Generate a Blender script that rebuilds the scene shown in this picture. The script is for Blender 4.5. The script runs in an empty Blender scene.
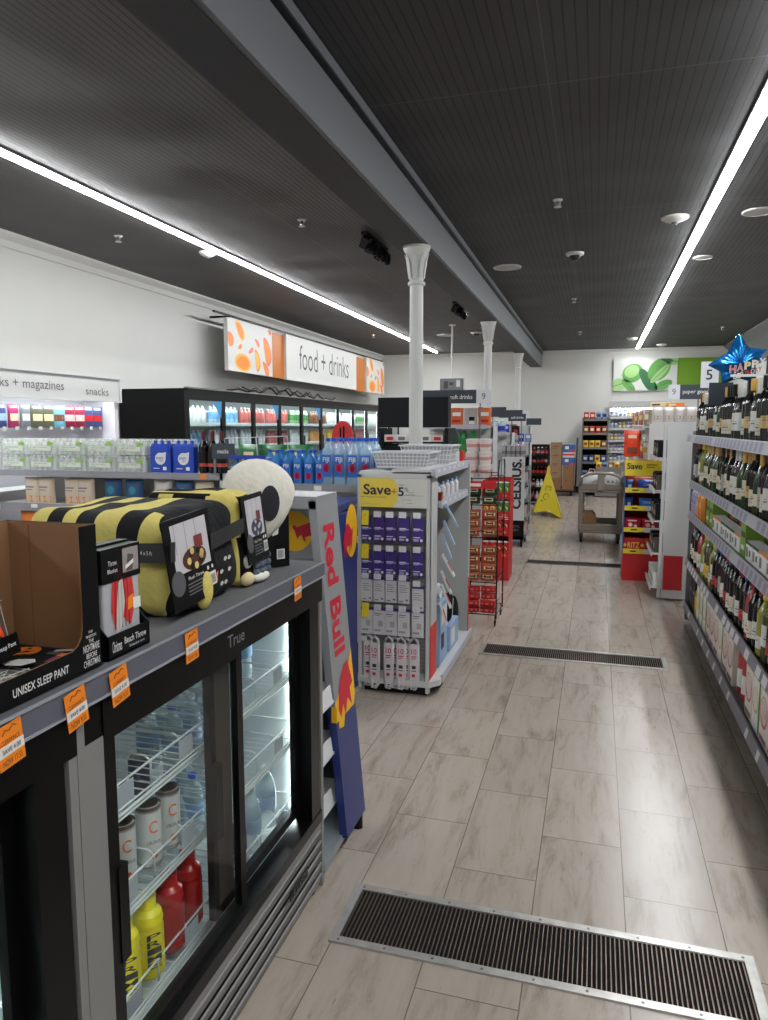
import bpy, math, random
from mathutils import Vector, Matrix, Euler
from math import sin, cos, pi, radians
C = bpy.context.scene.collection
SC = bpy.context.scene
# ---------------------------------------------------------------- camera, world, exposure, lights
cam_data = bpy.data.cameras.new('camera'); cam = bpy.data.objects.new('camera', cam_data); C.objects.link(cam)
SC.camera = cam
cam_data.sensor_fit = 'VERTICAL'; cam_data.sensor_height = 36.0
cam_data.lens = 36.0*723/1020
cam_data.clip_start = 0.05; cam_data.clip_end = 60
fwd = Vector((-0.27898188, 0.95333651, -0.11540628)).normalized()
right = Vector((0.9597492, 0.28085847, 0)).normalized()
up = right.cross(fwd)
cam.matrix_world = Matrix(((right.x, up.x, -fwd.x, 0), (right.y, up.y, -fwd.y, 0), (right.z, up.z, -fwd.z, 1.6), (0, 0, 0, 1)))
SC.view_settings.view_transform = 'Standard'; SC.view_settings.look = 'None'
SC.view_settings.gamma = 1; SC.view_settings.use_curve_mapping = False
SC.view_settings.exposure = 0.06
w = bpy.data.worlds.new('world'); SC.world = w; w.use_nodes = True
w.node_tree.nodes['Background'].inputs[0].default_value = (0.97, 0.97, 1.0, 1)
w.node_tree.nodes['Background'].inputs[1].default_value = 0.2  # even ambient fill added, entering through the open front of the room
LED = 84.0
SHELF_LED = 42.0     # LEDs inside coolers and under headers
SC.cycles.max_bounces = 8; SC.cycles.diffuse_bounces = 4; SC.cycles.glossy_bounces = 4
SC.cycles.transmission_bounces = 8; SC.cycles.transparent_max_bounces = 12
SC.cycles.caustics_reflective = False; SC.cycles.caustics_refractive = False
SC.cycles.sample_clamp_indirect = 4
random.seed(7)
# ---------------------------------------------------------------- materials
def lin(c):
    c = c/255.0
    return c/12.92 if c <= .04045 else ((c+.055)/1.055)**2.4
def rgb(c): return (lin(c[0]), lin(c[1]), lin(c[2]), 1)
MATS = {}
def M(name, col=(128, 128, 128), rough=.5, metal=0, emit=0, var=0, scale=30, coat=0, bump=0, alpha=1):
    if name in MATS: return MATS[name]
    m = bpy.data.materials.new(name); m.use_nodes = True; nt = m.node_tree; b = nt.nodes['Principled BSDF']
    b.inputs['Base Color'].default_value = rgb(col); b.inputs['Roughness'].default_value = rough
    b.inputs['Metallic'].default_value = metal; b.inputs['Coat Weight'].default_value = coat
    b.inputs['Alpha'].default_value = alpha
    if max(col) < 40 and rough > .25: b.inputs['Specular IOR Level'].default_value = .2
    if emit:
        b.inputs['Emission Color'].default_value = rgb(col); b.inputs['Emission Strength'].default_value = emit
    if var or bump:
        tc = nt.nodes.new('ShaderNodeTexCoord'); nz = nt.nodes.new('ShaderNodeTexNoise')
        nz.inputs['Scale'].default_value = scale; nz.inputs['Detail'].default_value = 4
        nt.links.new(tc.outputs['Object'], nz.inputs['Vector'])
        if var:
            r = nt.nodes.new('ShaderNodeMixRGB'); r.inputs[1].default_value = rgb([max(0, x*(1-var)) for x in col])
            r.inputs[2].default_value = rgb([min(255, x*(1+var)) for x in col])
            nt.links.new(nz.outputs['Fac'], r.inputs[0]); nt.links.new(r.outputs[0], b.inputs['Base Color'])
        if bump:
            bp = nt.nodes.new('ShaderNodeBump'); bp.inputs['Strength'].default_value = bump; bp.inputs['Distance'].default_value = .004
            nt.links.new(nz.outputs['Fac'], bp.inputs['Height']); nt.links.new(bp.outputs[0], b.inputs['Normal'])
    MATS[name] = m; return m
def glass(name, col=(235, 245, 245), f0=.04, tint=1.0):
    """thin clear pane or clear plastic: see-through with a fresnel sheen"""
    if name in MATS: return MATS[name]
    m = bpy.data.materials.new(name); m.use_nodes = True; nt = m.node_tree; nt.nodes.clear()
    o = nt.nodes.new('ShaderNodeOutputMaterial'); t = nt.nodes.new('ShaderNodeBsdfTransparent'); g = nt.nodes.new('ShaderNodeBsdfGlossy')
    mx = nt.nodes.new('ShaderNodeMixShader'); lw = nt.nodes.new('ShaderNodeLayerWeight'); pw = nt.nodes.new('ShaderNodeMath'); pw.operation = 'POWER'; fr = nt.nodes.new('ShaderNodeMath'); fr.operation = 'MULTIPLY_ADD'
    t.inputs[0].default_value = rgb(col); g.inputs['Roughness'].default_value = .04; nt.links.new(lw.outputs['Facing'], pw.inputs[0]); pw.inputs[1].default_value = 5; nt.links.new(pw.outputs[0], fr.inputs[0]); fr.inputs[1].default_value = .5; fr.inputs[2].default_value = f0
    nt.links.new(fr.outputs[0], mx.inputs[0]); nt.links.new(t.outputs[0], mx.inputs[1]); nt.links.new(g.outputs[0], mx.inputs[2])
    nt.links.new(mx.outputs[0], o.inputs[0]); MATS[name] = m; return m
def plastic_clear(name, col, dens=.45):
    """clear plastic or water: part see-through, part tinted body"""
    if name in MATS: return MATS[name]
    m = bpy.data.materials.new(name); m.use_nodes = True; nt = m.node_tree
    b = nt.nodes['Principled BSDF']; b.inputs['Base Color'].default_value = rgb(col); b.inputs['Roughness'].default_value = .12
    b.inputs['Alpha'].default_value = dens; MATS[name] = m; return m
# ---------------------------------------------------------------- mesh builder
TCACHE = {}
def text_geo(body, bold):
    k = (body, bold)
    if k not in TCACHE:
        cu = bpy.data.curves.new('t', 'FONT'); cu.body = body; cu.resolution_u = 3; cu.offset = bold; cu.fill_mode = 'FRONT'
        cu.align_x = 'CENTER'
        o = bpy.data.objects.new('t', cu); C.objects.link(o)
        dg = bpy.context.evaluated_depsgraph_get(); me = bpy.data.meshes.new_from_object(o.evaluated_get(dg))
        vs = [v.co.copy() for v in me.vertices]; fs = [list(p.vertices) for p in me.polygons]
        bpy.data.objects.remove(o); bpy.data.meshes.remove(me); bpy.data.curves.remove(cu)
        x0 = min(v.x for v in vs); x1 = max(v.x for v in vs); y0 = min(v.y for v in vs); y1 = max(v.y for v in vs)
        TCACHE[k] = ([((v.x-(x0+x1)/2)/(x1-x0), (v.y-(y0+y1)/2)/(y1-y0)) for v in vs], fs, (x1-x0)/(y1-y0))
    return TCACHE[k]
ROOTLOC = {}
def root_of(o):
    while o.parent: o = o.parent
    return o
class MB:
    def __init__(s): s.v = []; s.f = []; s.mi = []; s.sm = []; s.mats = []
    def add(s, vs, fs, m, smooth=False):
        if m not in s.mats: s.mats.append(m)
        i = s.mats.index(m); b = len(s.v); s.v += [Vector(v) for v in vs]
        for f in fs: s.f.append([b+k for k in f]); s.mi.append(i); s.sm.append(smooth)
        return s
    def box(s, a, b, m):
        x0, y0, z0 = a; x1, y1, z1 = b
        vs = [(x0, y0, z0), (x1, y0, z0), (x1, y1, z0), (x0, y1, z0), (x0, y0, z1), (x1, y0, z1), (x1, y1, z1), (x0, y1, z1)]
        return s.add(vs, [(0, 3, 2, 1), (4, 5, 6, 7), (0, 1, 5, 4), (1, 2, 6, 5), (2, 3, 7, 6), (3, 0, 4, 7)], m)
    def obox(s, c, sz, m, rot=(0, 0, 0), taper=1.0):
        R = Euler(rot).to_matrix(); c = Vector(c); vs = []
        for z in (-.5, .5):
            k = taper if z > 0 else 1
            for x, y in ((-.5, -.5), (.5, -.5), (.5, .5), (-.5, .5)): vs.append(c+R@Vector((x*sz[0]*k, y*sz[1]*k, z*sz[2])))
        return s.add(vs, [(0, 3, 2, 1), (4, 5, 6, 7), (0, 1, 5, 4), (1, 2, 6, 5), (2, 3, 7, 6), (3, 0, 4, 7)], m)
    def lathe(s, c, prof, m, n=14, axis='z', sx=1, sy=1):
        """prof: (r, z) or (r, z, material) for the band up to the next point"""
        c = Vector(c)
        for i in range(len(prof)-1):
            p, q = prof[i], prof[i+1]; mm = p[2] if len(p) > 2 else m
            vs = []; 
            for (r, z) in ((p[0], p[1]), (q[0], q[1])):
                for k in range(n):
                    a = 2*pi*k/n; x, y = r*cos(a)*sx, r*sin(a)*sy
                    vs.append(c+(Vector((x, y, z)) if axis == 'z' else Vector((x, z, y)) if axis == 'y' else Vector((z, x, y))))
            fs = [(k, (k+1) % n, n+(k+1) % n, n+k) for k in range(n)]
            if axis == 'y': fs = [f[::-1] for f in fs]
            s.add(vs, fs, mm, True)
        for (p, rev) in ((prof[0], True), (prof[-1], False)):
            if p[0] > 1e-5:
                mm = prof[0][2] if rev and len(prof[0]) > 2 else (prof[-2][2] if not rev and len(prof[-2]) > 2 else m)
                vs = [c+(Vector((p[0]*cos(2*pi*k/n)*sx, p[0]*sin(2*pi*k/n)*sy, p[1])) if axis == 'z' else Vector((p[0]*cos(2*pi*k/n)*sx, p[1], p[0]*sin(2*pi*k/n)*sy)) if axis == 'y' else Vector((p[1], p[0]*cos(2*pi*k/n)*sx, p[0]*sin(2*pi*k/n)*sy))) for k in range(n)]
                f = list(range(n)); f = f[::-1] if rev else f
                if axis == 'y': f = f[::-1]
                s.add(vs, [f], mm)
        return s
    def tube(s, pts, r, m, n=6, closed=False):
        pts = [Vector(p) for p in pts]; N = len(pts); rings = []
        for i, p in enumerate(pts):
            a = pts[(i-1) % N] if closed or i > 0 else p; b = pts[(i+1) % N] if closed or i < N-1 else p
            t = (b-a).normalized() if (b-a).length > 1e-9 else Vector((0, 0, 1))
            u = t.cross(Vector((0, 0, 1)) if abs(t.z) < .9 else Vector((1, 0, 0))).normalized(); v = t.cross(u)
            rings += [p+u*(r*cos(2*pi*k/n))+v*(r*sin(2*pi*k/n)) for k in range(n)]
        fs = []
        for i in range(N if closed else N-1):
            j = (i+1) % N
            for k in range(n): fs.append((i*n+k, j*n+k, j*n+(k+1) % n, i*n+(k+1) % n))
        if not closed: fs += [tuple(range(n)), tuple((N-1)*n+k for k in range(n))[::-1]]
        return s.add(rings, fs, m, n > 4)
    def prism(s, pts, d, m, m2=None):
        pts = [Vector(p) for p in pts]; d = Vector(d); n = len(pts)
        s.add(pts, [tuple(range(n))], m); s.add([p+d for p in pts], [tuple(range(n))[::-1]], m2 or m)
        return s.add(pts+[p+d for p in pts], [(i, i+n, (i+1) % n+n, (i+1) % n) for i in range(n)], m2 or m)
    def quad(s, a, b, c, d, m): return s.add([a, b, c, d], [(0, 1, 2, 3)], m)
    def poly(s, pts2, O, U, V, m):
        O, U, V = Vector(O), Vector(U), Vector(V)
        return s.add([O+U*p[0]+V*p[1] for p in pts2], [tuple(range(len(pts2)))], m)
    def disc(s, O, U, V, r, m, n=24, ry=None):
        return s.poly([(r*cos(2*pi*k/n), (ry or r)*sin(2*pi*k/n)) for k in range(n)], O, U, V, m)
    def text(s, body, O, U, V, w, h, m, bold=0.0):
        vs, fs, asp = text_geo(body, bold); O = Vector(O); U = Vector(U).normalized(); V = Vector(V).normalized()
        if w is None: w = h*asp
        if h is None: h = w/asp
        return s.add([O+U*(a*w)+V*(b*h) for a, b in vs], fs, m)
    def build(s, name, par=None, bevel=0, loc=None):
        me = bpy.data.meshes.new(name); vs = s.v
        if par is not None: org = ROOTLOC.get(root_of(par).name, Vector((0, 0, 0)))
        elif loc is not None: org = Vector(loc)
        else:
            xs = [v.x for v in vs]; ys = [v.y for v in vs]; zs = [v.z for v in vs]
            org = Vector(((min(xs)+max(xs))/2, (min(ys)+max(ys))/2, min(zs)))
        me.from_pydata([v-org for v in vs], [], s.f)
        for m in s.mats: me.materials.append(m)
        for p, i, sm in zip(me.polygons, s.mi, s.sm): p.material_index = i; p.use_smooth = sm
        me.update()
        o = bpy.data.objects.new(name, me); C.objects.link(o)
        if par is not None: o.parent = par
        else: o.location = org; ROOTLOC[o.name] = org
        if bevel:
            b = o.modifiers.new('bevel', 'BEVEL'); b.width = bevel; b.segments = 2; b.limit_method = 'ANGLE'; b.harden_normals = False
        return o
def tag(o, label=None, cat=None, group=None, kind=None):
    if label: o['label'] = label
    if cat: o['category'] = cat
    if group: o['group'] = group
    if kind: o['kind'] = kind
    return o
def thing(name, loc, label, cat, group=None):
    o = bpy.data.objects.new(name, None); C.objects.link(o); o.location = loc; o.empty_display_size = .05
    ROOTLOC[o.name] = Vector(loc)
    return tag(o, label, cat, group)
def struct(name, mb, bevel=0):
    o = mb.build(name, bevel=bevel, loc=(0, 0, 0)); o['kind'] = 'structure'; return o
def copytree(o, par=None):
    c = o.copy(); C.objects.link(c)
    if par is not None: c.parent = par
    for ch in o.children: copytree(ch, c)
    return c
USED = set()
def place(proto, loc, label=None, group=None, rz=0, sc=None, rot=None, cat=None):
    """the first time moves the prototype itself, then copies of it and its parts"""
    if proto.name not in USED: USED.add(proto.name); r = proto
    else:
        r = copytree(proto)
    r.location = loc; r.rotation_euler = rot if rot else (0, 0, rz)
    if sc: r.scale = sc if isinstance(sc, tuple) else (sc, sc, sc)
    if label: r['label'] = label
    if group: r['group'] = group
    if cat: r['category'] = cat
    return r
ORD = ['first', 'second', 'third', 'fourth', 'fifth', 'sixth', 'seventh', 'eighth', 'ninth', 'tenth', 'eleventh', 'twelfth', 'thirteenth', 'fourteenth', 'fifteenth', 'sixteenth', 'seventeenth', 'eighteenth', 'nineteenth', 'twentieth']
TENS = {2: 'twenty', 3: 'thirty', 4: 'forty', 5: 'fifty', 6: 'sixty'}
def nth(i):
    if i < 20: return ORD[i]
    t, u = divmod(i+1, 10)
    return (TENS[t]+'-'+ORD[u-1]) if u else TENS[t][:-1]+'ieth'
X, Y, Z = Vector((1, 0, 0)), Vector((0, 1, 0)), Vector((0, 0, 1))
white = M('white_paint', (222, 222, 218), .55); steelw = M('white_steel', (205, 207, 208), .35)
greym = M('grey_steel', (112, 114, 120), .4, .2); black = M('black_plastic', (12, 12, 13), .4); dark = M('dark_charcoal', (22, 23, 25), .7)
slate = M('slate_sign', (52, 60, 70), .5); red = M('red_print', (196, 34, 36), .45); yellow = M('yellow_print', (236, 200, 48), .5)
paper = M('white_paper', (228, 228, 224), .7); ink = M('ink', (38, 40, 44), .6); orange = M('orange_print', (240, 130, 20), .5)
strip = M('price_strip', (186, 188, 198), .35); stripg = M('price_strip_grey', (120, 121, 135), .4)
blue = M('blue_print', (20, 60, 170), .35); chrome = M('chrome', (190, 192, 195), .25, .9)
# ---------------------------------------------------------------- room shell
def floor_mat():
    m = bpy.data.materials.new('travertine_tile'); m.use_nodes = True; nt = m.node_tree; b = nt.nodes['Principled BSDF']
    N, L = nt.nodes.new, nt.links.new
    tc = N('ShaderNodeTexCoord'); sp = N('ShaderNodeSeparateXYZ'); L(tc.outputs['Object'], sp.inputs[0])
    ax = N('ShaderNodeMath'); ax.operation = 'ADD'; ax.inputs[1].default_value = -2.445+.2975+11.9; L(sp.outputs[1], ax.inputs[0])
    ay = N('ShaderNodeMath'); ay.operation = 'ADD'; ay.inputs[1].default_value = -.14+11.8; L(sp.outputs[0], ay.inputs[0])
    cb = N('ShaderNodeCombineXYZ'); L(ax.outputs[0], cb.inputs[0]); L(ay.outputs[0], cb.inputs[1])
    br = N('ShaderNodeTexBrick'); L(cb.outputs[0], br.inputs['Vector']); br.offset = .5
    br.inputs['Scale'].default_value = 1; br.inputs['Brick Width'].default_value = .595; br.inputs['Row Height'].default_value = .295
    br.inputs['Mortar Size'].default_value = .0017; br.inputs['Mortar Smooth'].default_value = 0; br.inputs['Bias'].default_value = 0
    br.inputs['Color1'].default_value = (0, 0, 0, 1); br.inputs['Color2'].default_value = (1, 1, 1, 1); br.inputs['Mortar'].default_value = (.5, .5, .5, 1)
    # each tile shifts the veins
    mp = N('ShaderNodeMapping'); mp.inputs['Scale'].default_value = (13, 2.2, 1); L(tc.outputs['Object'], mp.inputs[0])
    sh = N('ShaderNodeVectorMath'); sh.operation = 'MULTIPLY_ADD'; L(br.outputs['Color'], sh.inputs[0]); sh.inputs[1].default_value = (17, 9, 5); L(mp.outputs[0], sh.inputs[2])
    n1 = N('ShaderNodeTexNoise'); n1.inputs['Scale'].default_value = 1.0; n1.inputs['Detail'].default_value = 10; n1.inputs['Roughness'].default_value = .74; n1.inputs['Distortion'].default_value = .45; L(sh.outputs[0], n1.inputs[0])
    cr = N('ShaderNodeValToRGB'); L(n1.outputs['Fac'], cr.inputs[0]); e = cr.color_ramp.elements
    e[0].position = .3; e[0].color = rgb((128, 117, 106)); e[1].position = .72; e[1].color = rgb((172, 161, 150))
    k = e.new(.43); k.color = rgb((156, 144, 133)); k = e.new(.5); k.color = rgb((165, 154, 143))
    # thin dark vein marks
    mp2 = N('ShaderNodeMapping'); mp2.inputs['Scale'].default_value = (30, 6, 1); L(tc.outputs['Object'], mp2.inputs[0])
    sh2 = N('ShaderNodeVectorMath'); sh2.operation = 'MULTIPLY_ADD'; L(br.outputs['Color'], sh2.inputs[0]); sh2.inputs[1].default_value = (31, 7, 5); L(mp2.outputs[0], sh2.inputs[2])
    n2 = N('ShaderNodeTexNoise'); n2.inputs['Scale'].default_value = 1; n2.inputs['Detail'].default_value = 6; n2.inputs['Roughness'].default_value = .82; L(sh2.outputs[0], n2.inputs[0])
    c2 = N('ShaderNodeValToRGB'); L(n2.outputs['Fac'], c2.inputs[0]); c2.color_ramp.elements[0].position = .3; c2.color_ramp.elements[0].color = (.5, .47, .45, 1)
    c2.color_ramp.elements[1].position = .38; c2.color_ramp.elements[1].color = (1, 1, 1, 1)
    mu = N('ShaderNodeMixRGB'); mu.blend_type = 'MULTIPLY'; mu.inputs[0].default_value = .8; L(cr.outputs[0], mu.inputs[1]); L(c2.outputs[0], mu.inputs[2])
    hs = N('ShaderNodeHueSaturation'); mr = N('ShaderNodeMapRange'); mr.inputs[3].default_value = .95; mr.inputs[4].default_value = 1.04; L(br.outputs['Color'], mr.inputs[0]); L(mr.outputs[0], hs.inputs['Value']); L(mu.outputs[0], hs.inputs['Color'])
    mo = N('ShaderNodeMixRGB'); L(br.outputs['Fac'], mo.inputs[0]); L(hs.outputs[0], mo.inputs[1]); mo.inputs[2].default_value = rgb((104, 96, 88))
    L(mo.outputs[0], b.inputs['Base Color'])
    rr = N('ShaderNodeMapRange'); rr.inputs[3].default_value = .17; rr.inputs[4].default_value = .3; L(n1.outputs['Fac'], rr.inputs[0]); L(rr.outputs[0], b.inputs['Roughness'])
    bp = N('ShaderNodeBump'); bp.inputs['Strength'].default_value = .25; bp.inputs['Distance'].default_value = .002; L(n2.outputs['Fac'], bp.inputs['Height']); L(bp.outputs[0], b.inputs['Normal'])
    return m
def slat_mat(pitch=.052, c0=(46, 45, 47), c1=(62, 61, 62), nm='slatted_ceiling'):
    m = bpy.data.materials.new(nm); m.use_nodes = True; nt = m.node_tree; b = nt.nodes['Principled BSDF']
    N, L = nt.nodes.new, nt.links.new
    tc = N('ShaderNodeTexCoord'); sp = N('ShaderNodeSeparateXYZ'); L(tc.outputs['Object'], sp.inputs[0])
    def math(op, a, v=None, v2=None):
        n = N('ShaderNodeMath'); n.operation = op; L(a, n.inputs[0])
        if v is not None:
            if hasattr(v, 'links'): L(v, n.inputs[1])
            else: n.inputs[1].default_value = v
        if v2 is not None: n.inputs[2].default_value = v2
        return n.outputs[0]
    fr = math('FRACT', math('MULTIPLY', sp.outputs[0], 1/pitch)); groove = math('LESS_THAN', fr, .16)
    seam = math('LESS_THAN', math('FRACT', math('MULTIPLY', math('ADD', sp.outputs[1], .7), 1/2.42)), .0045)
    seamx = math('LESS_THAN', math('FRACT', math('MULTIPLY', math('ADD', sp.outputs[0], .31), 1/1.21)), .008)
    nz = N('ShaderNodeTexNoise'); nz.inputs['Scale'].default_value = 1.3; nz.inputs['Detail'].default_value = 3; L(tc.outputs['Object'], nz.inputs[0])
    cr = N('ShaderNodeValToRGB'); L(nz.outputs['Fac'], cr.inputs[0]); cr.color_ramp.elements[0].color = rgb(c0); cr.color_ramp.elements[1].color = rgb(c1)
    m1 = N('ShaderNodeMixRGB'); L(groove, m1.inputs[0]); L(cr.outputs[0], m1.inputs[1]); m1.inputs[2].default_value = rgb((20, 20, 22))
    m2 = N('ShaderNodeMixRGB'); L(math('MAXIMUM', seam, seamx), m2.inputs[0]); L(m1.outputs[0], m2.inputs[1]); m2.inputs[2].default_value = rgb((78, 77, 77))
    L(m2.outputs[0], b.inputs['Base Color']); b.inputs['Roughness'].default_value = .62
    bp = N('ShaderNodeBump'); bp.inputs['Strength'].default_value = .6; bp.inputs['Distance'].default_value = .01; L(math('SUBTRACT', groove, 0), bp.inputs['Height']); bp.invert = True
    n3 = N('ShaderNodeTexNoise'); n3.inputs['Scale'].default_value = .9; n3.inputs['Detail'].default_value = 1; L(tc.outputs['Object'], n3.inputs[0])
    b2 = N('ShaderNodeBump'); b2.inputs['Strength'].default_value = 1; b2.inputs['Distance'].default_value = .05; L(n3.outputs['Fac'], b2.inputs['Height']); L(bp.outputs[0], b2.inputs['Normal'])
    L(b2.outputs[0], b.inputs['Normal'])
    return m
XL, XR, YB, ZC, YF = -5.4, 2.85, 18.2, 3.4, -4.0
struct('floor', MB().box((XL-.2, YF, -.12), (XR+.2, YB+.2, 0), floor_mat()))
cl_ = MB().box((-1.45, YF, ZC), (XR+.2, YB+.2, ZC+.12), slat_mat())
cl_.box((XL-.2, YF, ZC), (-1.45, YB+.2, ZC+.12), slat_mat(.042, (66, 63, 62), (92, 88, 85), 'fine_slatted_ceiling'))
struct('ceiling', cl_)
wallp = M('wall_paint', (214, 213, 208), .7, var=.02, scale=2)
struct('wall_left', MB().box((XL-.15, YF, 0), (XL, YB, ZC), wallp))
struct('wall_back', MB().box((XL-.15, YB, 0), (XR+.15, YB+.15, ZC), wallp))
greywall = M('grey_wall_paint', (104, 105, 103), .7)
struct('wall_right', MB().box((XR, YF, 0), (XR+.15, YB, 2.75), wallp).box((XR-.001, YF, 2.75), (XR+.15, YB, ZC), greywall))
cor = M('cornice_paint', (214, 213, 208), .6)
struct('trim_1', MB().prism([(XL, YF, 3.27), (XL, YF, ZC), (XL+.1, YF, ZC), (XL+.1, YF, 3.375), (XL+.035, YF, 3.33), (XL+.02, YF, 3.27)], (0, YB-YF, 0), cor))
struct('trim_2', MB().prism([(XL, YB, 3.27), (XL, YB, ZC), (XL, YB-.1, ZC), (XL, YB-.1, 3.375), (XL, YB-.035, 3.33), (XL, YB-.02, 3.27)], (XR-XL, 0, 0), cor))
struct('trim_3', MB().prism([(XR, YF, 3.25), (XR, YF, ZC), (XR-.16, YF, ZC), (XR-.16, YF, 3.37), (XR-.05, YF, 3.3)], (0, YB-YF, 0), M('cornice_grey', (120, 121, 120), .6)))
struct('baseboard_back', MB().box((XL, YB-.02, 0), (XR, YB, .14), black))
struct('baseboard_left', MB().box((XL, YF, 0), (XL+.02, YB, .14), black))
# bulkhead beam with its groove and lip
beamg = M('beam_lit_grey', (108, 110, 114), .5); beamd = M('beam_soffit', (48, 48, 51), .6)  # face albedo raised above the soffit to carry light from the strips
bm = MB().box((-1.60, YF, 3.03), (-1.33, YB, ZC), beamg)
struct('trim_4', bm)
struct('trim_5', MB().box((-1.33, YF, 3.345), (-1.305, YB, ZC), beamg).box((-1.33, YF, 3.315), (-1.315, YB, 3.345), black))
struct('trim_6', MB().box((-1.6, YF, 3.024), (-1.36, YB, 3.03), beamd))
# ---------------------------------------------------------------- ceiling lights
ledm = M('led_diffuser', (250, 253, 255), .4, emit=LED)
for xx, y1, lab in ((.84, 17.85, 'long white linear ceiling light running down the right side'), (-3.8, 17.5, 'long white linear ceiling light running down the left side above the coolers')):
    t = thing('linear_ceiling_light', (xx, 7, ZC-.035), lab, 'ceiling light', 'linear ceiling lights')
    MB().box((xx-.046, YF+.1, ZC-.016), (xx+.046, y1+.02, ZC), M('light_housing', (170, 172, 175), .4)).build('housing', t)
    MB().prism([(xx-.034, YF+.12, ZC-.016), (xx-.034, YF+.12, ZC-.026), (xx-.02, YF+.12, ZC-.034), (xx+.02, YF+.12, ZC-.034), (xx+.034, YF+.12, ZC-.026), (xx+.034, YF+.12, ZC-.016)], (0, y1-YF-.12, 0), ledm).build('diffuser', t)
# ---------------------------------------------------------------- columns
def column(x, y, lab):
    t = thing('column', (x, y, 0), lab, 'column', 'white cast iron columns')
    cp = M('column_paint', (214, 214, 210), .45)
    p = [(.085, 0), (.085, .06), (.06, .1), (.054, 2.72), (.052, 2.74)]
    MB().lathe((x, y, 0), p, cp, 24).build('shaft', t)
    q = [(.052, 2.715), (.07, 2.725), (.07, 2.745), (.055, 2.755), (.058, 2.82), (.066, 2.89), (.082, 2.95), (.1, 2.985), (.104, 2.992), (.104, 3.005), (.112, 3.01), (.112, 3.024)]
    m = MB().lathe((x, y, 0), q, cp, 24)
    for k in range(8):                                     # raised leaf ornament round the capital
        a = 2*pi*k/8; c = Vector((cos(a), sin(a), 0)); u = Vector((-sin(a), cos(a), 0)); O = Vector((x, y, 2.775))
        pts = [O+c*.056-u*.014, O+c*.056+u*.014, O+c*.063+Z*.08+u*.02, O+c*.078+Z*.15+u*.015, O+c*.096+Z*.19, O+c*.078+Z*.15-u*.015, O+c*.063+Z*.08-u*.02]
        m.prism(pts, c*.008, cp)
    m.build('capital', t)
column(-1.43, 5.82, 'white cast iron column nearest the camera, behind the white baskets')
column(-1.483, 10.2, 'white cast iron column second nearest, behind the soft drinks aisle sign')
column(-1.535, 14.7, 'white cast iron column farthest away, near the back wall')
# ---------------------------------------------------------------- ceiling fittings
cw = M('ceiling_fitting_white', (215, 214, 210), .4)
def sprinkler(x, y, lab):
    t = thing('sprinkler_head', (x, y, ZC), lab, 'sprinkler', 'ceiling sprinklers')
    MB().lathe((x, y, ZC), [(.035, -.008), (.04, 0)], cw, 16).build('escutcheon', t)
    MB().lathe((x, y, ZC), [(.006, -.05), (.012, -.03), (.012, -.008)], chrome, 8).build('nozzle', t)
    m = MB().lathe((x, y, ZC), [(.03, -.056), (.03, -.052)], cw, 12)
    m.tube([(x-.012, y, ZC-.01), (x-.022, y, ZC-.03), (x, y, ZC-.053)], .003, cw, 5).tube([(x+.012, y, ZC-.01), (x+.022, y, ZC-.03), (x, y, ZC-.053)], .003, cw, 5)
    m.build('deflector', t)
for x, y, l in [(-.36, 6.19, 'small white sprinkler above the aisle, nearest the camera'), (-.37, 10.9, 'small white sprinkler above the middle of the aisle'), (-.37, 14.7, 'small white sprinkler above the far end of the aisle'),
                (-4.44, 6.15, 'small white sprinkler between the left light and the left wall'), (-2.55, 6.14, 'small white sprinkler between the left light and the beam'),
                (-4.32, 14.0, 'small white sprinkler above the far food and drinks panel'), (-2.04, 11.7, 'small white sprinkler left of the beam near the second column'),
                (2.14, 14.7, 'small white sprinkler above the far right corner behind the balloon')]: sprinkler(x, y, l)
def dome(x, y, r, h, lab, name='ceiling_sensor', cat='ceiling sensor', lens=True):
    t = thing(name, (x, y, ZC), lab, cat)
    MB().lathe((x, y, ZC), [(0, -h), (r*.35, -h), (r*.8, -h*.6), (r, -h*.25), (r, 0)], cw, 24).build('cover', t)
    if lens: MB().lathe((x, y, ZC-h), [(0, -.018), (r*.2, -.012), (r*.26, 0)], M('grey_lens', (120, 122, 124), .2), 12).build('lens', t)
dome(.59, 6.97, .115, .045, 'round white domed ceiling fitting left of the right light')
dome(.63, 16.0, .11, .05, 'small round white sensor left of the right light near its far end')
dome(1.315, 17.4, .11, .05, 'small round white sensor right of the right light at the back wall')
dome(-3.95, 6.96, .09, .05, 'round white sensor touching the left light')
def ceiling_speaker(x, y, lab, r=.15):
    t = thing('ceiling_speaker', (x, y, ZC), lab, 'speaker', 'round ceiling speakers')
    MB().lathe((x, y, ZC), [(r*.86, -.006), (r*.9, -.014), (r, -.01), (r, 0)], cw, 32).build('bezel', t)
    MB().lathe((x, y, ZC), [(0, -.012), (r*.86, -.006)], M('speaker_mesh', (186, 186, 184), .6, var=.15, scale=400), 32).build('grille', t)
ceiling_speaker(-1.04, 8.56, 'round white flush ceiling speaker just right of the beam', .16)
ceiling_speaker(1.25, 6.98, 'round white flush ceiling speaker at the right edge above the wine', .13)
ceiling_speaker(1.03, 8.65, 'small round white ceiling speaker close right of the linear light', .1)
ceiling_speaker(-2.96, 14.45, 'round white flush ceiling speaker left of the second column', .17)
t = thing('dome_camera', (-.28, 8.08, ZC), 'white security camera with dark dome in the ceiling over the aisle', 'security camera')
MB().lathe((-.28, 8.08, ZC), [(.06, -.03), (.09, -.022), (.095, 0)], cw, 24).build('housing', t)
MB().lathe((-.28, 8.08, ZC), [(0, -.085), (.03, -.078), (.052, -.055), (.058, -.03)], M('smoked_dome', (40, 42, 46), .08), 20).build('dome', t)
t = thing('dome_camera', (-2.3, 14.2, ZC), 'white security camera beside the hanging monitor pole', 'security camera')
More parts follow.
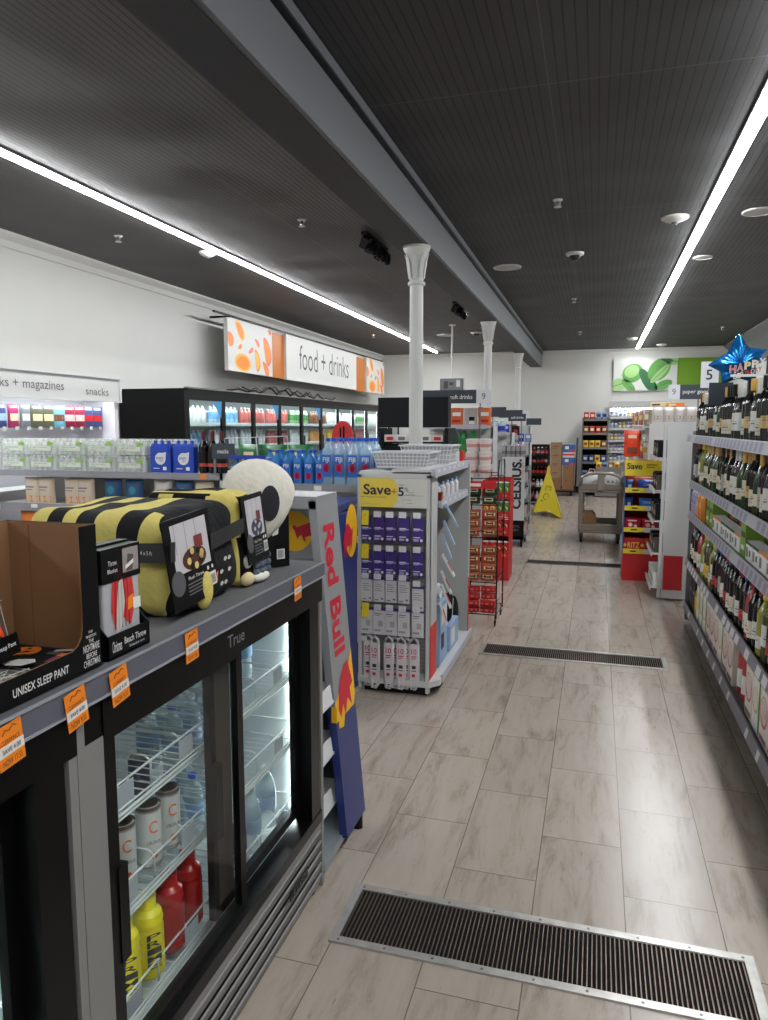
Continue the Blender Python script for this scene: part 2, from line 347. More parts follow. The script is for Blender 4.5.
MB().lathe((-2.3, 14.2, ZC), [(.06, -.03), (.1, -.022), (.105, 0)], cw, 20).build('housing', t)
MB().lathe((-2.3, 14.2, ZC), [(0, -.085), (.03, -.078), (.052, -.055), (.058, -.03)], MATS['smoked_dome'], 16).build('dome', t)
# cable clusters on black brackets under the slats
for bx, by, lab, n in ((-2.14, 7.0, 'black spotlight bracket with tangled cables left of the beam, nearest', 5), (-2.05, 11.0, 'black spotlight bracket left of the beam, farther off', 3)):
    t = thing('track_bracket', (bx, by, ZC), lab, 'bracket')
    MB().box((bx-.03, by-.35, ZC-.03), (bx+.03, by+.35, ZC), black).build('track', t)
    for k in range(n):
        yy = by-.3+.6*k/(n-1)
        MB().obox((bx, yy, ZC-.09), (.07, .09, .1), black, (.4*(-1)**k, .5, .3*k)).lathe((bx+.03, yy+.03, ZC-.17), [(.02, 0), (.035, .04), (.035, .07)], black, 10).build('spot_mount', t)
# ---------------------------------------------------------------- floor grates
def grate(y0, y1, lab, x0=-.755, x1=.505, f=.028, fm=None):
    t = thing('floor_vent', ((x0+x1)/2, (y0+y1)/2, 0), lab, 'floor vent', 'floor vents across the aisle')
    al = M('worn_aluminium', (186, 184, 180), .35, .6, var=.15, scale=25)
    if fm: al = fm
    m = MB()
    for a, b in (((x0, y0), (x1, y0+f)), ((x0, y1-f), (x1, y1)), ((x0, y0+f), (x0+f, y1-f)), ((x1-f, y0+f), (x1, y1-f))): m.box((a[0], a[1], .0005), (b[0], b[1], .006), al)
    for k in range(9):
        for yy in (y0+f/2, y1-f/2): m.lathe((x0+.03+k*(x1-x0-.06)/8, yy, .006), [(.005, 0), (.004, .001)], greym, 8)
    m.build('frame', t)
    MB().box((x0+f, y0+f, .0004), (x1-f, y1-f, .0012), M('painted_shaft_dark', (10, 9, 9), .9)).build('backing_plate', t)  # flat black plate painted as the darkness of the shaft below
    sl = MB(); sm = M('vent_slat', (112, 98, 88), .4, .6, var=.4, scale=9); n = int((x1-x0-2*f)/.0135); sm = fm or sm
    for k in range(n):
        xx = x0+f+.006+k*(x1-x0-2*f-.012)/(n-1); sl.box((xx-.0016, y0+f, .0012), (xx+.0016, y1-f, .0052), sm)
    sl.build('slats', t)
grate(1.955, 2.25, 'long dark slatted floor vent in metal frame, nearest the camera')
grate(4.945, 5.215, 'long dark slatted floor vent crossing the aisle beside the power strip display')
grate(8.5, 8.72, 'narrow dark floor vent far off, in front of the utility cart', f=.012, fm=M('dark_vent_frame', (70, 66, 62), .6))
# seam line strip across the floor further off is left to the tiles
# ---------------------------------------------------------------- food + drinks sign on the left wall
t = thing('wall_sign', (-5.0, 13.2, 2.38), 'long white food + drinks wall sign between orange fruit panels', 'sign')
m = MB().box((-5.06, 9.3, 2.38), (-5.0, 10.75, 3.11), M('sign_white', (212, 211, 207), .5))
fo = [M('fruit_orange', (236, 138, 46), .5), M('fruit_coral', (226, 120, 92), .5), M('fruit_yellow', (244, 178, 70), .5)]
def fruit_panel(m, y0, y1, z0, z1, seed):
    rnd = random.Random(seed); W_, H_ = y1-y0, z1-z0
    def moon(u, v, w_, h_, r, k, thick=.25, sc=1):
        pts = []
        for q in range(13): t_ = pi*q/12; pts.append((w_*sc*sin(t_), h_*sc*cos(t_)))
        for q in range(1, 12): t_ = pi-pi*q/12; pts.append((-w_*sc*thick*sin(t_), h_*sc*cos(t_)))
        out = [(min(max((u+a_*cos(r)-b_*sin(r))*W_, 0), W_), min(max((v+a_*sin(r)+b_*cos(r))*H_, 0), H_)) for a_, b_ in pts]
        m.poly(out, (-4.9985+.0004*rnd.random(), y0, z0), Y, Z, fo[k]); return out
    for (u, v, w_, h_, r, k, th_) in [(.24, .8, .1, .2, .35, 2, .5), (.03, .6, .09, .14, .1, 1, .3), (.84, .5, .13, .3, .15, 1, .3), (.3, .2, .19, .17, -.9, 2, .9), (.6, .28, .1, .23, .1, 0, .15), (.8, .12, .1, .17, .3, 1, .1), (.48, .47, .05, .08, -.6, 1, .4), (.62, .64, .06, .09, .5, 1, .2), (.24, .5, .05, .06, -.5, 0, .4), (.93, .93, .05, .06, .4, 1, .4)]:
        moon(u, v, w_, h_, r, k, th_)
        if w_ > .08: pts = [(-4.9972, 0, 0)]; x_ = moon(u, v, w_, h_, r, 0 if k != 0 else 2, th_*.9, .78); m.v[-len(x_):] = [Vector((-4.9974, q.y, q.z)) for q in m.v[-len(x_):]]
fruit_panel(m, 9.3, 10.75, 2.38, 3.11, 1); m.build('fruit_panel', t)
m = MB().box((-5.06, 15.7, 2.36), (-5.0, 17.1, 3.13), MATS['sign_white']); fruit_panel(m, 15.7, 17.1, 2.36, 3.13, 2); m.build('fruit_panel', t)
og = M('sign_ochre', (190, 106, 4), .45)
MB().box((-5.1, 10.75, 2.38), (-5.05, 11.3, 3.09), og).build('ochre_panel', t); MB().box((-5.1, 15.0, 2.36), (-5.05, 15.7, 3.09), og).build('ochre_panel', t)
MB().box((-5.06, 11.3, 2.37), (-5.0, 14.97, 3.12), MATS['sign_white']).build('name_panel', t)
MB().text('food + drinks', (-4.997, 13.15, 2.79), Y, Z, 2.6, .42, M('sign_grey_ink', (84, 84, 86), .6), -.006).build('lettering', t)
MB().box((-5.06, 9.0, 3.14), (-5.03, 17.1, 3.165), black).box((-5.39, 9.5, 3.14), (-5.03, 9.53, 3.165), black).box((-5.39, 13, 3.14), (-5.03, 13.03, 3.165), black).box((-5.39, 16.5, 3.14), (-5.03, 16.53, 3.165), black).build('hanging_rail', t)
# wall art at the back
t = thing('wall_art', (1.04, 18.14, 2.42), 'wide print of round green leaves on white on the back wall', 'picture')
m = MB().box((.335, 18.12, 2.42), (1.735, 18.19, 3.155), M('art_white', (208, 210, 204), .5))
gl = [M('leaf_green', (92, 152, 74), .5, var=.15, scale=6), M('leaf_light_green', (150, 190, 120), .5), M('leaf_dark_green', (42, 98, 58), .5)]
def leafp(m, cx, cz, a, b, r, mt, dy=0, vein=True):
    pts = [(cx+a*cos(q*pi/12)*cos(r)-b*sin(q*pi/12)*sin(r), cz+a*cos(q*pi/12)*sin(r)+b*sin(q*pi/12)*cos(r)) for q in range(24)]
    pts = [(min(max(x, .34), 1.73), min(max(z, 2.425), 3.15)) for x, z in pts]
    m.poly([(p[0], p[1]) for p in pts], (0, 18.118-dy, 0), X, Z, mt)
    if vein: m.add([(cx-a*.8*cos(r), 18.116-dy, cz-a*.8*sin(r)), (cx+a*.8*cos(r), 18.116-dy, cz+a*.8*sin(r)), (cx+a*.8*cos(r), 18.116-dy, cz+a*.8*sin(r)+.012), (cx-a*.8*cos(r), 18.116-dy, cz-a*.8*sin(r)+.012)], [(0, 1, 2, 3)], gl[2])
leafp(m, .45, 2.56, .17, .15, .3, gl[1]); leafp(m, .76, 2.83, .24, .21, .6, gl[0], .003); leafp(m, .74, 2.87, .17, .14, .5, gl[1], .006, False); leafp(m, .68, 2.54, .2, .09, -.8, gl[0], .003)
leafp(m, 1.12, 2.62, .36, .12, -1.0, gl[2], .004); leafp(m, 1.34, 2.9, .3, .21, .9, gl[0], .006); leafp(m, 1.36, 2.8, .28, .08, .8, gl[1], .008); leafp(m, 1.45, 2.55, .2, .1, .4, gl[0], .004); leafp(m, 1.62, 3.08, .16, .08, -.1, gl[1], .006); leafp(m, 1.5, 3.12, .14, .04, -.2, gl[2], .009)
m.build('leaf_print', t)
MB().box((1.74, 18.15, 2.42), (3.0-.16, 18.19, 3.155), M('green_panel', (112, 158, 30), .5)).build('green_panel', t)
# hanging monitor
t = thing('hanging_monitor', (-2.54, 13, 2.2), 'flat security monitor hanging on a white pole before the back wall', 'monitor')
MB().box((-2.77, 13, 2.22), (-2.31, 13.05, 2.46), white).build('housing', t)
mm = MB().box((-2.75, 12.992, 2.24), (-2.33, 13, 2.45), M('screen_grey', (92, 94, 96), .3, emit=.25)).box((-2.68, 12.99, 2.27), (-2.6, 12.992, 2.4), M('screen_dim', (50, 52, 56), .3)).box((-2.45, 12.99, 2.3), (-2.38, 12.992, 2.42), M('screen_bright', (200, 200, 202), .3)).box((-2.58, 12.99, 2.33), (-2.5, 12.992, 2.38), MATS['screen_dim'])
mm.build('screen', t)
MB().lathe((-2.54, 13.03, 0), [(.02, 2.46), (.02, ZC)], white, 10).lathe((-2.54, 13.03, 0), [(.06, ZC-.02), (.06, ZC)], white, 12).build('pole', t)
# ---------------------------------------------------------------- product builders (prototypes, placed and copied by place())
def proto(name, cat): 
    o = thing(name, (0, 0, 0), None, cat); o['label'] = 'x'; return o
def bottle(name, cat, prof, body, cap, label, lz=None, capz=None, lr=None, art=None, foil=None):
    """lathed bottle: body, cap (or foil capsule) and label band; art = (material, z0, z1) a second band"""
    o = proto(name, cat); MB().lathe((0, 0, 0), prof, body, 14).build('body', o)
    if capz: MB().lathe((0, 0, 0), [(capz[2], capz[0]), (capz[2], capz[1]-.002), (capz[2]*.85, capz[1])], cap, 12).build('foil_capsule' if foil else 'cap', o)
    if lz:
        m = MB().lathe((0, 0, 0), [(lr, lz[0]), (lr, lz[1])], label, 14)
        m.f = m.f[:14]; m.mi = m.mi[:14]; m.sm = m.sm[:14]
        if art:
            for (mt, a, b_) in art:
                k = MB().lathe((0, 0, 0), [(lr+.0006, a), (lr+.0006, b_)], mt, 14)
                m.add(k.v[:28], k.f[:14], mt, True)
        m.build('label', o)
    return o
def prof_water(r, h): return [(r*.92, 0), (r, .008), (r, h*.3), (r*.93, h*.33), (r, h*.36), (r, h*.62), (r*.86, h*.75), (r*.42, h*.9), (r*.4, h*.94)]
def prof_sport(r, h): return [(r*.85, 0), (r, .01), (r, h*.55), (r*.94, h*.62), (r, h*.68), (r*.9, h*.78), (r*.55, h*.84)]
def prof_wine(r, h, sh=.62, nk=.36): return [(r*.9, 0), (r, .006), (r, h*sh), (r*.92, h*(sh+.04)), (r*.6, h*(sh+.12)), (r*nk, h*(sh+.17)), (r*nk, h*.985), (r*nk*.9, h)]
def prof_burg(r, h): return [(r*.9, 0), (r, .006), (r, h*.48), (r*.93, h*.55), (r*.7, h*.66), (r*.42, h*.76), (r*.36, h*.84), (r*.36, h*.985), (r*.32, h)]
def can(name, r, h, body, bands, cat='can'):
    o = proto(name, cat)
    m = MB().lathe((0, 0, 0), [(r*.82, 0), (r, h*.05), (r, h*.93), (r*.84, h*.985)], body, 16)
    m.build('body', o); l = MB().lathe((0, 0, 0), [(r*.84, h*.985), (r*.86, h), (r*.8, h), (r*.78, h*.985)], chrome, 16); l.lathe((0, 0, 0), [(.0001, h*.984), (r*.8, h*.984)], chrome, 16); l.build('lid', o)
    if bands:
        g = MB()
        for mt, a, b_ in bands:
            k = MB().lathe((0, 0, 0), [(r+.0006, h*a), (r+.0006, h*b_)], mt, 16); g.add(k.v[:32], k.f[:16], mt, True)
        g.build('printed_band', o)
    return o
# ---------------------------------------------------------------- the two back-bar coolers with sliding doors
cool = M('cooler_grey', (132, 131, 129), .45, .1); cin = M('cooler_inside', (208, 214, 214), .45); frame = M('door_frame_black', (8, 8, 9), .3)
rackw = M('rack_white_wire', (212, 214, 214), .35); pane = glass('door_glass', (246, 250, 249), .03); ledd = M('led_dot', (235, 250, 255), .4, emit=60); ledc = M('led_cover', (232, 240, 240), .4, emit=SHELF_LED)
def cooler(y0, lab):
    Yo = y0; L = 1.185; t = thing('display_cooler', (-1.18, Yo+L/2, 0), lab, 'display cooler', 'black framed display coolers')
    b = lambda m, x0, a, z0, x1, c, z1, mt: m.box((x0, Yo+a, z0), (x1, Yo+c, z1), mt)
    m = MB(); b(m, -1.5, 0, .02, -.86, .02, 1.11, cool); b(m, -1.5, L-.02, .02, -.86, L, 1.11, cool); b(m, -1.5, .02, .02, -1.47, L-.02, 1.11, cool)
    b(m, -1.47, .02, .02, -.9, L-.02, .24, cool); b(m, -1.47, .02, 1.06, -.9, L-.02, 1.11, cool)
    b(m, -.9, .02, .02, -.86, .07, 1.03, cool); b(m, -.9, .07, .235, -.862, L-.02, .262, cool)
    m.build('cabinet', t)
    m = MB(); b(m, -1.468, .022, .25, -1.45, L-.022, 1.058, cin); b(m, -1.45, .022, .25, -.93, .035, 1.058, cin); b(m, -1.45, L-.035, .25, -.93, L-.022, 1.058, cin)
    b(m, -1.45, .035, .245, -.93, L-.035, .262, cin); b(m, -1.45, .035, 1.045, -.93, L-.035, 1.059, cin)
    m.build('liner', t)
    m = MB(); b(m, -.9, .07, 1.025, -.858, L, 1.105, frame); b(m, -.92, .07, .262, -.858, L-.02, .3, frame); b(m, -.91, .07, .262, -.862, .1, 1.03, frame); b(m, -.92, L-.1, .262, -.862, L-.03, 1.03, frame)
    m.box((-.9, Yo+.02, 1.03), (-.861, Yo+.07, 1.105), frame); m.build('door_surround', t)
    m = MB().text('True', (-.8565, Yo+.585, 1.068), Y, Z, .088, .032, M('badge_silver', (170, 172, 176), .3, .6), .004)
    m.build('badge', t)
    # sliding doors
    for nm, xa, a, c, zz in (('sliding_door', -.885, .1, .645, .3), ('sliding_door', -.915, .53, 1.085, .335)):
        m = MB()
        b(m, xa-.01, a, zz-.01, xa+.01, a+.022, 1.025, frame); b(m, xa-.01, c-.03, zz-.01, xa+.01, c, 1.025, frame)
        b(m, xa-.01, a+.022, zz-.01, xa+.01, c-.022, zz+.02, frame); b(m, xa-.01, a+.022, 1.005, xa+.01, c-.022, 1.025, frame)
        if xa < -.9: b(m, xa-.01, a+.022, zz, xa+.01, a+.1, 1.01, M('stile_brown', (66, 58, 54), .3))
        d = m.build('sliding_door', t)
        g = MB(); b(g, xa-.002, a+.02, zz+.015, xa+.002, c-.02, 1.008, pane); g.build('glass', d)
        h = MB(); b(h, xa+.01, a-.004, .55, xa+.026, a+.024, .75, frame); h.build('handle', d)
    # grille of horizontal slats
    m = MB()
    for k in range(5):
        z = .035+k*.04; m.obox((-.866, Yo+L/2+.01, z+.018), (.006, L-.07, .037), cool, (0, radians(16), 0))
    b(m, -.89, .04, .03, -.885, L-.02, .235, black); m.build('grille', t)
    MB().text('True', (-.8485, Yo+.94, .175), Y, Z, .1, .022, MATS['badge_silver'], .004).obox((-.8495, Yo+.94, .175), (.002, .14, .032), black).build('grille_badge', t)
    # shelf standards with slots
    for yy in (Yo+.62, Yo+.2, Yo+1.0):
        m = MB(); m.box((-1.45, yy-.018, .27), (-1.438, yy+.018, 1.04), M('standard_grey', (150, 153, 155), .4, .3))
        for k in range(26): m.box((-1.438, yy-.006, .3+k*.028), (-1.4372, yy+.006, .31+k*.028), black)
        m.build('shelf_standard', t)
    # LED strip inside the right-hand corner
    m = MB(); b(m, -.962, L-.042, .3, -.95, L-.036, 1.02, ledc)
    for k in range(19): m.lathe((-.952, Yo+L-.044, .31+k*.038), [(.0045, -.004), (.0045, .004)], ledd, 8)
    m.build('led_strip', t)
    m = MB(); b(m, -.948, .036, .3, -.94, .05, 1.02, ledc); m.build('led_strip', t)
    # wire shelves
    for (a, c) in ((.1, .58), (.62, 1.12)):
        for z in (.79, .56, .3):
            m = MB(); ya, yb = Yo+a, Yo+c; xf, xb = -.945, -1.42; r = .003
            m.tube([(xf, ya, z), (xf, yb, z), (xb, yb, z), (xb, ya, z)], r, rackw, 5, True)
            m.tube([(xf, ya, z-.022), (xf, yb, z-.022)], r, rackw, 5); m.tube([(xf, ya, z-.012), (xf, yb, z-.012)], .0045, rackw, 5)
            n = 16
            for k in range(n+1): yy = ya+(yb-ya)*k/n; m.tube([(xf, yy, z), (xb, yy, z)], .0016, rackw, 4)
            m.tube([(xf-.005, ya, z+.055), (xf-.005, yb, z+.055)], r, rackw, 5)
            for k in range(5):
                yy = ya+(yb-ya)*k/4; m.tube([(xf-.005, yy, z), (xf-.005, yy, z+.055), (xf-.02, yy, z+.065), (xb, yy, z+.065)], .0025, rackw, 5)
            for k in (1, 3): m.box((xf-.002, ya+(yb-ya)*k/4-.01, z+.004), (xf, ya+(yb-ya)*k/4+.05, z+.05), strip)
            m.build('wire_shelf', t)
    for yy in (.04, L-.04): m = MB().lathe((-.9, Yo+yy, 0), [(.018, 0), (.018, .02)], black, 10).build('foot', t)
    return t
cooler(1.015, 'black framed cooler with two sliding glass doors, its right side beside the leaning drink rack')
cooler(-.172, 'black framed cooler at the left edge, nearest the camera, mostly cut off')
# drinks in the cooler
pet = plastic_clear('clear_water_plastic', (205, 225, 235), .38); capb = M('cap_blue', (20, 80, 190), .35); capw = M('cap_white', (225, 228, 228), .4)
cler = M('label_light_blue', (110, 160, 205), .4)
wat = bottle('water_bottle', 'bottle', prof_water(.034, .2), pet, capb, cler, (.07, .11), (.185, .2, .0145), .0345)
watw = bottle('water_bottle', 'bottle', prof_water(.034, .2), pet, capw, M('label_pale_blue', (150, 175, 205), .4), (.06, .105), (.185, .2, .0145), .0345)
spr_y = bottle('sports_bottle', 'bottle', prof_sport(.036, .2), M('hydration_yellow', (240, 222, 20), .3), M('cap_yellow', (246, 226, 40), .35), M('label_yellow', (240, 222, 30), .4), (.03, .12), (.168, .2, .021), .0365, [(yellow, .03, .035)])
k = MB()
for j, ch in enumerate('PRIME'): k.text(ch, (0.0372*cos(0), (j-2)*.0005, .038+.017*j), -Z, Y, .014, .03, ink, .01) if False else k.text(ch, (.0374, 0, .112-.018*j), Y, Z, .034, .015, ink, .01)
k.build('printed_name', spr_y)
spr_r = bottle('sports_bottle', 'bottle', prof_sport(.036, .2), M('drink_red', (176, 20, 22), .25), M('cap_red', (186, 18, 20), .35), M('label_red', (168, 16, 20), .4), (.03, .12), (.168, .2, .021), .0365)
spr_o = bottle('sports_bottle', 'bottle', prof_sport(.034, .18), M('label_white_drink', (206, 208, 212), .35), M('cap_orange_red', (236, 74, 36), .35), M('label_white_blue', (200, 205, 215), .4), (.03, .1), (.15, .18, .02), .0346, [(M('band_coral', (236, 84, 52), .35), .0, .03), (MATS['band_coral'], .1, .135), (blue, .045, .055)])
jug = bottle('juice_bottle', 'bottle', prof_water(.036, .19), plastic_clear('green_tea', (120, 112, 60), .8), M('cap_olive', (110, 96, 50), .4), M('label_green', (90, 110, 50), .4), (.05, .11), (.172, .19, .016), .0365)
tall = can('drink_can', .029, .155, M('can_silver_grey', (160, 158, 158), .3, .3), [(M('can_white', (214, 212, 210), .35), .1, .9), (M('can_top_brown', (96, 74, 66), .4), .93, .985)])
kk = MB().text('C', (.0305, 0, .105), Y, Z, .02, .03, M('c_orange', (226, 108, 60), .4), .004).text('CELSIUS', (.0308, 0, .068), Y, Z, .034, .008, ink, .004).disc((.0304, 0, .035), Y, Z, .009, MATS['c_orange'], 12); kk.build('printed_name', tall)
dcan = can('drink_can', .031, .12, M('can_dark_blue', (36, 44, 70), .3, .3), None)
RZ = radians(-35)
S2 = 'on the {} shelf of the cooler, {}'
for p, (x, y, z), lab in ((jug, (-.99, 1.21, .793), 'olive green tea bottle on the upper cooler shelf behind the left door'),
        (spr_o, (-.985, 1.215, .563), 'white bottle with coral cap on the middle cooler shelf'),
        (tall, (-.99, 1.475, .563), 'tall white and grey energy drink can, rightmost on the middle cooler shelf'),
        (tall, (-.99, 1.395, .563), 'tall grey energy drink can, second on the middle cooler shelf'),
        (tall, (-1.0, 1.31, .563), 'tall grey energy drink can, half hidden beside the coral capped bottle'),
        (spr_y, (-.985, 1.37, .303), 'bright yellow sports drink bottle standing alone on the bottom cooler shelf'),
        (spr_y, (-.99, 1.285, .303), 'yellow sports drink bottle half hidden by the cooler door edge'),
        (spr_r, (-.985, 1.46, .303), 'red sports drink bottle on the bottom cooler shelf, beside the yellow one'),
        (spr_r, (-.99, 1.555, .303), 'red sports drink bottle on the bottom cooler shelf, rightmost and tallest'),
        (dcan, (-1.2, 1.66, .563), 'dark blue can deep in the middle cooler shelf behind the door post'),
        (watw, (-1.0, 2.04, .303), 'clear water bottle with white cap, farther one on the bottom right cooler shelf'),
        (watw, (-.985, 1.9, .303), 'clear water bottle with white cap, nearer one on the bottom right cooler shelf'),
        (dcan, (-.985, 1.81, .303), 'blue can beside the door post on the bottom right cooler shelf'),
        (wat, (-1.08, 2.05, .793), 'clear water bottle with bright blue cap on the top right cooler shelf'),
        (wat, (-1.08, 1.86, .793), 'clear water bottle half hidden behind the door post on the top right cooler shelf'),
        (wat, (-1.1, 1.9, .563), 'light blue water bottle on the middle right cooler shelf, nearest the post')):
    place(p, (x, y, z), lab, rz=RZ)
for r_, z in enumerate((.793, .563, .303)):
    for j in range(3):
        for b_, yb in enumerate((1.24, 1.83)):
            for q in range(2):
                x = -1.2-.09*q; y = yb+.1*j
                if (b_ == 0 and r_ == 0 and j == 0) or abs(y-1.66) < .05: continue
                place(wat if (r_+j) % 2 else watw, (x, y, z), f'water bottle deep in the cooler, {["top","middle","bottom"][r_]} shelf, {["left","right"][b_]} door, {["front","back"][q]} line, {nth(j)} from the left', 'water bottles deep in the cooler')
# ---------------------------------------------------------------- shelf board over the coolers with clearance tags
ledge = M('ledge_grey', (104, 105, 108), .45, var=.06, scale=8)
t = thing('counter_shelf', (-1.18, .9, 1.11), 'long grey shelf board with price channel on top of the coolers', 'shelf')
MB().box((-1.5, -.6, 1.11), (-.862, 2.2, 1.155), ledge).build('board', t)
m = MB().box((-.862, -.6, 1.11), (-.848, 2.2, 1.157), M('channel_grey', (92, 93, 104), .4)).box((-.85, -.6, 1.1535), (-.845, 2.2, 1.158), M('channel_edge', (150, 151, 158), .35)).box((-.85, -.6, 1.107), (-.845, 2.2, 1.1115), MATS['channel_edge'])
m.build('price_channel', t)
tagw = M('tag_white', (225, 222, 215), .6); tagm = M('tag_orange', (238, 132, 22), .55); tagi = M('tag_ink', (120, 62, 14), .6)
def clearance(y, price, lab, tilt=.0):
    t = thing('clearance_tag', (-.84, y, 1.125), lab, 'price tag', 'orange clearance tags on the counter shelf')
    M_ = Matrix.Rotation(tilt, 3, 'X')
    def P(a, b, o=0): v = M_ @ Vector((0, a, b)); return (-.8435+o, y+v.y, 1.117+v.z)
    h, wd = .046, .0255
    m = MB().prism([P(-wd, -h+.012), P(wd, -h+.012), P(wd, h-.012), P(-wd, h-.012)], (-.0012, 0, 0), tagm); m.build('card', t)
    U = M_ @ Y; V = M_ @ Z; m = MB().prism([P(-wd, -.014, .0006), P(wd, -.014, .0006), P(wd, .003, .0006), P(-wd, .003, .0006)], (-.0005, 0, 0), tagw)
    m.text('CLEARANCE', P(0, .0085, .0004), U, V, .038, .0075, tagi, .003).text('SAVE 4.00', P(0, -.0055, .0012), U, V, .036, .0075, ink, .002).text('NOW '+price, P(0, -.0245, .0004), U, V, .038, .01, tagi, .003)
    m.tube([P(-.014, .02, .0006), P(-.008, .027, .0006), P(0, .024, .0006), P(.008, .03, .0006), P(.015, .026, .0006)], .0009, tagi, 4); m.build('lettering', t)
clearance(.853, '17.55', 'orange clearance tag at the very left edge reading NOW 17.55', .1)
clearance(1.0, '9.55', 'orange clearance tag below the UNISEX SLEEP PANT box, left of two', .14)
clearance(1.118, '9.55', 'orange clearance tag below the gap between box and small throw pack', .14)
clearance(1.372, '19.55', 'orange clearance tag below the yellow foot of the striped blanket', .05)
clearance(1.965, '9.55', 'small orange clearance tag farthest along the shelf, near the drink rack', .06)
# ---------------------------------------------------------------- sleep pant box
kraft = M('kraft_card', (134, 97, 64), .75, var=.04, scale=10); boxk = M('box_black', (11, 11, 12), .45)
zb = 1.157
t = thing('display_box', (-.97, .86, zb), 'open black cardboard display box printed UNISEX SLEEP PANT, brown inside', 'box')
th = .003; xb, xf, ya, yc = -1.066, -.872, .62, 1.106
lip = [(ya, zb), (yc, zb), (yc, zb+.266), (yc-.046, zb+.266), (yc-.046, zb+.085), (yc-.05, zb+.067), (yc-.06, zb+.055), (yc-.075, zb+.048), (ya, zb+.046)]
m = MB(); m.prism([(xf, a, b) for a, b in lip], (-th, 0, 0), boxk, kraft); m.add([(xf-th-.0002, a, b) for a, b in lip], [tuple(range(len(lip)))], kraft); m.build('front_panel', t)
for yy in (yc, ya): MB().box((xb, yy-th, zb), (xf-th, yy, zb+.266), boxk).box((xb+.001, yy-th-.0005 if yy == yc else yy+.0001, zb), (xf-th-.001, yy-th if yy == yc else yy+.0006, zb+.265), kraft).build('side_panel', t)
MB().box((xb-th, ya, zb), (xb, yc, zb+.266), boxk).box((xb, ya, zb), (xb+.0005, yc, zb+.265), kraft).box((xb, ya, zb), (xf-th, yc, zb+.003), kraft).build('back_panel', t)
for xx in (-1.018,): MB().box((xx-.0012, yc-th-.0012, zb), (xx+.0012, yc-th-.0004, zb+.26), M('crease_brown', (120, 84, 52), .8)).build('crease', t)
lt = M('print_white', (222, 222, 220), .6)
m = MB().text('UNISEX SLEEP PANT', (xf+.0008, .955, zb+.022), Y, Z, .127, .0145, lt, .008)
for i, (s_, w_, h_) in enumerate((('DISNEY', .012, .005), ("TIM BURTON'S", .03, .006), ('THE', .014, .008), ('NIGHTMARE', .046, .0155), ('BEFORE', .03, .011), ('CHRISTMAS', .046, .0145))):
    m.text(s_, (xf+.0008, 1.079, zb+.072-[0, .008, .017, .029, .0435, .057][i]), Y, Z, w_*.95, h_*.86, lt, .006)
m.build('lettering', t)
greyf = M('pants_grey', (88, 86, 84), .9, bump=.4, scale=200); webw = M('web_white', (190, 188, 182), .9); clothb = M('cloth_black', (22, 22, 24), .95, bump=.5, scale=150)
def web(m, O, U, V, w_, h_, mt, seed=0, r=.0008):
    rnd = random.Random(seed); O, U, V = Vector(O), Vector(U), Vector(V); c = O+U*w_*.45+V*h_*.55
    sp = [(0, 0), (w_*.5, 0), (w_, 0), (w_, h_*.5), (w_, h_), (w_*.5, h_), (0, h_), (0, h_*.5)]
    for a, b in sp: m.tube([c, O+U*a+V*b], r, mt, 4)
    for k in (.33, .66, .9):
        q = [c+(O+U*a+V*b-c)*k for a, b in sp]; m.tube(q, r, mt, 4, True)
t = thing('folded_pants', (-.97, .82, zb+.004), 'folded grey sleep pants with white web pattern lying in the open box', 'clothing')
MB().box((-1.06, .66, zb+.004), (-.88, .985, zb+.03), greyf).build('cloth', t, bevel=.008)
m = MB(); web(m, (-1.05, .8, zb+.0305), (1, 0, 0), (0, 1, 0), .17, .17, webw, 1); web(m, (-.96, .86, zb+.031), (1, 0, 0), (0, 1, 0), .08, .12, webw, 2); m.build('web_print', t)
t = thing('folded_pants', (-.97, 1.04, zb+.004), 'folded black sleep pants with orange pumpkin and white print in the box corner', 'clothing')
MB().box((-1.06, .988, zb+.004), (-.88, 1.099, zb+.03), clothb).build('cloth', t, bevel=.008)
m = MB(); O = (-1.0, 1.052, zb+.0315); U_ = Vector((.85, .5, 0)); V_ = Vector((-.5, .85, 0)); po = M('pumpkin_orange', (226, 118, 26), .8)
for k, dx in enumerate((-.016, .016, 0)): m.poly([(dx+.016*cos(a_*pi/8), .024*sin(a_*pi/8)) for a_ in range(16)], (O[0], O[1], O[2]+.0006*k), U_, V_, po)
for (a_, b_) in ((-.012, .008), (.01, .008)): m.poly([(a_-.006, b_-.004), (a_+.006, b_-.004), (a_, b_+.006)], (O[0], O[1], O[2]+.002), U_, V_, clothb)
m.poly([(-.024, -.004), (-.014, -.009), (-.008, -.004), (0, -.01), (.008, -.004), (.014, -.009), (.024, -.004), (.012, -.015), (-.012, -.015)], (O[0], O[1], O[2]+.002), U_, V_, clothb)
m.build('pumpkin_print', t)
m = MB(); z_ = zb+.034
m.poly([(-.03, -.016), (-.01, -.026), (.02, -.022), (.032, .004), (.02, .02), (-.012, .014)], (-.945, .985, z_+.004), (1, .1, .0), (-.1, 1, .0), M('outline_black', (10, 10, 10), .9)).poly([(-.027, -.013), (-.009, -.023), (.018, -.019), (.029, .003), (.018, .017), (-.011, .011)], (-.945, .985, z_+.0048), (1, .1, .0), (-.1, 1, .0), webw)
m.poly([(.0, -.014), (.026, -.014), (.03, .012), (.004, .014)], (-.918, 1.02, z_), (1, .3, 0), (-.3, 1, 0), M('print_purple', (120, 40, 90), .8)).poly([(0, 0), (.022, .0), (.024, .016), (.004, .018)], (-.915, 1.036, z_+.0008), (1, .3, 0), (-.3, 1, 0), po)
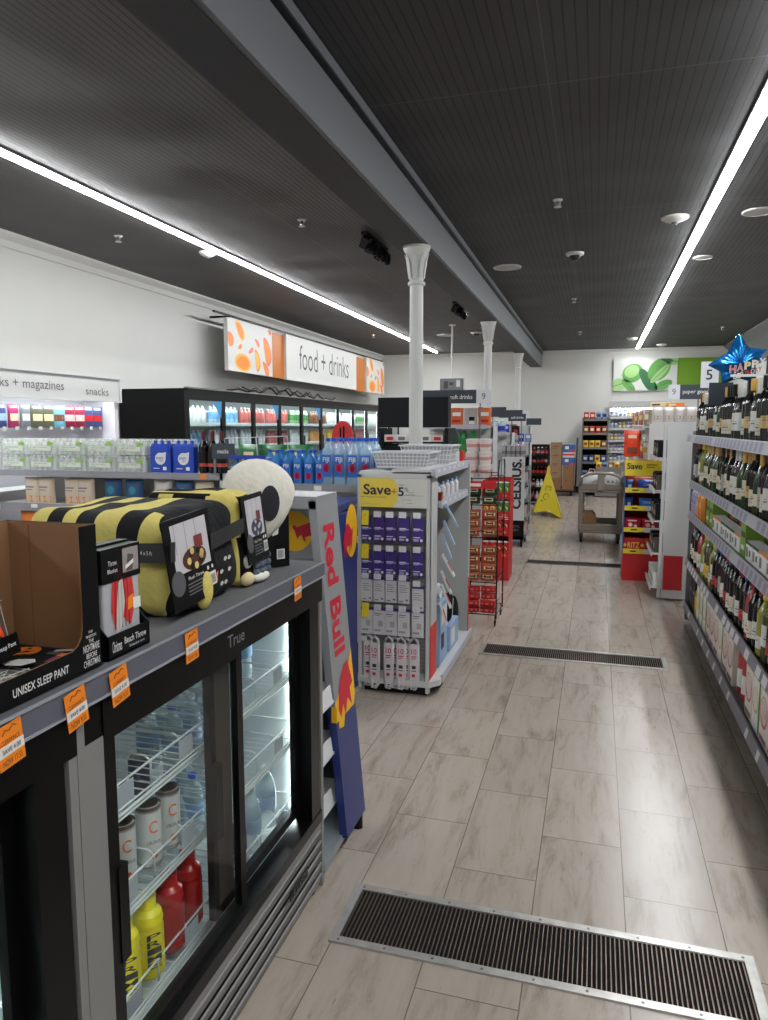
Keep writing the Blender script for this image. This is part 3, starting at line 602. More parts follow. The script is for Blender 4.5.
m.poly([(-.01, -.004), (.02, .004), (.045, .0), (.05, .01), (.02, .016), (-.01, .008)], (-.93, 1.065, z_), (1, .2, 0), (-.2, 1, 0), webw).poly([(.0, -.004), (.026, -.006), (.03, .006), (.0, .008)], (-.945, 1.05, z_-.0005), (1, .2, 0), (-.2, 1, 0), greyf); m.build('leg_print', t)
t = thing('hanging_pants', (-.95, .86, zb+.035), 'grey web patterned pants pack standing upright with orange strip and white tag', 'clothing')
MB().obox((-.985, .91, zb+.14), (.05, .15, .2), greyf, (0, radians(-12), radians(10))).build('cloth', t, bevel=.024)
Rm = Euler((0, radians(-12), radians(10))).to_matrix(); hn, hu, hv = Rm @ X, Rm @ Y, Rm @ Z; hc = Vector((-.985, .91, zb+.14)); F = lambda a_, b_, o_=.0255: hc+hn*o_+hu*a_+hv*b_
m = MB(); web(m, F(-.07, -.085), hu, hv, .14, .17, webw, 3, .0007); m.build('web_print', t)
sm_ = M('strip_orange_red', (226, 74, 26), .6)
MB().prism([F(-.02, -.03, .027), F(.012, -.045, .027), F(-.005, .04, .027), F(-.035, .05, .027)], hn*.002, sm_).build('orange_band', t); MB().prism([F(.02, -.05, .027), F(.05, -.06, .027), F(.03, .03, .027), F(.006, .04, .027)], hn*.002, sm_).build('orange_band', t)
MB().prism([F(.045, .03, .028), F(.068, .022, .028), F(.06, .055, .028), F(.038, .06, .028)], hn*.001, paper).build('paper_tag', t)
m = MB().prism([F(-.07, -.095, .028), F(.08, -.095, .028), F(.08, -.06, .028), F(-.07, -.06, .028)], hn*.002, boxk); m.text('Sleep Pant', F(.045, -.078, .031), hu, hv, .05, .01, lt, .003); m.build('belly_card', t)
# ---------------------------------------------------------------- small throw packs in a black tray
t = thing('display_tray', (-.91, 1.19, zb), 'small low black tray with white lettering holding the throw packs', 'tray')
m = MB().prism([(-.945, 1.126, zb), (-.872, 1.126, zb), (-.872, 1.126, zb+.045), (-.945, 1.126, zb+.12)], (0, .003, 0), boxk).prism([(-.945, 1.255, zb), (-.872, 1.255, zb), (-.872, 1.255, zb+.045), (-.945, 1.255, zb+.12)], (0, .003, 0), boxk)
m.box((-.875, 1.126, zb), (-.872, 1.258, zb+.046), boxk).box((-.96, 1.126, zb), (-.957, 1.258, zb+.12), boxk).box((-.96, 1.126, zb), (-.872, 1.258, zb+.003), boxk); m.build('tray', t)
MB().text('Beach Throw', (-.8712, 1.21, zb+.027), Y, Z, .07, .013, lt, .006).text('Unisex plush cotton', (-.8712, 1.215, zb+.012), Y, Z, .05, .006, lt).text('Christmas', (-.8712, 1.152, zb+.023), Y, Z, .028, .022, lt, .006).build('lettering', t)
clothr = M('throw_red', (190, 44, 42), .8, var=.2, scale=60); clothg = M('throw_grey', (168, 168, 172), .8, var=.08, scale=40)
for i, (dx, lab) in enumerate(((0, 'thin folded throw with red and grey print and black header card, front of the tray'), (-.028, 'thin folded throw standing behind the front red and grey one'))):
    x = -.885+dx; t = thing('throw_blanket', (x, 1.19, zb+.004), lab, 'blanket', 'thin throws in the small tray')
    MB().box((x-.02, 1.133, zb+.004), (x, 1.247, zb+.205+.004*i), clothg).build('folded_cloth', t, bevel=.004)
    m = MB(); 
    m.poly([(-.035, 0), (-.028, .06), (-.02, .1), (0, .112), (.022, .1), (.034, .05), (.04, 0), (.025, -.04), (.0, -.02), (-.02, -.05)], (x+.0012, 1.19, zb+.09), Y, Z, clothr)
    for k in range(5): m.tube([(x+.0016, 1.165+.011*k, zb+.05), (x+.0016, 1.168+.01*k, zb+.12), (x+.0016, 1.172+.007*k, zb+.18)], .0007, M('stitch_dark_red', (120, 20, 24), .8), 4)
    m.poly([(-.018, -.06), (.0, -.05), (.012, .0), (.006, .05), (-.006, .04), (-.014, -.01)], (x+.002, 1.185, zb+.1), Y, Z, webw)
    m.poly([(0, 0), (.022, .004), (.02, .03), (.002, .026)], (x+.0024, 1.205, zb+.08), Y, Z, orange); m.poly([(0, 0), (.024, .0), (.024, .022), (0, .024)], (x+.0028, 1.222, zb+.078), Y, Z, paper)
    m.build('printed_design', t)
    m = MB().box((x-.022, 1.13, zb+.145), (x+.002, 1.25, zb+.211+.004*i), boxk); m.poly([(0, 0), (.05, 0), (.05, .048), (0, .048)], (x+.003, 1.193, zb+0.157), Y, Z, M('photo_grey', (150, 142, 140), .5)); m.poly([(.01, .0), (.03, .0), (.034, .03), (.016, .034)], (x+.0036, 1.193, zb+0.159), Y, Z, M('photo_dark', (84, 74, 70), .5)).poly([(.0, .0), (.026, .01), (.026, .018), (.0, .008)], (x+.004, 1.2, zb+0.163), Y, Z, paper)
    m.text('Throw', (x+.003, 1.162, zb+0.182), Y, Z, .026, .01, lt, .004).text('Blanket', (x+.003, 1.162, zb+0.167), Y, Z, .03, .008, lt, .004); m.build('header_card', t)
# ---------------------------------------------------------------- folded plush blankets with photo cards
fy = M('plush_yellow', (212, 194, 106), .95, var=.08, scale=60, bump=.9); fb = M('plush_black', (15, 15, 17), .95, var=.3, scale=60, bump=.9)
fw = M('plush_white', (226, 221, 210), .95, var=.05, scale=50, bump=.9)
def soft_block(x0, x1, y0, y1, z0, z1, r, colour, n=22, lean=0, name='folded_cloth', par=None, disp=.006, seed=0):
    """rounded cloth block; colour(u, v, face) picks the material"""
    rnd = random.Random(seed); ph = [rnd.random()*6 for _ in range(6)]
    cx, cy, cz = (x0+x1)/2, (y0+y1)/2, (z0+z1)/2; hx, hy, hz = (x1-x0)/2, (y1-y0)/2, (z1-z0)/2
    m = MB()
    def P(p):
        q = Vector((max(-hx+r, min(hx-r, p.x)), max(-hy+r, min(hy-r, p.y)), max(-hz+r, min(hz-r, p.z))))
        d = p-q; v = q+(d.normalized()*r if d.length > 1e-6 else Vector())
        w_ = disp*(sin(v.x*31+ph[0])*sin(v.y*27+ph[1])+.6*sin(v.z*43+v.y*22+ph[2])); k = v.normalized()*w_
        if v.z > 0: k.z -= abs(disp*.7*sin(v.y*17+ph[3]))
        if v.z <= -hz+.004: k = Vector()
        v = v+k; v.x += lean*(v.z+hz); return v+Vector((cx, cy, cz))
    for ax, sgn in ((0, 1), (0, -1), (1, -1), (1, 1), (2, 1), (2, -1)):
        a_, b_ = [(1, 2), (0, 2), (0, 1)][ax]; h = [hx, hy, hz]; grid = []
        for i in range(n+1):
            for j in range(n+1):
                c = [0, 0, 0]; c[ax] = sgn*h[ax]; c[a_] = h[a_]*(2*i/n-1); c[b_] = h[b_]*(2*j/n-1); grid.append(P(Vector(c)))
        for i in range(n):
            for j in range(n):
                f = (i*(n+1)+j, (i+1)*(n+1)+j, (i+1)*(n+1)+j+1, i*(n+1)+j+1)
                if (sgn > 0) == (ax == 1): f = f[::-1]
                mt = colour((i+.5)/n, (j+.5)/n, (ax, sgn))
                if mt not in m.mats: m.mats.append(mt)
                m.f.append([len(m.v)+k for k in f]); m.mi.append(m.mats.index(mt)); m.sm.append(True)
        m.v += grid
    return m.build(name, par)
def stripes(u, v, f):
    ax, s_ = f
    if ax == 1 and s_ < 0:      # wide face towards the camera, u along x, v up
        w_ = u-.07*v*v+.05
        for a_, b_ in ((-.1, .12), (.22, .33), (.47, .64)):
            if a_ < w_ < b_-.03*sin(v*3): return fy
        if abs(u-.86) < .125*min(1, (1-v)/.6)*min(1, (v-.02)/.35+.35) and v < .93: return fy
        return fb
    if ax == 2:
        w_ = u-.02+.1*v*(1-u)
        for a_, b_ in ((-.1, .12), (.22, .33), (.47, .64)):
            if a_ < w_ < b_: return fy
        return fb
    return fb
def striped_plush():
    m = bpy.data.materials.new('striped_plush'); m.use_nodes = True; nt = m.node_tree; b = nt.nodes['Principled BSDF']; N, L = nt.nodes.new, nt.links.new
    def op(o, *a):
        n = N('ShaderNodeMath'); n.operation = o
        for i, x in enumerate(a):
            if hasattr(x, 'links'): L(x, n.inputs[i])
            else: n.inputs[i].default_value = x
        return n.outputs[0]
    tc = N('ShaderNodeTexCoord'); sp = N('ShaderNodeSeparateXYZ'); L(tc.outputs['Object'], sp.inputs[0]); x, y, z = sp.outputs
    u = op('DIVIDE', op('ADD', x, 1.29-1.08), .385); v = op('DIVIDE', z, .295); d = op('MULTIPLY', op('ADD', y, .17), 1.2)
    wv = N('ShaderNodeTexNoise'); wv.inputs['Scale'].default_value = 7; wv.inputs['Detail'].default_value = 1; L(tc.outputs['Object'], wv.inputs[0])
    w_ = op('ADD', op('ADD', op('SUBTRACT', u, op('MULTIPLY', op('MULTIPLY', v, v), .09)), op('MULTIPLY', op('MAXIMUM', d, 0), .12)), op('MULTIPLY', op('SUBTRACT', wv.outputs[0], .5), .08))
    band = lambda a_, b_: op('MULTIPLY', op('GREATER_THAN', w_, a_), op('LESS_THAN', w_, b_))
    st = op('MAXIMUM', op('MAXIMUM', band(-.4, .08), band(.19, .28)), band(.42, .6))
    hw = op('MULTIPLY', op('MINIMUM', 1, op('DIVIDE', op('SUBTRACT', .97, v), .55)), op('MULTIPLY', .12, op('MINIMUM', 1, op('ADD', .35, op('DIVIDE', v, .4)))))
    tri = op('MULTIPLY', op('LESS_THAN', op('ABSOLUTE', op('SUBTRACT', u, .84)), hw), op('LESS_THAN', d, .06))
    mask = op('MULTIPLY', op('MAXIMUM', st, tri), op('LESS_THAN', u, .99))
    nz = N('ShaderNodeTexNoise'); nz.inputs['Scale'].default_value = 60; nz.inputs['Detail'].default_value = 4; L(tc.outputs['Object'], nz.inputs[0])
    mx = N('ShaderNodeMixRGB'); L(mask, mx.inputs[0]); mx.inputs[1].default_value = rgb((14, 14, 16)); mx.inputs[2].default_value = rgb((212, 196, 110)); L(mx.outputs[0], b.inputs['Base Color'])
    b.inputs['Roughness'].default_value = .95; bp = N('ShaderNodeBump'); bp.inputs['Strength'].default_value = .9; bp.inputs['Distance'].default_value = .004; L(nz.outputs[0], bp.inputs['Height']); L(bp.outputs[0], b.inputs['Normal']); return m
fs = striped_plush()
def stripes(u, v, f): return fs
t = thing('plush_blanket', (-1.08, 1.57, zb), 'large folded black and yellow striped plush blanket with a photo card', 'blanket')
soft_block(-1.29, -.905, 1.40, 1.74, zb, zb+.25, .05, stripes, 36, lean=-.09, par=t, seed=2)
gry_ = M('fine_print_grey', (120, 120, 122), .6)
def photo_card(t, yc_, zc_, x, wd, hh, tilt, pic):
    R = Matrix.Rotation(tilt, 3, 'X'); U = R @ Vector((0, 1, 0)); V = R @ Vector((-.1, 0, 1)).normalized(); O = Vector((x, yc_, zc_)); nrm = U.cross(V).normalized()
    def q(a, b, c, d, mt, o): m.poly([(a, b), (c, b), (c, d), (a, d)], O+nrm*o, U, V, mt)
    m = MB().prism([O-U*wd/2-V*hh/2, O+U*wd/2-V*hh/2, O+U*wd/2+V*hh/2, O-U*wd/2+V*hh/2], -nrm*.003, boxk)
    q(-wd*.36, -hh*.12, wd*.4, hh*.43, M('photo_pale', (196, 192, 196), .5), .0008)
    for k in range(3): q(-wd*.3+wd*.22*k, hh*.1, -wd*.285+wd*.22*k, hh*.43, M('photo_shade', (150, 148, 156), .5), .0012)
    rnd = random.Random(int(yc_*100))
    m.disc(O+nrm*.0016-V*hh*.0+U*wd*.05, U, V, wd*.26, pic[0], 18, hh*.13)
    for k in range(9): m.disc(O+nrm*.002+U*wd*(.05+.19*cos(k*2.4)*(.4+.6*rnd.random()))+V*hh*(.09*sin(k*2.4)), U, V, wd*.045, pic[1+k % 2], 8)
    q(wd*.08, hh*.1, wd*.26, hh*.24, pic[3], .0022)
    m.disc(O+nrm*.003-U*wd*.36-V*hh*.2, U, V, wd*.14, M('seal_grey', (84, 84, 88), .5), 16, hh*.14)
    q(wd*.27, -hh*.4, wd*.46, -hh*.24, paper, .0012)
    for k in range(7): q(wd*.29+k*wd*.022, -hh*.38, wd*.3+k*wd*.022, -hh*.27, ink, .0018)
    m.disc(O+nrm*.0015+U*wd*.3-V*hh*.18, U, V, .005, lt, 10); m.disc(O+nrm*.0015+U*wd*.4-V*hh*.18, U, V, .005, lt, 10)
    m.text('Plush Throw', O+nrm*.0012-V*hh*.2+U*wd*.03, U, V, wd*.34, .008, lt, .003)
    for k in range(4): q(-wd*.17, -hh*.27-.008*k, wd*(.2-.04*(k % 2)), -hh*.27-.008*k+.0025, gry_, .0014)
    return m
photo_card(t, 1.475, zb+.135, -.9, .2, .21, radians(4), (M('pic_brown', (70, 34, 24), .6), M('pic_cream', (214, 190, 110), .6), M('pic_dark', (30, 24, 24), .6), M('pic_red', (120, 40, 36), .6))).build('photo_card', t)
m2_ = MB()
m = MB().prism([(-1.0, 1.386, zb+.135), (-.905, 1.386, zb+.14), (-.905, 1.386, zb+.185), (-1.0, 1.386, zb+.18)], (0, -.003, 0), M('belt_card', (40, 41, 42), .5)).box((-.902, 1.386, zb+.14), (-.899, 1.385+.02, zb+.185), MATS['belt_card'])
m2_.prism([(-.9, 1.56, zb+.14), (-.9, 1.735, zb+.16), (-.9, 1.735, zb+.2), (-.9, 1.56, zb+.18)], (.002, 0, 0), MATS['belt_card']); m2_.build('belly_band', t)
m.text('4 x 5 ft', (-.96, 1.3825, zb+.16), X, Z, .03, .009, lt, .003); m.build('belly_band', t)
def blob(m, c, r, mt, n=14, k=10):
    c = Vector(c); vs = []; fs = []
    for i in range(k+1):
        th_ = pi*i/k
        for j in range(n): a = 2*pi*j/n; vs.append(c+Vector((r[0]*sin(th_)*cos(a), r[1]*sin(th_)*sin(a), r[2]*cos(th_))))
    for i in range(k):
        for j in range(n): fs.append((i*n+j, (i+1)*n+j, (i+1)*n+(j+1) % n, i*n+(j+1) % n))
    return m.add(vs, fs, mt, True)
m = MB(); blob(m, (-.905, 1.53, zb+.05), (.022, .03, .05), fy); m.build('yellow_patch', t)
m = MB(); 
for k in range(6): m.poly([(-.008, -.003), (0, -.006), (.01, 0), (.004, .006), (-.006, .004)], (-.893, 1.6+.02*(k % 3), zb+.05+.03*(k//2)), Y, Z, webw)
m.poly([(-.006, -.018), (.006, -.014), (.002, 0), (.007, .016), (-.004, .012)], (-.892, 1.575, zb+.07), Y, Z, orange); m.build('printed_flecks', t)
def second(u, v, f):
    ax, s_ = f
    if ax == 2: return fy if (.12 < v < .4 or u > .72) else fb
    if ax == 1: return fy if u > .7 or .2 < u < .34 else fb
    if ax == 0: return fy if (v > .55 and (u < .2 or u > .8)) or (u > .86 and v > .2) else (M('plush_maroon', (92, 26, 30), .95) if v < .25 and u > .7 else fb)
    return fb
t = thing('plush_blanket', (-1.0, 1.87, zb), 'folded yellow and black plush blanket between the striped one and the white cushion', 'blanket')
soft_block(-1.2, -.915, 1.755, 1.9, zb, zb+.265, .035, second, 26, lean=-.1, par=t, seed=5)
photo_card(t, 1.83, zb+.16, -.912, .13, .19, radians(3), (M('pic_navy', (58, 66, 96), .6), M('pic_light', (200, 196, 170), .6), M('pic_black', (34, 36, 46), .6), M('pic_maroon', (110, 40, 44), .6))).build('photo_card', t)
m = MB()
for k in range(14):
    blob(m, (-.918+.004*(k % 2), 1.84+.022*(k % 4), zb+.03+.02*(k//4)), (.012, .013, .012), M('plush_slate', (84, 94, 106), .95, bump=.6, scale=100), 8, 6)
blob(m, (-.92, 1.79, zb+.02), (.018, .03, .02), M('plush_cream', (214, 196, 150), .95), 10, 6); blob(m, (-.915, 1.86, zb+.014), (.02, .05, .014), fw, 10, 6); blob(m, (-.918, 1.79, zb+.07), (.012, .02, .02), fw, 8, 6)
m.build('plush_figures', t)
# white round plush cushion standing at the end, with its black backing card
t = thing('plush_cushion', (-.98, 2.05, zb), 'round white plush cushion with a dark oval patch standing on a black card', 'cushion')
m = MB(); R = Matrix.Rotation(radians(35), 3, 'Z')
c0 = Vector((-1.0, 2.03, zb+.23)); nn = 28; vs = []; fs = []
for i in range(15):
    th_ = pi*i/14
    for j in range(nn):
        a = 2*pi*j/nn; e = 1+.03*sin(3*a+1); p = Vector((.055*cos(th_), .122*e*sin(th_)*cos(a), .115*e*sin(th_)*sin(a)+(.0)))
        if p.z < 0: p.y *= 1-.18*(-p.z/.118); p.z *= 1.25
        vs.append(c0+Matrix.Rotation(radians(-38), 3, 'Z') @ p)
for i in range(14):
    for j in range(nn): fs.append((i*nn+j, (i+1)*nn+j, (i+1)*nn+(j+1) % nn, i*nn+(j+1) % nn))
m.add(vs, [f[::-1] for f in fs], fw, True); m.build('cushion', t)
Rz = Matrix.Rotation(radians(-38), 3, 'Z'); m = MB()
def patch(cy, cz, ry, rz_, mt, dx=.0):
    pts = []
    for j in range(20):
        a = 2*pi*j/20
        for kk_ in (1,): 
            yy, zz = cy+ry*cos(a), cz+rz_*sin(a); s_ = max(0, 1-(yy/.135)**2-(zz/.145)**2); pts.append(c0+Rz @ Vector((.055*math.sqrt(s_)+.003+dx, yy, zz)))
    s_ = max(0, 1-(cy/.135)**2-(cz/.145)**2); cc = c0+Rz @ Vector((.055*math.sqrt(s_)+.007+dx, cy, cz))
    m.add(pts+[cc], [(j, (j+1) % 20, 20) for j in range(20)], mt, True)
patch(.012, -.022, .034, .056, M('patch_charcoal', (38, 38, 44), .9))
m.build('dark_patch', t)
m = MB().box((-.03, -.075, 0), (.0, .075, .17), boxk); m.v = [Rz @ v+Vector((-.975, 2.04, zb)) for v in m.v]
o_ = Vector((-.975, 2.04, zb)); U2 = Rz @ Y; nx = Rz @ X
m.disc(o_+nx*.001-U2*.02+Z*.09, U2, Z, .018, MATS['seal_grey'], 14, .024); m.disc(o_+nx*.001-U2*.05+Z*.115, U2, Z, .013, lt, 12)
m.poly([(0, 0), (.02, .005), (.025, .035), (.008, .04)], o_+nx*.001+U2*.015+Z*.1, U2, Z, lt); m.poly([(0, 0), (.028, 0), (.028, .032), (0, .032)], o_+nx*.001+U2*.03+Z*.025, U2, Z, paper)
for k in range(5): m.poly([(0, 0), (.002, 0), (.002, .024), (0, .024)], o_+nx*.0016+U2*(.034+.004*k)+Z*.029, U2, Z, ink)
for k in range(4): m.poly([(-.025, 0), (.02-.006*(k % 2), 0), (.02-.006*(k % 2), .003), (-.025, .003)], o_+nx*.001-U2*.03+Z*(.055-.009*k), U2, Z, gry_)
m.build('backing_card', t)
# ---------------------------------------------------------------- leaning silver and blue energy drink rack beyond the cooler
silver = M('rack_silver', (158, 160, 163), .38, .25); rbblue = M('rack_blue', (34, 50, 112), .4); rby = M('sun_yellow', (246, 190, 24), .45); rbr = M('bull_red', (204, 30, 52), .45)
BULL = [(-.5, -.05), (-.46, .1), (-.4, .2), (-.36, .12), (-.3, .2), (-.2, .27), (-.02, .3), (.18, .22), (.36, .14), (.46, .2), (.5, .12), (.44, .02), (.4, -.12), (.36, -.24), (.3, -.14), (.24, -.1), (.2, -.24), (.12, -.34), (.14, -.18), (.02, -.12), (-.12, -.14), (-.2, -.3), (-.3, -.36), (-.24, -.22), (-.3, -.14), (-.38, -.26), (-.46, -.3), (-.4, -.14)]
def bull(m, O, U, V, w_, h_, mt, flip=1): return m.poly([(a*w_*flip, b*h_*1.5) for a, b in (BULL if flip > 0 else BULL[::-1])], O, U, V, mt)
t = thing('energy_drink_rack', (-1.05, 2.55, 0), 'tapered silver and blue energy drink rack with red lettering standing just beyond the cooler', 'drink rack')
# right side panel leans: x from -.855 at the floor to -.968 at the top
y0_, y1_ = 2.43, 2.65
def sx(z): return -.855-(.113)*(z-.05)/1.27
def side(z0, z1, mt, m, th_=.03, o=0):
    m.prism([(sx(z0)+o, y0_, z0), (sx(z0)+o, y1_, z0), (sx(z1)+o, y1_, z1), (sx(z1)+o, y0_, z1)], (-th_, 0, 0), mt); return m
m = side(.05, .56, rbblue, MB()); m.build('side_panel', t)
m = side(.56, 1.33, silver, MB()); m.build('side_panel', t)
m = MB()
def SP(a, b, o=.0012): z = b; return Vector((sx(z)+o, a, z))
m.add([SP(y0_, .5), SP(y1_-.02, .5), SP(y1_, .54), SP(y1_, .72), SP(y1_-.06, .66), SP(y0_+.05, .6), SP(y0_, .57)], [tuple(range(7))], rby)
m.add([SP(y0_+.03+a*.17, .58+b*.14, .002) for a, b in ((0, -.3), (.1, .2), (.3, .5), (.55, .75), (.8, .8), (.9, .45), (1, .1), (.8, .0), (.85, -.5), (.6, -.2), (.4, -.6), (.3, -.25), (.1, -.55))], [tuple(range(13))], rbr)
m.add([SP(y0_+.02, .47, .0016), SP(y0_+.07, .46, .0016), SP(y0_+.09, .5, .0016), SP(y0_+.02, .52, .0016)], [(0, 1, 2, 3)], rby)
m.box((-.915, y0_-.0015, .5), (-.893, y0_-.0005, .56), rby)
m.build('bull_emblem', t)
m = MB(); v_ = (SP(y0_, .6)-SP(y0_, 1.3)).normalized(); m.text('Red Bull', SP(2.53, .985, .0015), v_, Y, .5, .115, rbr, .03); m.build('lettering', t)
m = MB()   # arched header with recess
m.box((-1.5, 2.43, 1.3), (sx(1.33), 2.65, 1.345), silver).box((-1.5, 2.43, .05), (-1.47, 2.65, 1.3), silver)
m.build('arch', t)
m = MB().box((-1.47, 2.6, 1.08), (sx(1.3)-.012, 2.61, 1.3), silver); m.disc((-1.13, 2.598, 1.19), X, Z, .08, rby, 24); bull(m, (-1.06, 2.596, 1.19), X, Z, .15, .085, rbr, -1); m.build('header_panel', t)
m = MB().box((-1.47, 2.44, 1.075), (sx(1.1)-.03, 2.6, 1.085), silver); m.build('top_shelf', t)
MB().prism([(-1.47, 2.62, .05), (-.9, 2.62, .05), (-.99, 2.62, 1.08), (-1.47, 2.62, 1.08)], (0, .02, 0), M('rack_dark_grey', (70, 72, 76), .5)).build('back_panel', t)  # back panel in a darker grey than the silver sides
MB().prism([(-1.47, 2.26, .015), (-.88, 2.26, .015), (-.87, 2.64, .05), (-1.47, 2.64, .05)], (0, 0, .03), M('rack_base', (150, 158, 164), .35, .3)).build('base', t)
for q, (zz) in enumerate((.62, .42, .22)):
    MB().box((-1.46, 2.3, zz-.04), (-.905, 2.6, zz-.03), capw).prism([(-1.46, 2.3, zz-.04), (-1.46, 2.3, zz+.035), (-.915, 2.3, zz+.03), (-.905, 2.3, zz-.04)], (0, -.006, 0), capw).prism([(-.905, 2.3, zz-.04), (-.905, 2.42, zz-.04), (-.915, 2.42, zz+.03), (-.915, 2.3, zz+.03)], (-.004, 0, 0), capw).build('can_tray', t)
MB().lathe((-.87, 2.6, 0), [(.02, 0), (.02, .05)], black, 10).lathe((-1.4, 2.6, 0), [(.02, 0), (.02, .05)], black, 10).lathe((-1.4, 2.33, 0), [(.015, 0), (.015, .02)], black, 10).build('foot', t)
ecan = can('energy_can', .0262, .135, M('can_blue', (30, 60, 140), .25, .5), [(M('can_silver', (180, 185, 190), .25, .6), .12, .4), (rbr, .42, .55)], 'can')
n = 0
for q, zz in enumerate((.59, .39, .19)):
    for j in range(4):
        place(ecan, (-.95-.06*j, 2.36, zz+.002), f'blue and silver energy drink can, {["top","middle","bottom"][q]} tray of the leaning rack, {nth(j)} from the aisle', 'energy drink cans in the leaning rack')
# ---------------------------------------------------------------- power accessories end display
gw = M('gondola_white', (200, 201, 200), .45); peg = M('pegboard_grey', (158, 158, 156), .6); purple = M('pack_purple', (66, 48, 128), .45); packw = M('pack_white', (214, 212, 214), .5)
tagy = M('tag_yellow', (238, 214, 40), .5); blackp = M('base_black', (24, 24, 26), .5); palew = M('card_white', (218, 220, 224), .5); lblue = M('pack_light_blue', (150, 178, 214), .45); signy = M('sign_yellow', (232, 206, 82), .5)
Xa, Xb, Ya, Yb = -1.345, -.905, 4.04, 5.2
t = thing('end_display', (-1.12, 4.6, 0), 'white end display under a Save +5% sign, hung with chargers and power strips', 'store display')
t_end = t
m = MB().box((Xa, Ya, .02), (Xa+.022, Ya+.03, 1.32), gw).box((Xb-.022, Ya, .02), (Xb, Ya+.03, 1.32), gw)
m.box((Xa, Ya, 1.3), (Xb, Ya+.2, 1.325), gw); m.build('frame', t)
MB().box((Xa+.022, Ya+.06, .12), (Xb-.022, Ya+.08, 1.3), peg).build('pegboard', t)
m = MB()
for k in range(46): m.box((Xa+.025, Ya+.0585, .14+k*.0245), (Xb-.025, Ya+.06, .142+k*.0245), M('peg_line', (120, 120, 118), .6))
m.build('pegboard_grooves', t)
MB().box((Xa+.03, Ya+.03, 0), (Xb-.02, Yb-.03, .06), blackp).build('base', t)
MB().prism([(Xa, Ya-.01, .06), (Xb+.0, Ya-.01, .06), (Xb+.055, Ya+.06, .06), (Xb+.055, Yb, .06), (Xa, Yb, .06)], (0, 0, .035), gw).box((Xb+.05, Ya+.1, .06), (Xb+.062, Yb, .11), strip).build('base_deck', t)
m = MB().box((Xa+.018, Ya-.006, 1.128), (Xb-.018, Ya+.002, 1.298), M('sign_pale', (214, 214, 208), .5)); m.build('header_sign', t)
m = MB(); m.poly([(0, 0), (.2, 0), (.222, .03), (.232, .085), (.222, .14), (.2, .17), (0, .17)], (Xa+.018, Ya-.0075, 1.128), X, Z, signy); m.build('sign_field', t)
nv = M('navy_ink', (28, 34, 58), .5)
m = MB().text('Save', (Xa+.123, Ya-.009, 1.232), X, Z, .168, .062, nv, .02).text('+', (Xa+.226, Ya-.009, 1.222), X, Z, .032, .032, M('plus_red', (214, 84, 46), .5)).text('5', (Xa+.268, Ya-.009, 1.222), X, Z, .034, .052, nv, .02).text('%', (Xa+.3, Ya-.009, 1.236), X, Z, .024, .022, nv, .0)
m.text('EARN', (Xa+.272, Ya-.009, 1.26), X, Z, .03, .008, nv).text('with Walgreens brands', (Xa+.1, Ya-.009, 1.187), X, Z, .16, .012, M('khaki_ink', (130, 110, 50), .5)).text('Walgreens', (Xa+.325, Ya-.009, 1.218), X, Z, .04, .008, nv).text('Cash rewards', (Xa+.325, Ya-.009, 1.206), X, Z, .05, .007, nv)
m.box((Xa+.25, Ya-.0085, 1.199), (Xb-.04, Ya-.0075, 1.2005), nv).text('storewide', (Xa+.3, Ya-.009, 1.175), X, Z, .06, .006, nv).text('details', (Xa+.32, Ya-.009, 1.155), X, Z, .03, .005, nv).text('with myWalgreens membership', (Xa+.08, Ya-.009, 1.145), X, Z, .12, .006, MATS['khaki_ink']); m.build('lettering', t)
# hooks and price flags
rows = [(1.075, 'top', 0), (.875, 'second', 0), (.705, 'third', 1), (.52, 'fourth', 1)]
colx = [-1.288, -1.212, -1.138, -1.06, -.975]
fl = lambda x, z, w_, h_, mt, nm: MB().obox((x, Ya-.022, z), (w_, .002, h_), mt, (radians(-6), 0, random.uniform(-.05, .05))).build(nm, t)
for z, nm, kk in rows:
    for i, x in enumerate(colx):
        MB().tube([(x-.006, Ya+.06, z+.005), (x-.006, Ya-.02, z+.005), (x-.006, Ya-.024, z+.01)], .002, chrome, 5).build('hook', t)
        if i == 0 and z != .705: fl(x-.004, z-.01, .044, .085, tagy, 'yellow_price_flag')
        else: fl(x-.004, z+.012-(.03 if (i == 4 and z == .705) else 0), .044, .034, palew, 'price_flag')
# purple packs
pp = proto('charger_pack', 'charger pack')
MB().prism([(-.033, 0, -.15), (.033, 0, -.15), (.033, 0, 0), (-.033, 0, 0)], (0, .012, 0), purple).build('card', pp); cd_ = pp.children[0]
m = MB()
for zt in (-.05, -.1): m.box((-.028, -.0015, zt-.022), (.012, -.0002, zt-.016), lt).box((-.028, -.0015, zt-.032), (.004, -.0002, zt-.028), lblue)
m.box((-.028, -.0015, -.078), (.03, -.0002, -.071), M('pack_lilac', (170, 160, 214), .5)).disc((.02, -.0016, -.135), X, Z, .009, lt, 10); m.box((-.028, -.0015, -.142), (.002, -.0002, -.13), MATS['pack_lilac']); m.build('print', cd_)
wp = proto('cable_pack', 'cable pack')
MB().box((-.034, 0, -.145), (.034, .014, -.012), packw).build('card', wp); cd_ = wp.children[0]; MB().box((-.034, -.001, -.012), (.034, .014, 0), purple).build('top_band', wp)
m = MB()
for k in range(4): m.box((-.026, -.001, -.04-.013*k), (.01+.012*(k % 2), -.0002, -.037-.013*k), M('pack_grey_ink', (120, 116, 124), .5))
m.box((.012, -.001, -.13), (.026, -.0002, -.12), MATS['pack_grey_ink']).box((-.026, -.001, -.135), (-.004, -.0002, -.13), MATS['pack_grey_ink']); m.build('print', cd_)
ap = proto('adapter_pack', 'adapter pack')
MB().box((-.036, 0, -.16), (.036, .02, -.012), packw).build('card', ap); cd_ = ap.children[0]; MB().box((-.036, -.001, -.012), (.036, .02, 0), purple).build('top_band', ap)
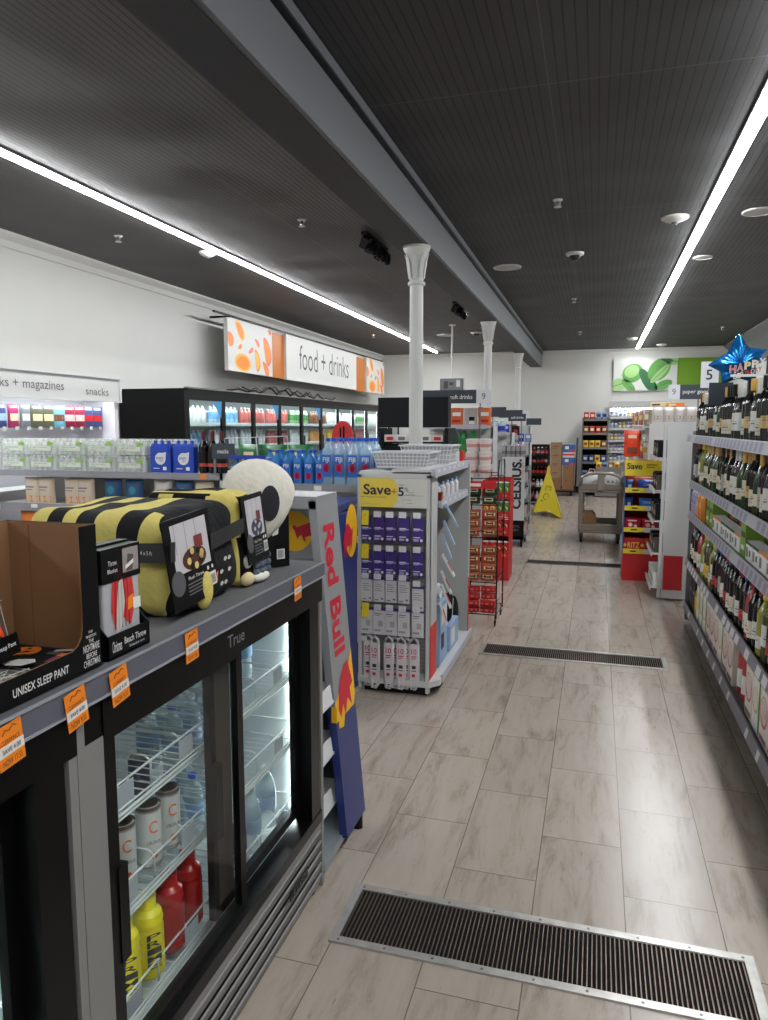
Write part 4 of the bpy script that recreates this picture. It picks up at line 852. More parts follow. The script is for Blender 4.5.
m = MB().box((-.006, -.001, -.11), (.022, -.0002, -.075), M('adapter_grey', (176, 172, 170), .5)).box((-.028, -.001, -.035), (.014, -.0002, -.03), MATS['pack_grey_ink']).box((-.028, -.001, -.045), (.004, -.0002, -.042), MATS['pack_grey_ink'])
for k in range(4): m.box((-.028+.01*k, -.001, -.14), (-.022+.01*k, -.0002, -.128), MATS['pack_grey_ink'])
m.build('print', cd_)
pos = ['leftmost', 'second from left', 'middle', 'second from right', 'rightmost']
for (z, nm, kk), P_, wd in zip(rows, (pp, pp, wp, ap), ('purple charger pack', 'purple charger pack', 'white cable pack with grey print', 'white wall adapter pack')):
    for i, x in enumerate(colx):
        place(P_, (x, Ya-.004, z-.0-(.04 if (i == 4 and kk and z > .6) else 0)), f'{wd}, {pos[i]} in the {nm} row', 'packs hanging on the end display')
# power strips
ps = proto('power_strip_cord', 'power strip')
m = MB(); m.tube([(-.022, 0, -.045), (-.02, 0, -.02), (0, 0, -.004), (.02, 0, -.02), (.022, 0, -.045)], .008, packw, 8); m.tube([(-.024, 0, -.04), (-.026, 0, -.16), (-.024, 0, -.28)], .007, packw, 8).tube([(.024, 0, -.04), (.026, 0, -.16), (.024, 0, -.28)], .007, packw, 8).tube([(-.024, .004, -.28), (-.016, -.006, -.315), (.006, .0, -.32), (.024, .004, -.29)], .0075, packw, 8).tube([(-.014, -.008, -.26), (-.01, -.012, -.3), (.01, -.01, -.305), (.016, -.006, -.27)], .006, packw, 8)
m.build('cord_loop', ps)
m = MB().box((-.024, -.01, -.29), (.024, .006, -.04), M('sleeve_white', (216, 208, 210), .5)); cd_ = m.build('card_sleeve', ps)
rp = M('strip_pink_red', (196, 44, 70), .5)
m = MB().text('10', (0, -.0112, -.085), X, Z, .032, .032, rp, .004).box((-.015, -.011, -.118), (.015, -.0102, -.112), rp).box((-.016, -.011, -.13), (.01, -.0102, -.126), rp).box((-.012, -.011, -.19), (.012, -.0102, -.17), M('print_black', (50, 46, 50), .5)).box((-.014, -.011, -.205), (.014, -.0102, -.2), MATS['print_black']).box((-.012, -.011, -.24), (.008, -.0102, -.222), rp); m.build('print', cd_)
for i, (x, dy) in enumerate(((-1.285, 0), (-1.237, -.022), (-1.15, -.02), (-1.12, .008), (-1.075, -.014), (-1.05, .012), (-.998, -.002))):
    place(ps, (x, Ya+.012+dy, .355-.004*(i % 2)), f'white power strip with red 10 print, {nth(i)} from the left in the bottom row', 'power strips on the end display', rz=0)
    MB().tube([(x, Ya+.06, .35), (x, Ya-.03, .35)], .002, chrome, 5).build('hook', t)
fl(-1.3, .335, .035, .03, palew, 'price_flag')
# right return, shelves behind it
MB().box((Xb-.004, Ya+.005, .1), (Xb, Ya+.2, 1.3), gw).box((Xb-.003, Ya+.005, .06), (Xb+.001, Ya+.2, .1), gw).build('return_panel', t)
MB().box((Xb, Ya+.02, .1), (Xb+.0015, Ya+.19, .42), M('red_orange_print', (214, 54, 38), .5)).build('red_band', t)
MB().box((-1.14, Ya+.2, .06), (-1.11, Yb, 1.3), gw).build('centre_panel', t)
MB().box((-1.14, Yb-.02, .05), (-.87, Yb, 1.33), M('side_panel_grey', (172, 174, 172), .5)).build('end_panel', t)
MB().box((-.872, Yb-.022, .09), (-.868, Yb+.002, .5), MATS['red_orange_print']).box((-.874, Yb-.022, .5), (-.868, Yb+.002, 1.33), gw).build('edge_strip', t)
for z, y0 in ((1.335, Ya+.02), (1.13, Ya+.22)):
    m = MB().box((-1.14, y0, z), (-.905, Yb-.02, z+.015), gw); m.prism([(-.905, y0, z-.02), (-.88, y0, z-.03), (-.885, y0, z+.02), (-.905, y0, z+.02)], (0, Yb-.02-y0, 0), strip)
    for k in range(6): m.add([(-.8808, y0+.08+k*.16, z-.026), (-.8808, y0+.15+k*.16, z-.026), (-.8838, y0+.15+k*.16, z+.012), (-.8838, y0+.08+k*.16, z+.012)], [(0, 1, 2, 3)], palew)
    m.build('shelf', t)
MB().box((-1.345, Ya+.03, 1.325), (-1.14, Yb-.02, 1.335), gw).build('top_board', t)
# packs hanging off the right side
def sidepack(mt, mt2, h_):
    o = proto('hanging_pack', 'hanging pack'); MB().obox((.0, 0, -h_/2), (.012, .055, h_), mt).build('card', o); MB().box((.0062, -.024, -h_*.8), (.0068, .024, -h_*.35), mt2).build('print', o); return o
bp_, rp_ = sidepack(lblue, palew, .16), sidepack(palew, red, .15)
place(bp_, (-.87, 4.3, 1.13), 'blue and white hanging pack, topmost on the right side of the end display', 'packs on the side hooks', rot=(.0, -.5, .2))
for i, (P_, x, y, z, tl, wd) in enumerate(((bp_, -.875, 4.28, 1.03, -.42, 'blue'), (bp_, -.885, 4.27, .95, -.38, 'blue'), (rp_, -.88, 4.28, .82, -.5, 'red and white'), (rp_, -.885, 4.27, .72, -.42, 'red and white'), (rp_, -.885, 4.28, .63, -.4, 'red and white'), (rp_, -.89, 4.26, .53, -.3, 'red and white'))):
    place(P_, (x, y, z), f'{wd} hanging pack on the side hooks, {nth(i+1)} from the top', 'packs on the side hooks', rot=(0, tl, .15))
o = proto('orange_pack', 'hanging pack'); MB().box((-.01, -.025, -.1), (.01, .025, 0), M('dark_red_pack', (110, 26, 30), .5)).build('card', o); MB().disc((.011, 0, -.035), Y, Z, .02, orange, 14).build('print', o); place(o, (-.9, 4.3, 1.2), 'small dark red pack with orange disc at the top of the side hooks')
# boxes on the side deck
t2 = thing('carton', (-.9, 4.42, .11), 'tall light blue and white carton on the low deck beside the end display', 'carton')
MB().box((-.97, 4.3, .11), (-.895, 4.52, .5), lblue).build('carton_body', t2, bevel=.003); MB().box((-.894, 4.33, .2), (-.8935, 4.42, .3), MATS['print_black']).box((-.894, 4.33, .36), (-.8935, 4.5, .47), paper).build('print', t2)
t2 = thing('carton', (-.91, 4.74, .11), 'low light blue carton farther along the deck beside the end display', 'carton')
MB().box((-.965, 4.6, .11), (-.89, 4.9, .28), lblue).build('carton_body', t2, bevel=.003); MB().box((-.889, 4.64, .14), (-.8885, 4.76, .25), paper).build('print', t2)
t2 = thing('handbag', (-.93, 4.75, .285), 'black bag with white paper tag standing on the light blue carton', 'bag')
m = MB(); blob(m, (-.93, 4.72, .38), (.035, .13, .1), clothb); m.build('bag_body', t2); MB().obox((-.89, 4.68, .38), (.003, .06, .14), paper, (0, .05, .2)).build('paper_tag', t2)
t2 = thing('travel_pillow', (-.94, 5.02, .11), 'black rounded pillow at the far end of the low deck', 'pillow'); m = MB(); blob(m, (-.95, 5.02, .25), (.035, .1, .14), clothb); m.build('pillow_body', t2)
t2 = thing('cable_bundle', (-.9, 4.45, .505), 'white bundled cable on top of the tall blue carton', 'cable'); m = MB()
for k in range(4): m.tube([(-.93+.012*cos(a*pi/6+k), 4.42+.05*cos(a*pi/6), .56+.04*sin(a*pi/6+k*.2)) for a in range(12)], .006, packw, 6, True)
m.build('cord', t2)
o = proto('small_white_bottle', 'bottle'); MB().lathe((0, 0, 0), [(.02, 0), (.02, .07), (.01, .085)], packw, 12).build('body', o); MB().lathe((0, 0, .085), [(.011, 0), (.011, .02)], lblue, 10).build('cap', o)
for k in range(5): place(o, (-.93, 4.35+.15*k, 1.147), f'small white bottle on the upper side shelf, {nth(k)} from the front', 'small bottles on the side shelf')
# white plastic baskets on top
def basket(cx, cy, cz, wx, wy, h_, lab, rz=0):
    t = thing('plastic_basket', (cx, cy, cz), lab, 'basket', 'white plastic baskets'); bw = M('basket_white', (226, 226, 228), .4); m = MB(); tp = .88
    def P(u, v, k): s_ = tp+(1-tp)*k; return (cx+(u-.5)*wx*s_, cy+(v-.5)*wy*s_, cz+h_*k)
    per = [(u/14, 0) for u in range(14)]+[(1, v/8) for v in range(8)]+[(1-u/14, 1) for u in range(14)]+[(0, 1-v/8) for v in range(8)]
    for k in range(5): m.tube([P(u, v, k/4) for u, v in ((0, 0), (1, 0), (1, 1), (0, 1))], .004 if k in (0, 4) else .003, bw, 5, True)
    for u, v in per: m.add([P(u-.008*(v in (0, 1)), v-.012*(v not in (0, 1)), 0), P(u+.012*(v in (0, 1)), v+.012*(v not in (0, 1)), 0), P(u+.012*(v in (0, 1)), v+.012*(v not in (0, 1)), 1), P(u-.012*(v in (0, 1)), v-.012*(v not in (0, 1)), 1)], [(0, 1, 2, 3)], bw)
    m.build('lattice_wall', t); q_ = MB(); c_ = [Vector(P(*uv, 0)) for uv in ((.03, .04), (.97, .04), (.97, .96), (.03, .96))]; e_ = [Vector(P(*uv, .97)) for uv in ((.03, .04), (.97, .04), (.97, .96), (.03, .96))]; q_.add(c_+e_, [(k, (k+1) % 4, 4+(k+1) % 4, 4+k) for k in range(4)], M('basket_inner', (190, 190, 194), .5)); q_.build('inner_wall', t); m = MB().box((cx-wx*tp/2, cy-wy*tp/2, cz), (cx+wx*tp/2, cy+wy*tp/2, cz+.004), bw); m.build('bottom', t)
    m = MB(); a, b = P(0, 0, 1), P(1, 1, 1)
    for q in (((a[0]-.012, a[1]-.012, a[2]-.004), (b[0]+.012, a[1], a[2]+.004)), ((a[0]-.012, b[1], a[2]-.004), (b[0]+.012, b[1]+.012, a[2]+.004)), ((a[0]-.012, a[1], a[2]-.004), (a[0], b[1], a[2]+.004)), ((b[0], a[1], a[2]-.004), (b[0]+.012, b[1], a[2]+.004))): m.box(q[0], q[1], bw)
    m.build('rim', t); return t
basket(-1.12, 4.32, 1.353, .35, .26, .088, 'white perforated plastic basket in front on the end display'); basket(-1.06, 4.72, 1.353, .34, .26, .12, 'white perforated plastic basket behind the front one')
t2 = thing('counter_sign', (-.97, 5.12, 1.352), 'small white box with red side standing on the end display shelf', 'box'); MB().box((-1.05, 5.08, 1.352), (-.93, 5.16, 1.42), paper).build('carton_body', t2); MB().box((-.93, 5.08, 1.352), (-.905, 5.16, 1.425), red).build('red_side', t2)
MB().box((-1.345, 4.25, .1), (-1.338, 5.18, 1.3), gw).build('left_panel', t_end)
# left side packs of the end display seen in the gap
o = proto('snack_sleeve', 'snack pack'); MB().box((-.012, -.06, -.16), (.012, .06, 0), M('sleeve_green', (92, 120, 66), .5)).build('bag', o); MB().box((-.013, -.05, -.1), (-.012, .05, -.03), M('sleeve_pale', (190, 190, 150), .5)).build('print', o)
for k in range(5): MB().box((-1.372, 4.28, 1.15-.19*k), (-1.345, 4.32, 1.156-.19*k), chrome).build('hook', t_end); place(o, (-1.37, 4.3, 1.15-.19*k), f'green pack on the left side of the end display, {nth(k)} from the top', 'green packs left of the end display')
# ---------------------------------------------------------------- blue drink cooler with bull emblem behind the leaning rack
t = thing('drink_cooler', (-1.5, 3.75, 0), 'dark blue drink cooler with yellow disc and crimson emblem behind the silver rack', 'cooler')
MB().box((-1.62, 3.55, .08), (-1.3, 3.9, 1.14), rbblue).build('cabinet', t, bevel=.01); MB().prism([(-1.62, 3.55, 1.14), (-1.3, 3.55, 1.14), (-1.3, 3.55, 1.175), (-1.62, 3.55, 1.175)], (0, .35, .02), rbblue).build('lid', t)
m = MB(); m.disc((-1.2985, 3.79, 1.02), Y, Z, .1, rby, 24, .15); m.poly([(-.1, -.16), (-.02, -.14), (.02, .1), (.09, .14)], (-1.298, 3.76, .98), Y, Z, rby) if False else None
bull(m, (-1.297, 3.73, .98), Y, Z, .16, .2, rbr, 1); m.build('bull_emblem', t)
MB().box((-1.6, 3.57, 0), (-1.33, 3.88, .08), black).build('plinth', t)
# ---------------------------------------------------------------- packaged goods builders
def pillow(name, cat, w_, h_, d_, base, prints, seal=True):
    """bag or pouch standing on its base, facing -y; prints: (material, x0, z0, x1, z1) in fractions, or ('disc', mat, x, z, r)"""
    o = proto(name, cat); nx, nz = 8, 9; m = MB(); fr_ = []; bk = []
    def dep(u, v): return d_/2*(max(0, 1-(2*u-1)**4)**.5)*(max(0, 1-(2*v-1)**4 if v > .5 else 1-.35*(1-2*v)**3))**.7
    for s_ in (-1, 1):
        vs = [((u/nx-.5)*w_*(1-.05*sin(pi*v/nz)), s_*max(.001, dep(u/nx, v/nz)), v/nz*h_) for v in range(nz+1) for u in range(nx+1)]
        fs = [(v*(nx+1)+u, v*(nx+1)+u+1, (v+1)*(nx+1)+u+1, (v+1)*(nx+1)+u) for v in range(nz) for u in range(nx)]
        m.add(vs, fs if s_ < 0 else [f[::-1] for f in fs], base, True)
    bag_ = m.build('bag', o); m = MB()
    for p in prints:
        if p[0] == 'disc': _, mt, x, z, r_ = p; m.add([(x*w_-.5*w_+r_*w_*cos(a*pi/7), -dep(x, z)-.002, z*h_+r_*w_*sin(a*pi/7)) for a in range(14)], [tuple(range(14))], mt)
        elif p[0] == 'text': _, mt, s_, x, z, ww, hh = p; m.text(s_, (x*w_-.5*w_, -dep(x, z)-.0035, z*h_), X, Z, ww*w_, hh*h_, mt, .006)
        else: mt, x0, z0, x1, z1 = p; m.add([(x*w_-.5*w_, -dep(x, z)-.0012, z*h_) for x, z in ((x0, z0), ((x0+x1)/2, z0), (x1, z0), (x1, z1), ((x0+x1)/2, z1), (x0, z1))], [(0, 1, 4, 5), (1, 2, 3, 4)], mt)
    if m.v: m.build('print', bag_)
    return o
def carton(name, cat, w_, h_, d_, base, prints, text=None):
    o = proto(name, cat); cb_ = MB().box((-w_/2, 0, 0), (w_/2, d_, h_), base).build('carton_body', o, bevel=.0015); m = MB()
    for p in prints:
        if p[0] == 'disc': _, mt, x, z, r_ = p; m.disc(((x-.5)*w_, -.0012, z*h_), X, Z, r_*w_, mt, 14)
        else: mt, x0, z0, x1, z1 = p; m.box(((x0-.5)*w_, -.001, z0*h_), ((x1-.5)*w_, -.0001, z1*h_), mt)
    if text: m.text(text[0], (0, -.002, text[3]*h_), X, Z, text[1]*w_, text[2]*h_, text[4], .01)
    if m.v: m.build('print', cb_)
    return o
cream = M('print_cream', (236, 220, 176), .5); brown = M('print_brown', (120, 66, 36), .6); green = M('print_green', (60, 130, 60), .5); dred = M('print_dark_red', (140, 22, 28), .5); pinkw = M('print_pink_white', (226, 200, 198), .5); gold = M('print_gold', (206, 160, 60), .4); dgreen = M('print_dark_green', (24, 74, 46), .5); teal = M('print_teal', (40, 120, 140), .5); navy = M('print_navy', (24, 40, 92), .45); violet = M('print_violet', (110, 70, 140), .5); gry = M('print_grey', (120, 122, 126), .5)
# ---------------------------------------------------------------- wire rack with instant noodles and snacks
wire = M('wire_black', (20, 20, 20), .4)
t = thing('wire_rack', (-.85, 5.85, 0), 'black wire rack on castors holding cup noodles and red snack packs', 'wire rack')
x0, x1, y0, y1 = -1.0, -.725, 5.66, 6.06
for x in (x0, x1):
    m = MB()
    for y in (y0, y1): m.tube([(x, y, .07), (x, y, 1.26)], .006, wire, 6)
    m.tube([(x, y0, 1.26), (x, y0+.04, 1.33), (x, y1-.04, 1.33), (x, y1, 1.26)], .006, wire, 6)
    for k in range(6): m.tube([(x, y0, .2+.2*k), (x, y1, .2+.2*k)], .003, wire, 5)
    m.build('side_frame', t)
lv = [.1, .36, .72, .98, 1.19]
for z in lv:
    m = MB().tube([(x0, y0, z), (x1, y0, z), (x1, y1, z), (x0, y1, z)], .004, wire, 5, True)
    for k in range(9): m.tube([(x0+(x1-x0)*k/8, y0, z), (x0+(x1-x0)*k/8, y1, z)], .002, wire, 4)
    m.tube([(x0, y0, z+.05), (x1, y0, z+.05)], .003, wire, 5); m.build('wire_shelf', t)
for x in (x0+.02, x1-.01):
    for y in (y0+.02, y1-.02): MB().tube([(x, y+.03*cos(a*pi/6), .034+.03*sin(a*pi/6)) for a in range(12)], .004, wire, 5, True).lathe((x-.008, y, .034), [(.009, 0), (.009, .016)], wire, 8, 'x').tube([(x, y, .034), (x, y, .1)], .005, wire, 6).build('castor', t)
cup = proto('noodle_cup', 'cup'); MB().lathe((0, 0, 0), [(.035, 0), (.046, .095)], M('cup_white', (222, 210, 206), .5), 16).build('cup_body', cup)
m = MB(); k = MB().lathe((0, 0, 0), [(.0395, .035), (.0425, .06)], dred, 16); m.v = k.v[:32]; m.f = k.f[:16]; m.mi = [0]*16; m.sm = [True]*16; m.mats = [M('cup_red_print', (206, 146, 140), .5)]; m.build('print', cup)
MB().lathe((0, 0, .095), [(.048, 0), (.048, .004)], paper, 16).build('lid', cup)
n = 0
for lvl, (z, wd) in enumerate(((1.195, 'bottom'), (1.297, 'middle'), (1.399, 'top'))):
    for j in range(2):
        for i in range(2):
            place(cup, (x0+.05+.105*i, y0+.06+.11*j, z), f'white and red noodle cup on the wire rack, {wd} layer, {["left","right"][i]} {["front","back"][j]}', 'noodle cups on the wire rack'); n += 1
pch = pillow('noodle_pack', 'snack pack', .115, .07, .05, M('pack_rust', (164, 88, 54), .35), [(cream, .15, .35, .85, .7), (brown, .25, .42, .75, .62)])
pcg = pillow('noodle_pack', 'snack pack', .115, .07, .05, M('pack_deep_green', (40, 66, 44), .35), [(cream, .2, .35, .8, .72), (dgreen, .3, .45, .7, .62)])
pcr = pillow('snack_tub', 'snack pack', .125, .05, .06, M('pack_bright_red', (176, 26, 30), .3), [(M('pack_pink', (214, 110, 100), .4), .15, .3, .85, .6)])
for li, (z, P_, rows_, wd) in enumerate(((.985, pcg, 2, 'green noodle pack'), (.725, pch, 3, 'orange brown noodle pack'), (.365, pch, 4, 'rust coloured noodle pack'), (.105, pcr, 4, 'bright red snack tub'))):
    for r_ in range(rows_):
        for i in range(2):
            place(P_, (x0+.075+.13*i+random.uniform(-.006, .006), y0+.05+random.uniform(-.012, .012), z+r_*(.056 if P_ is pcr else .072)), rz=random.uniform(-.12, .12), label=f'{wd}, {["left","right"][i]} stack, {nth(r_)} from the bottom, {["fourth","third","second","lowest"][li]} shelf', group='packs stacked on the wire rack')
o = carton('tray_sign', 'sign', .24, .06, .003, red, [(paper, .05, .3, .5, .7)]); place(o, (-.86, 5.645, 1.11), 'red shelf sign across the wire rack under the noodle cups')
# ---------------------------------------------------------------- red crisps floor display
t = thing('floor_display', (-.975, 7.6, 0), 'red cardboard floor display stacked with crisps cans behind the wire rack', 'store display')
x0, x1, y0, y1 = -1.12, -.835, 7.45, 7.8; dr = M('display_red', (186, 26, 30), .5)
m = MB().box((x0, y0, 0), (x1, y1, .26), dr).box((x0, y1-.01, .26), (x1, y1, 1.06), dr)
for x in (x0, x1-.008): m.box((x, y0+.02, .26), (x+.008, y1-.01, 1.04), dr)
m.build('case', t)
tz = [.26, .5, .68, .88]
for k, z in enumerate(tz):
    MB().box((x0, y0, z), (x1, y1-.01, z+.006), dr).box((x0, y0-.004, z-.03), (x1, y0, z+.045), dr).build('tray', t)
    MB().disc(((x1-.05), y0-.006, z+.008), X, Z, .022, M('crisp_tan', (206, 140, 80), .5), 10, .014).build('crisp_print', t)
MB().text('Pringles', (-.9, y0-.006, .665), X, Z, .1, .022, lt, .01).build('lettering', t)
cans = {}
for nm, mt in (('green', M('can_green', (80, 142, 52), .4)), ('orange', M('can_orange', (228, 132, 40), .4)), ('red', M('can_red', (190, 32, 34), .4)), ('dark green', M('can_dark_green', (30, 96, 50), .4))):
    o = proto('crisps_can', 'can'); MB().lathe((0, 0, 0), [(.032, 0), (.032, .13)], mt, 16).build('tube', o); MB().lathe((0, 0, .13), [(.034, 0), (.034, .008), (.031, .01)], paper, 16).build('lid', o)
    MB().add([(-.018, -.0285, .05), (.018, -.0285, .05), (.02, -.0275, .075), (0, -.033, .088), (-.02, -.0275, .075)], [(0, 1, 2, 3, 4)], cream).add([(-.01, -.0335, .06), (.01, -.0335, .06), (.006, -.0335, .068), (-.006, -.0335, .068)], [(0, 1, 2, 3)], brown).build('print', o); cans[nm] = o
pat = [['red']*4, ['orange', 'red', 'red', 'red'], ['orange', 'orange', 'green', 'green'], ['dark green', 'dark green', 'green', 'green']]
for r_, z in enumerate(tz):
    for i in range(4): place(cans[pat[r_][i]], (x0+.04+.068*i, y0+.045, z+.007), f'{pat[r_][i]} crisps can, {pos[i] if i else "leftmost"} on the {["lowest","second","third","top"][r_]} tray of the red floor display', 'crisps cans')
# ---------------------------------------------------------------- CELSIUS rack
t = thing('energy_drink_rack', (-1.02, 9.9, 0), 'black wheeled drink rack with black vertical lettering on its white side panel', 'drink rack')
x0, x1, y0, y1 = -1.2, -.885, 9.6, 10.15
MB().box((x0, y0, .1), (x0+.02, y1, 1.2), black).box((x0, y0, .1), (x1, y1, .13), black).box((x0, y1-.02, .1), (x1, y1, 1.2), black).box((x0, y0, .1), (x1, y0+.012, .38), black).build('frame', t)
MB().box((x0+.01, y0-.012, .36), (x1, y0, 1.2), M('panel_white', (206, 207, 208), .45)).build('side_panel', t)
m = MB().text('CELSIUS.', (-.99, y0-.0145, .84), Z, -X, .66, .125, ink, .04).text('LIVE FIT', (-.91, y0-.0145, 1.03), Z, -X, .2, .035, M('live_orange', (220, 110, 70), .5)); m.build('lettering', t)
MB().text('ESSENTIAL', (-1.0, y0-.002, .28), X, Z, .12, .03, gry).text('ENERGY', (-1.0, y0-.002, .23), X, Z, .1, .03, gry).build('small_print', t)
for z in (.13, .36, .6, .82, 1.02):
    MB().box((x0, y0, z), (x1, y1, z+.012), black).box((x1, y0, z), (x1+.03, y1, z+.045), M('tray_clear_grey', (110, 112, 116), .35)).build('shelf', t)
for x in (x0+.03, x1-.03):
    for y in (y0+.04, y1-.04): MB().lathe((x-.012, y, .035), [(.035, 0), (.035, .024)], black, 12, 'x').box((x-.015, y-.02, .04), (x+.015, y+.02, .1), black).build('castor', t)
slim = can('slim_can', .029, .155, M('can_pale_silver', (176, 176, 178), .3, .4), [(M('can_band_grey', (120, 118, 120), .4), .2, .5)])
mc = ['white', 'orange', 'green']
for i in range(5):
    for j in range(3): place(slim, (x0+.035+.06*i, y0+.04+.07*j, 1.2), f'silver slim can on top of the white panelled rack, {nth(i)} from the left, {["front","middle","back"][j]} row', 'slim cans on the rack top')
MB().box((x0, y0, 1.185), (x1, y1, 1.2), black).build('top_board', t)
ccol = [can('slim_can', .029, .155, M('can_'+n_, c_, .3, .2), None) for n_, c_ in (('pearl', (212, 210, 206)), ('peach', (214, 150, 110)), ('aqua', (120, 170, 180)))]
for r_, z in enumerate((.142, .372, .612, .832)):
    for j in range(5): place(ccol[(r_+j) % 3], (x1-.03, y0+.07+.1*j, z+.001), f'slim can on the {["lowest","second","third","upper"][r_]} aisle side shelf of the wheeled rack, {nth(j)} from the front', 'slim cans on the rack shelves')
# ---------------------------------------------------------------- wet floor cone
wf = M('cone_yellow', (226, 204, 30), .45)
t = thing('wet_floor_sign', (-.79, 13.25, 0), 'yellow folding fabric wet floor caution cone standing in the aisle', 'floor sign')
base = [(-1.06, 13.2, .05), (-.53, 12.8, .0), (-.62, 13.7, .02), (-.95, 13.75, .03)]; base = [Vector(b_) for b_ in base]; apex = Vector((-.81, 13.3, .86))
m = MB(); n = len(base)
for i in range(n):
    a, b_ = base[i], base[(i+1) % n]; mid = (a+b_)/2+Z*.09; lo = apex+(a-apex)*.06; hi = apex+(b_-apex)*.06
    vs = [a, mid, b_, hi, lo]; m.add(vs, [(0, 1, 4), (1, 3, 4), (1, 2, 3)], wf)
m.add([apex+(b_-apex)*.06 for b_ in base], [tuple(range(n))], wf); m.build('cover', t)
MB().lathe(apex-Z*.05, [(.03, 0), (.02, .05), (.008, .09)], wf, 10).build('tip', t)
for b_ in base: MB().tube([apex-Z*.03, b_+Z*.0], .012, M('cone_pole', (200, 180, 40), .5), 6).build('pole', t)
f0_, f1_ = base[0], base[1]; U = (f1_-f0_).normalized(); nrm = U.cross((apex-(f0_+f1_)/2).normalized()).normalized(); V = nrm.cross(U).normalized(); V = V if V.z > 0 else -V; O = (f0_+f1_)/2; nf = nrm if nrm.y < 0 else -nrm
m = MB(); oi = M('caution_ink', (60, 54, 30), .6)
O2 = O*.5+apex*.5; 
m.text('CAUTION', O2+V*.08+nf*.01, U, V, .13, .045, oi, .02).text('CUIDADO', O2+V*.03+nf*.01, U, V, .15, .04, oi, .02).tube([O2-V*.1+nf*.012+U*.06*cos(a*pi/8)+V*.055*sin(a*pi/8) for a in range(16)], .006, oi, 4, True).poly([(-.012, -.03), (.01, -.035), (.02, .03), (-.005, .04)], O2-V*.1+nf*.012, U, V, oi).text('WET FLOOR', O2-V*.19+nf*.01, U, V, .2, .04, oi, .02); m.build('lettering', t)
# ---------------------------------------------------------------- utility cart
cg = M('cart_taupe', (134, 126, 116), .55, var=.05, scale=20)
t = thing('utility_cart', (.08, 10.5, 0), 'grey brown plastic utility cart with arched handle standing in the aisle', 'cart')
x0, x1, y0, y1 = -.215, .375, 10.2, 11.1
def tray(z, h_): 
    return MB().box((x0, y0, z), (x1, y1, z+.03), cg).box((x0, y0, z+.03), (x1, y0+.03, z+h_), cg).box((x0, y1-.03, z+.03), (x1, y1, z+h_), cg).box((x0, y0+.03, z+.03), (x0+.03, y1-.03, z+h_), cg).box((x1-.03, y0+.03, z+.03), (x1, y1-.03, z+h_), cg)
tray(.14, .12).build('lower_tray', t, bevel=.012); tray(.7, .12).build('upper_tray', t, bevel=.012)
for x in (x0+.005, x1-.065):
    for y in (y0+.005, y1-.085): MB().box((x, y, .2), (x+.06, y+.08, .75), cg).build('upright', t, bevel=.012)
for x in (x0+.075,):
    m = MB()
    for k in range(4): m.box((x, y0+.02, .36+k*.1), (x+.012, y0+.04, .42+k*.1), cg)
    m.build('cord_hooks', t)
m = MB(); pts = [(x0+.02, y0-.01, .8)]+[(.08-.27*cos(a*pi/10), y0-.01-.03*sin(a*pi/10), .82+.15*sin(a*pi/10)**.6) for a in range(1, 10)]+[(x1-.02, y0-.01, .8)]
m.tube(pts, .02, cg, 8); m.build('arched_handle', t)
MB().box((.03, y0-.05, .73), (.12, y0+.02, .98), cg).build('handle_holder', t, bevel=.008)
for x in (x0+.05, x1-.05):
    for y in (y0+.07, y1-.07): MB().lathe((x-.015, y, .055), [(.055, 0), (.055, .03)], black, 14, 'x').box((x-.025, y-.03, .06), (x+.025, y+.03, .145), M('castor_grey', (60, 58, 56), .5)).build('castor', t)
t2 = thing('cardboard_box', (-.06, 10.4, .17), 'open brown cardboard box on the lower tray of the utility cart', 'box'); MB().prism([(-.17, 10.25, .172), (.03, 10.25, .172), (.03, 10.25, .36), (-.02, 10.25, .42), (-.17, 10.25, .42)], (0, .35, 0), kraft).build('carton_body', t2)
def bagblob(x, y, z, r, mt, lab, sq=.8):
    t2 = thing('plastic_bag', (x, y, z), lab, 'plastic bag'); m = MB(); c = Vector((x, y, z+r*sq)); vs = []; fs = []; rnd = random.Random(int(x*977+y*13)); N_, K_ = 16, 9
    for i in range(K_+1):
        th_ = pi*i/K_
        for j in range(N_):
            a = 2*pi*j/N_; q = 1+.16*sin(3*a+i*1.3)+.1*rnd.uniform(-1, 1); vs.append(c+Vector((r*q*sin(th_)*cos(a), r*q*sin(th_)*sin(a)*.8, max(-r*sq+.001, r*sq*cos(th_)*(1+.08*rnd.uniform(-1, 1))))))
    for i in range(K_):
        for j in range(N_): fs.append((i*N_+j, (i+1)*N_+j, (i+1)*N_+(j+1) % N_, i*N_+(j+1) % N_))
    m.add(vs, fs, mt, True); m.build('bag_body', t2); m = MB(); m.tube([c+Vector((-r*.4, 0, r*sq*.8)), c+Vector((-r*.2, 0, r*sq*1.4)), c+Vector((r*.2, 0, r*sq*1.4)), c+Vector((r*.4, 0, r*sq*.8))], .006, mt, 5); m.build('bag_handle', t2)
plw = M('plastic_film_white', (196, 196, 196), .3, bump=.5, scale=30)
bagblob(-.05, 10.5, .735, .14, plw, 'crumpled clear plastic bag heaped on the left of the utility cart'); bagblob(.22, 10.75, .735, .11, plw, 'crumpled plastic bag on the right of the utility cart')
t2 = thing('paper_note', (.2, 10.3, .73), 'white printed carton standing in the upper tray of the cart', 'carton'); MB().box((.14, 10.3, .735), (.27, 10.36, .93), paper).build('carton_body', t2); MB().box((.16, 10.298, .83), (.18, 10.2995, .86), gry).box((.22, 10.298, .83), (.24, 10.2995, .86), gry).build('print', t2)
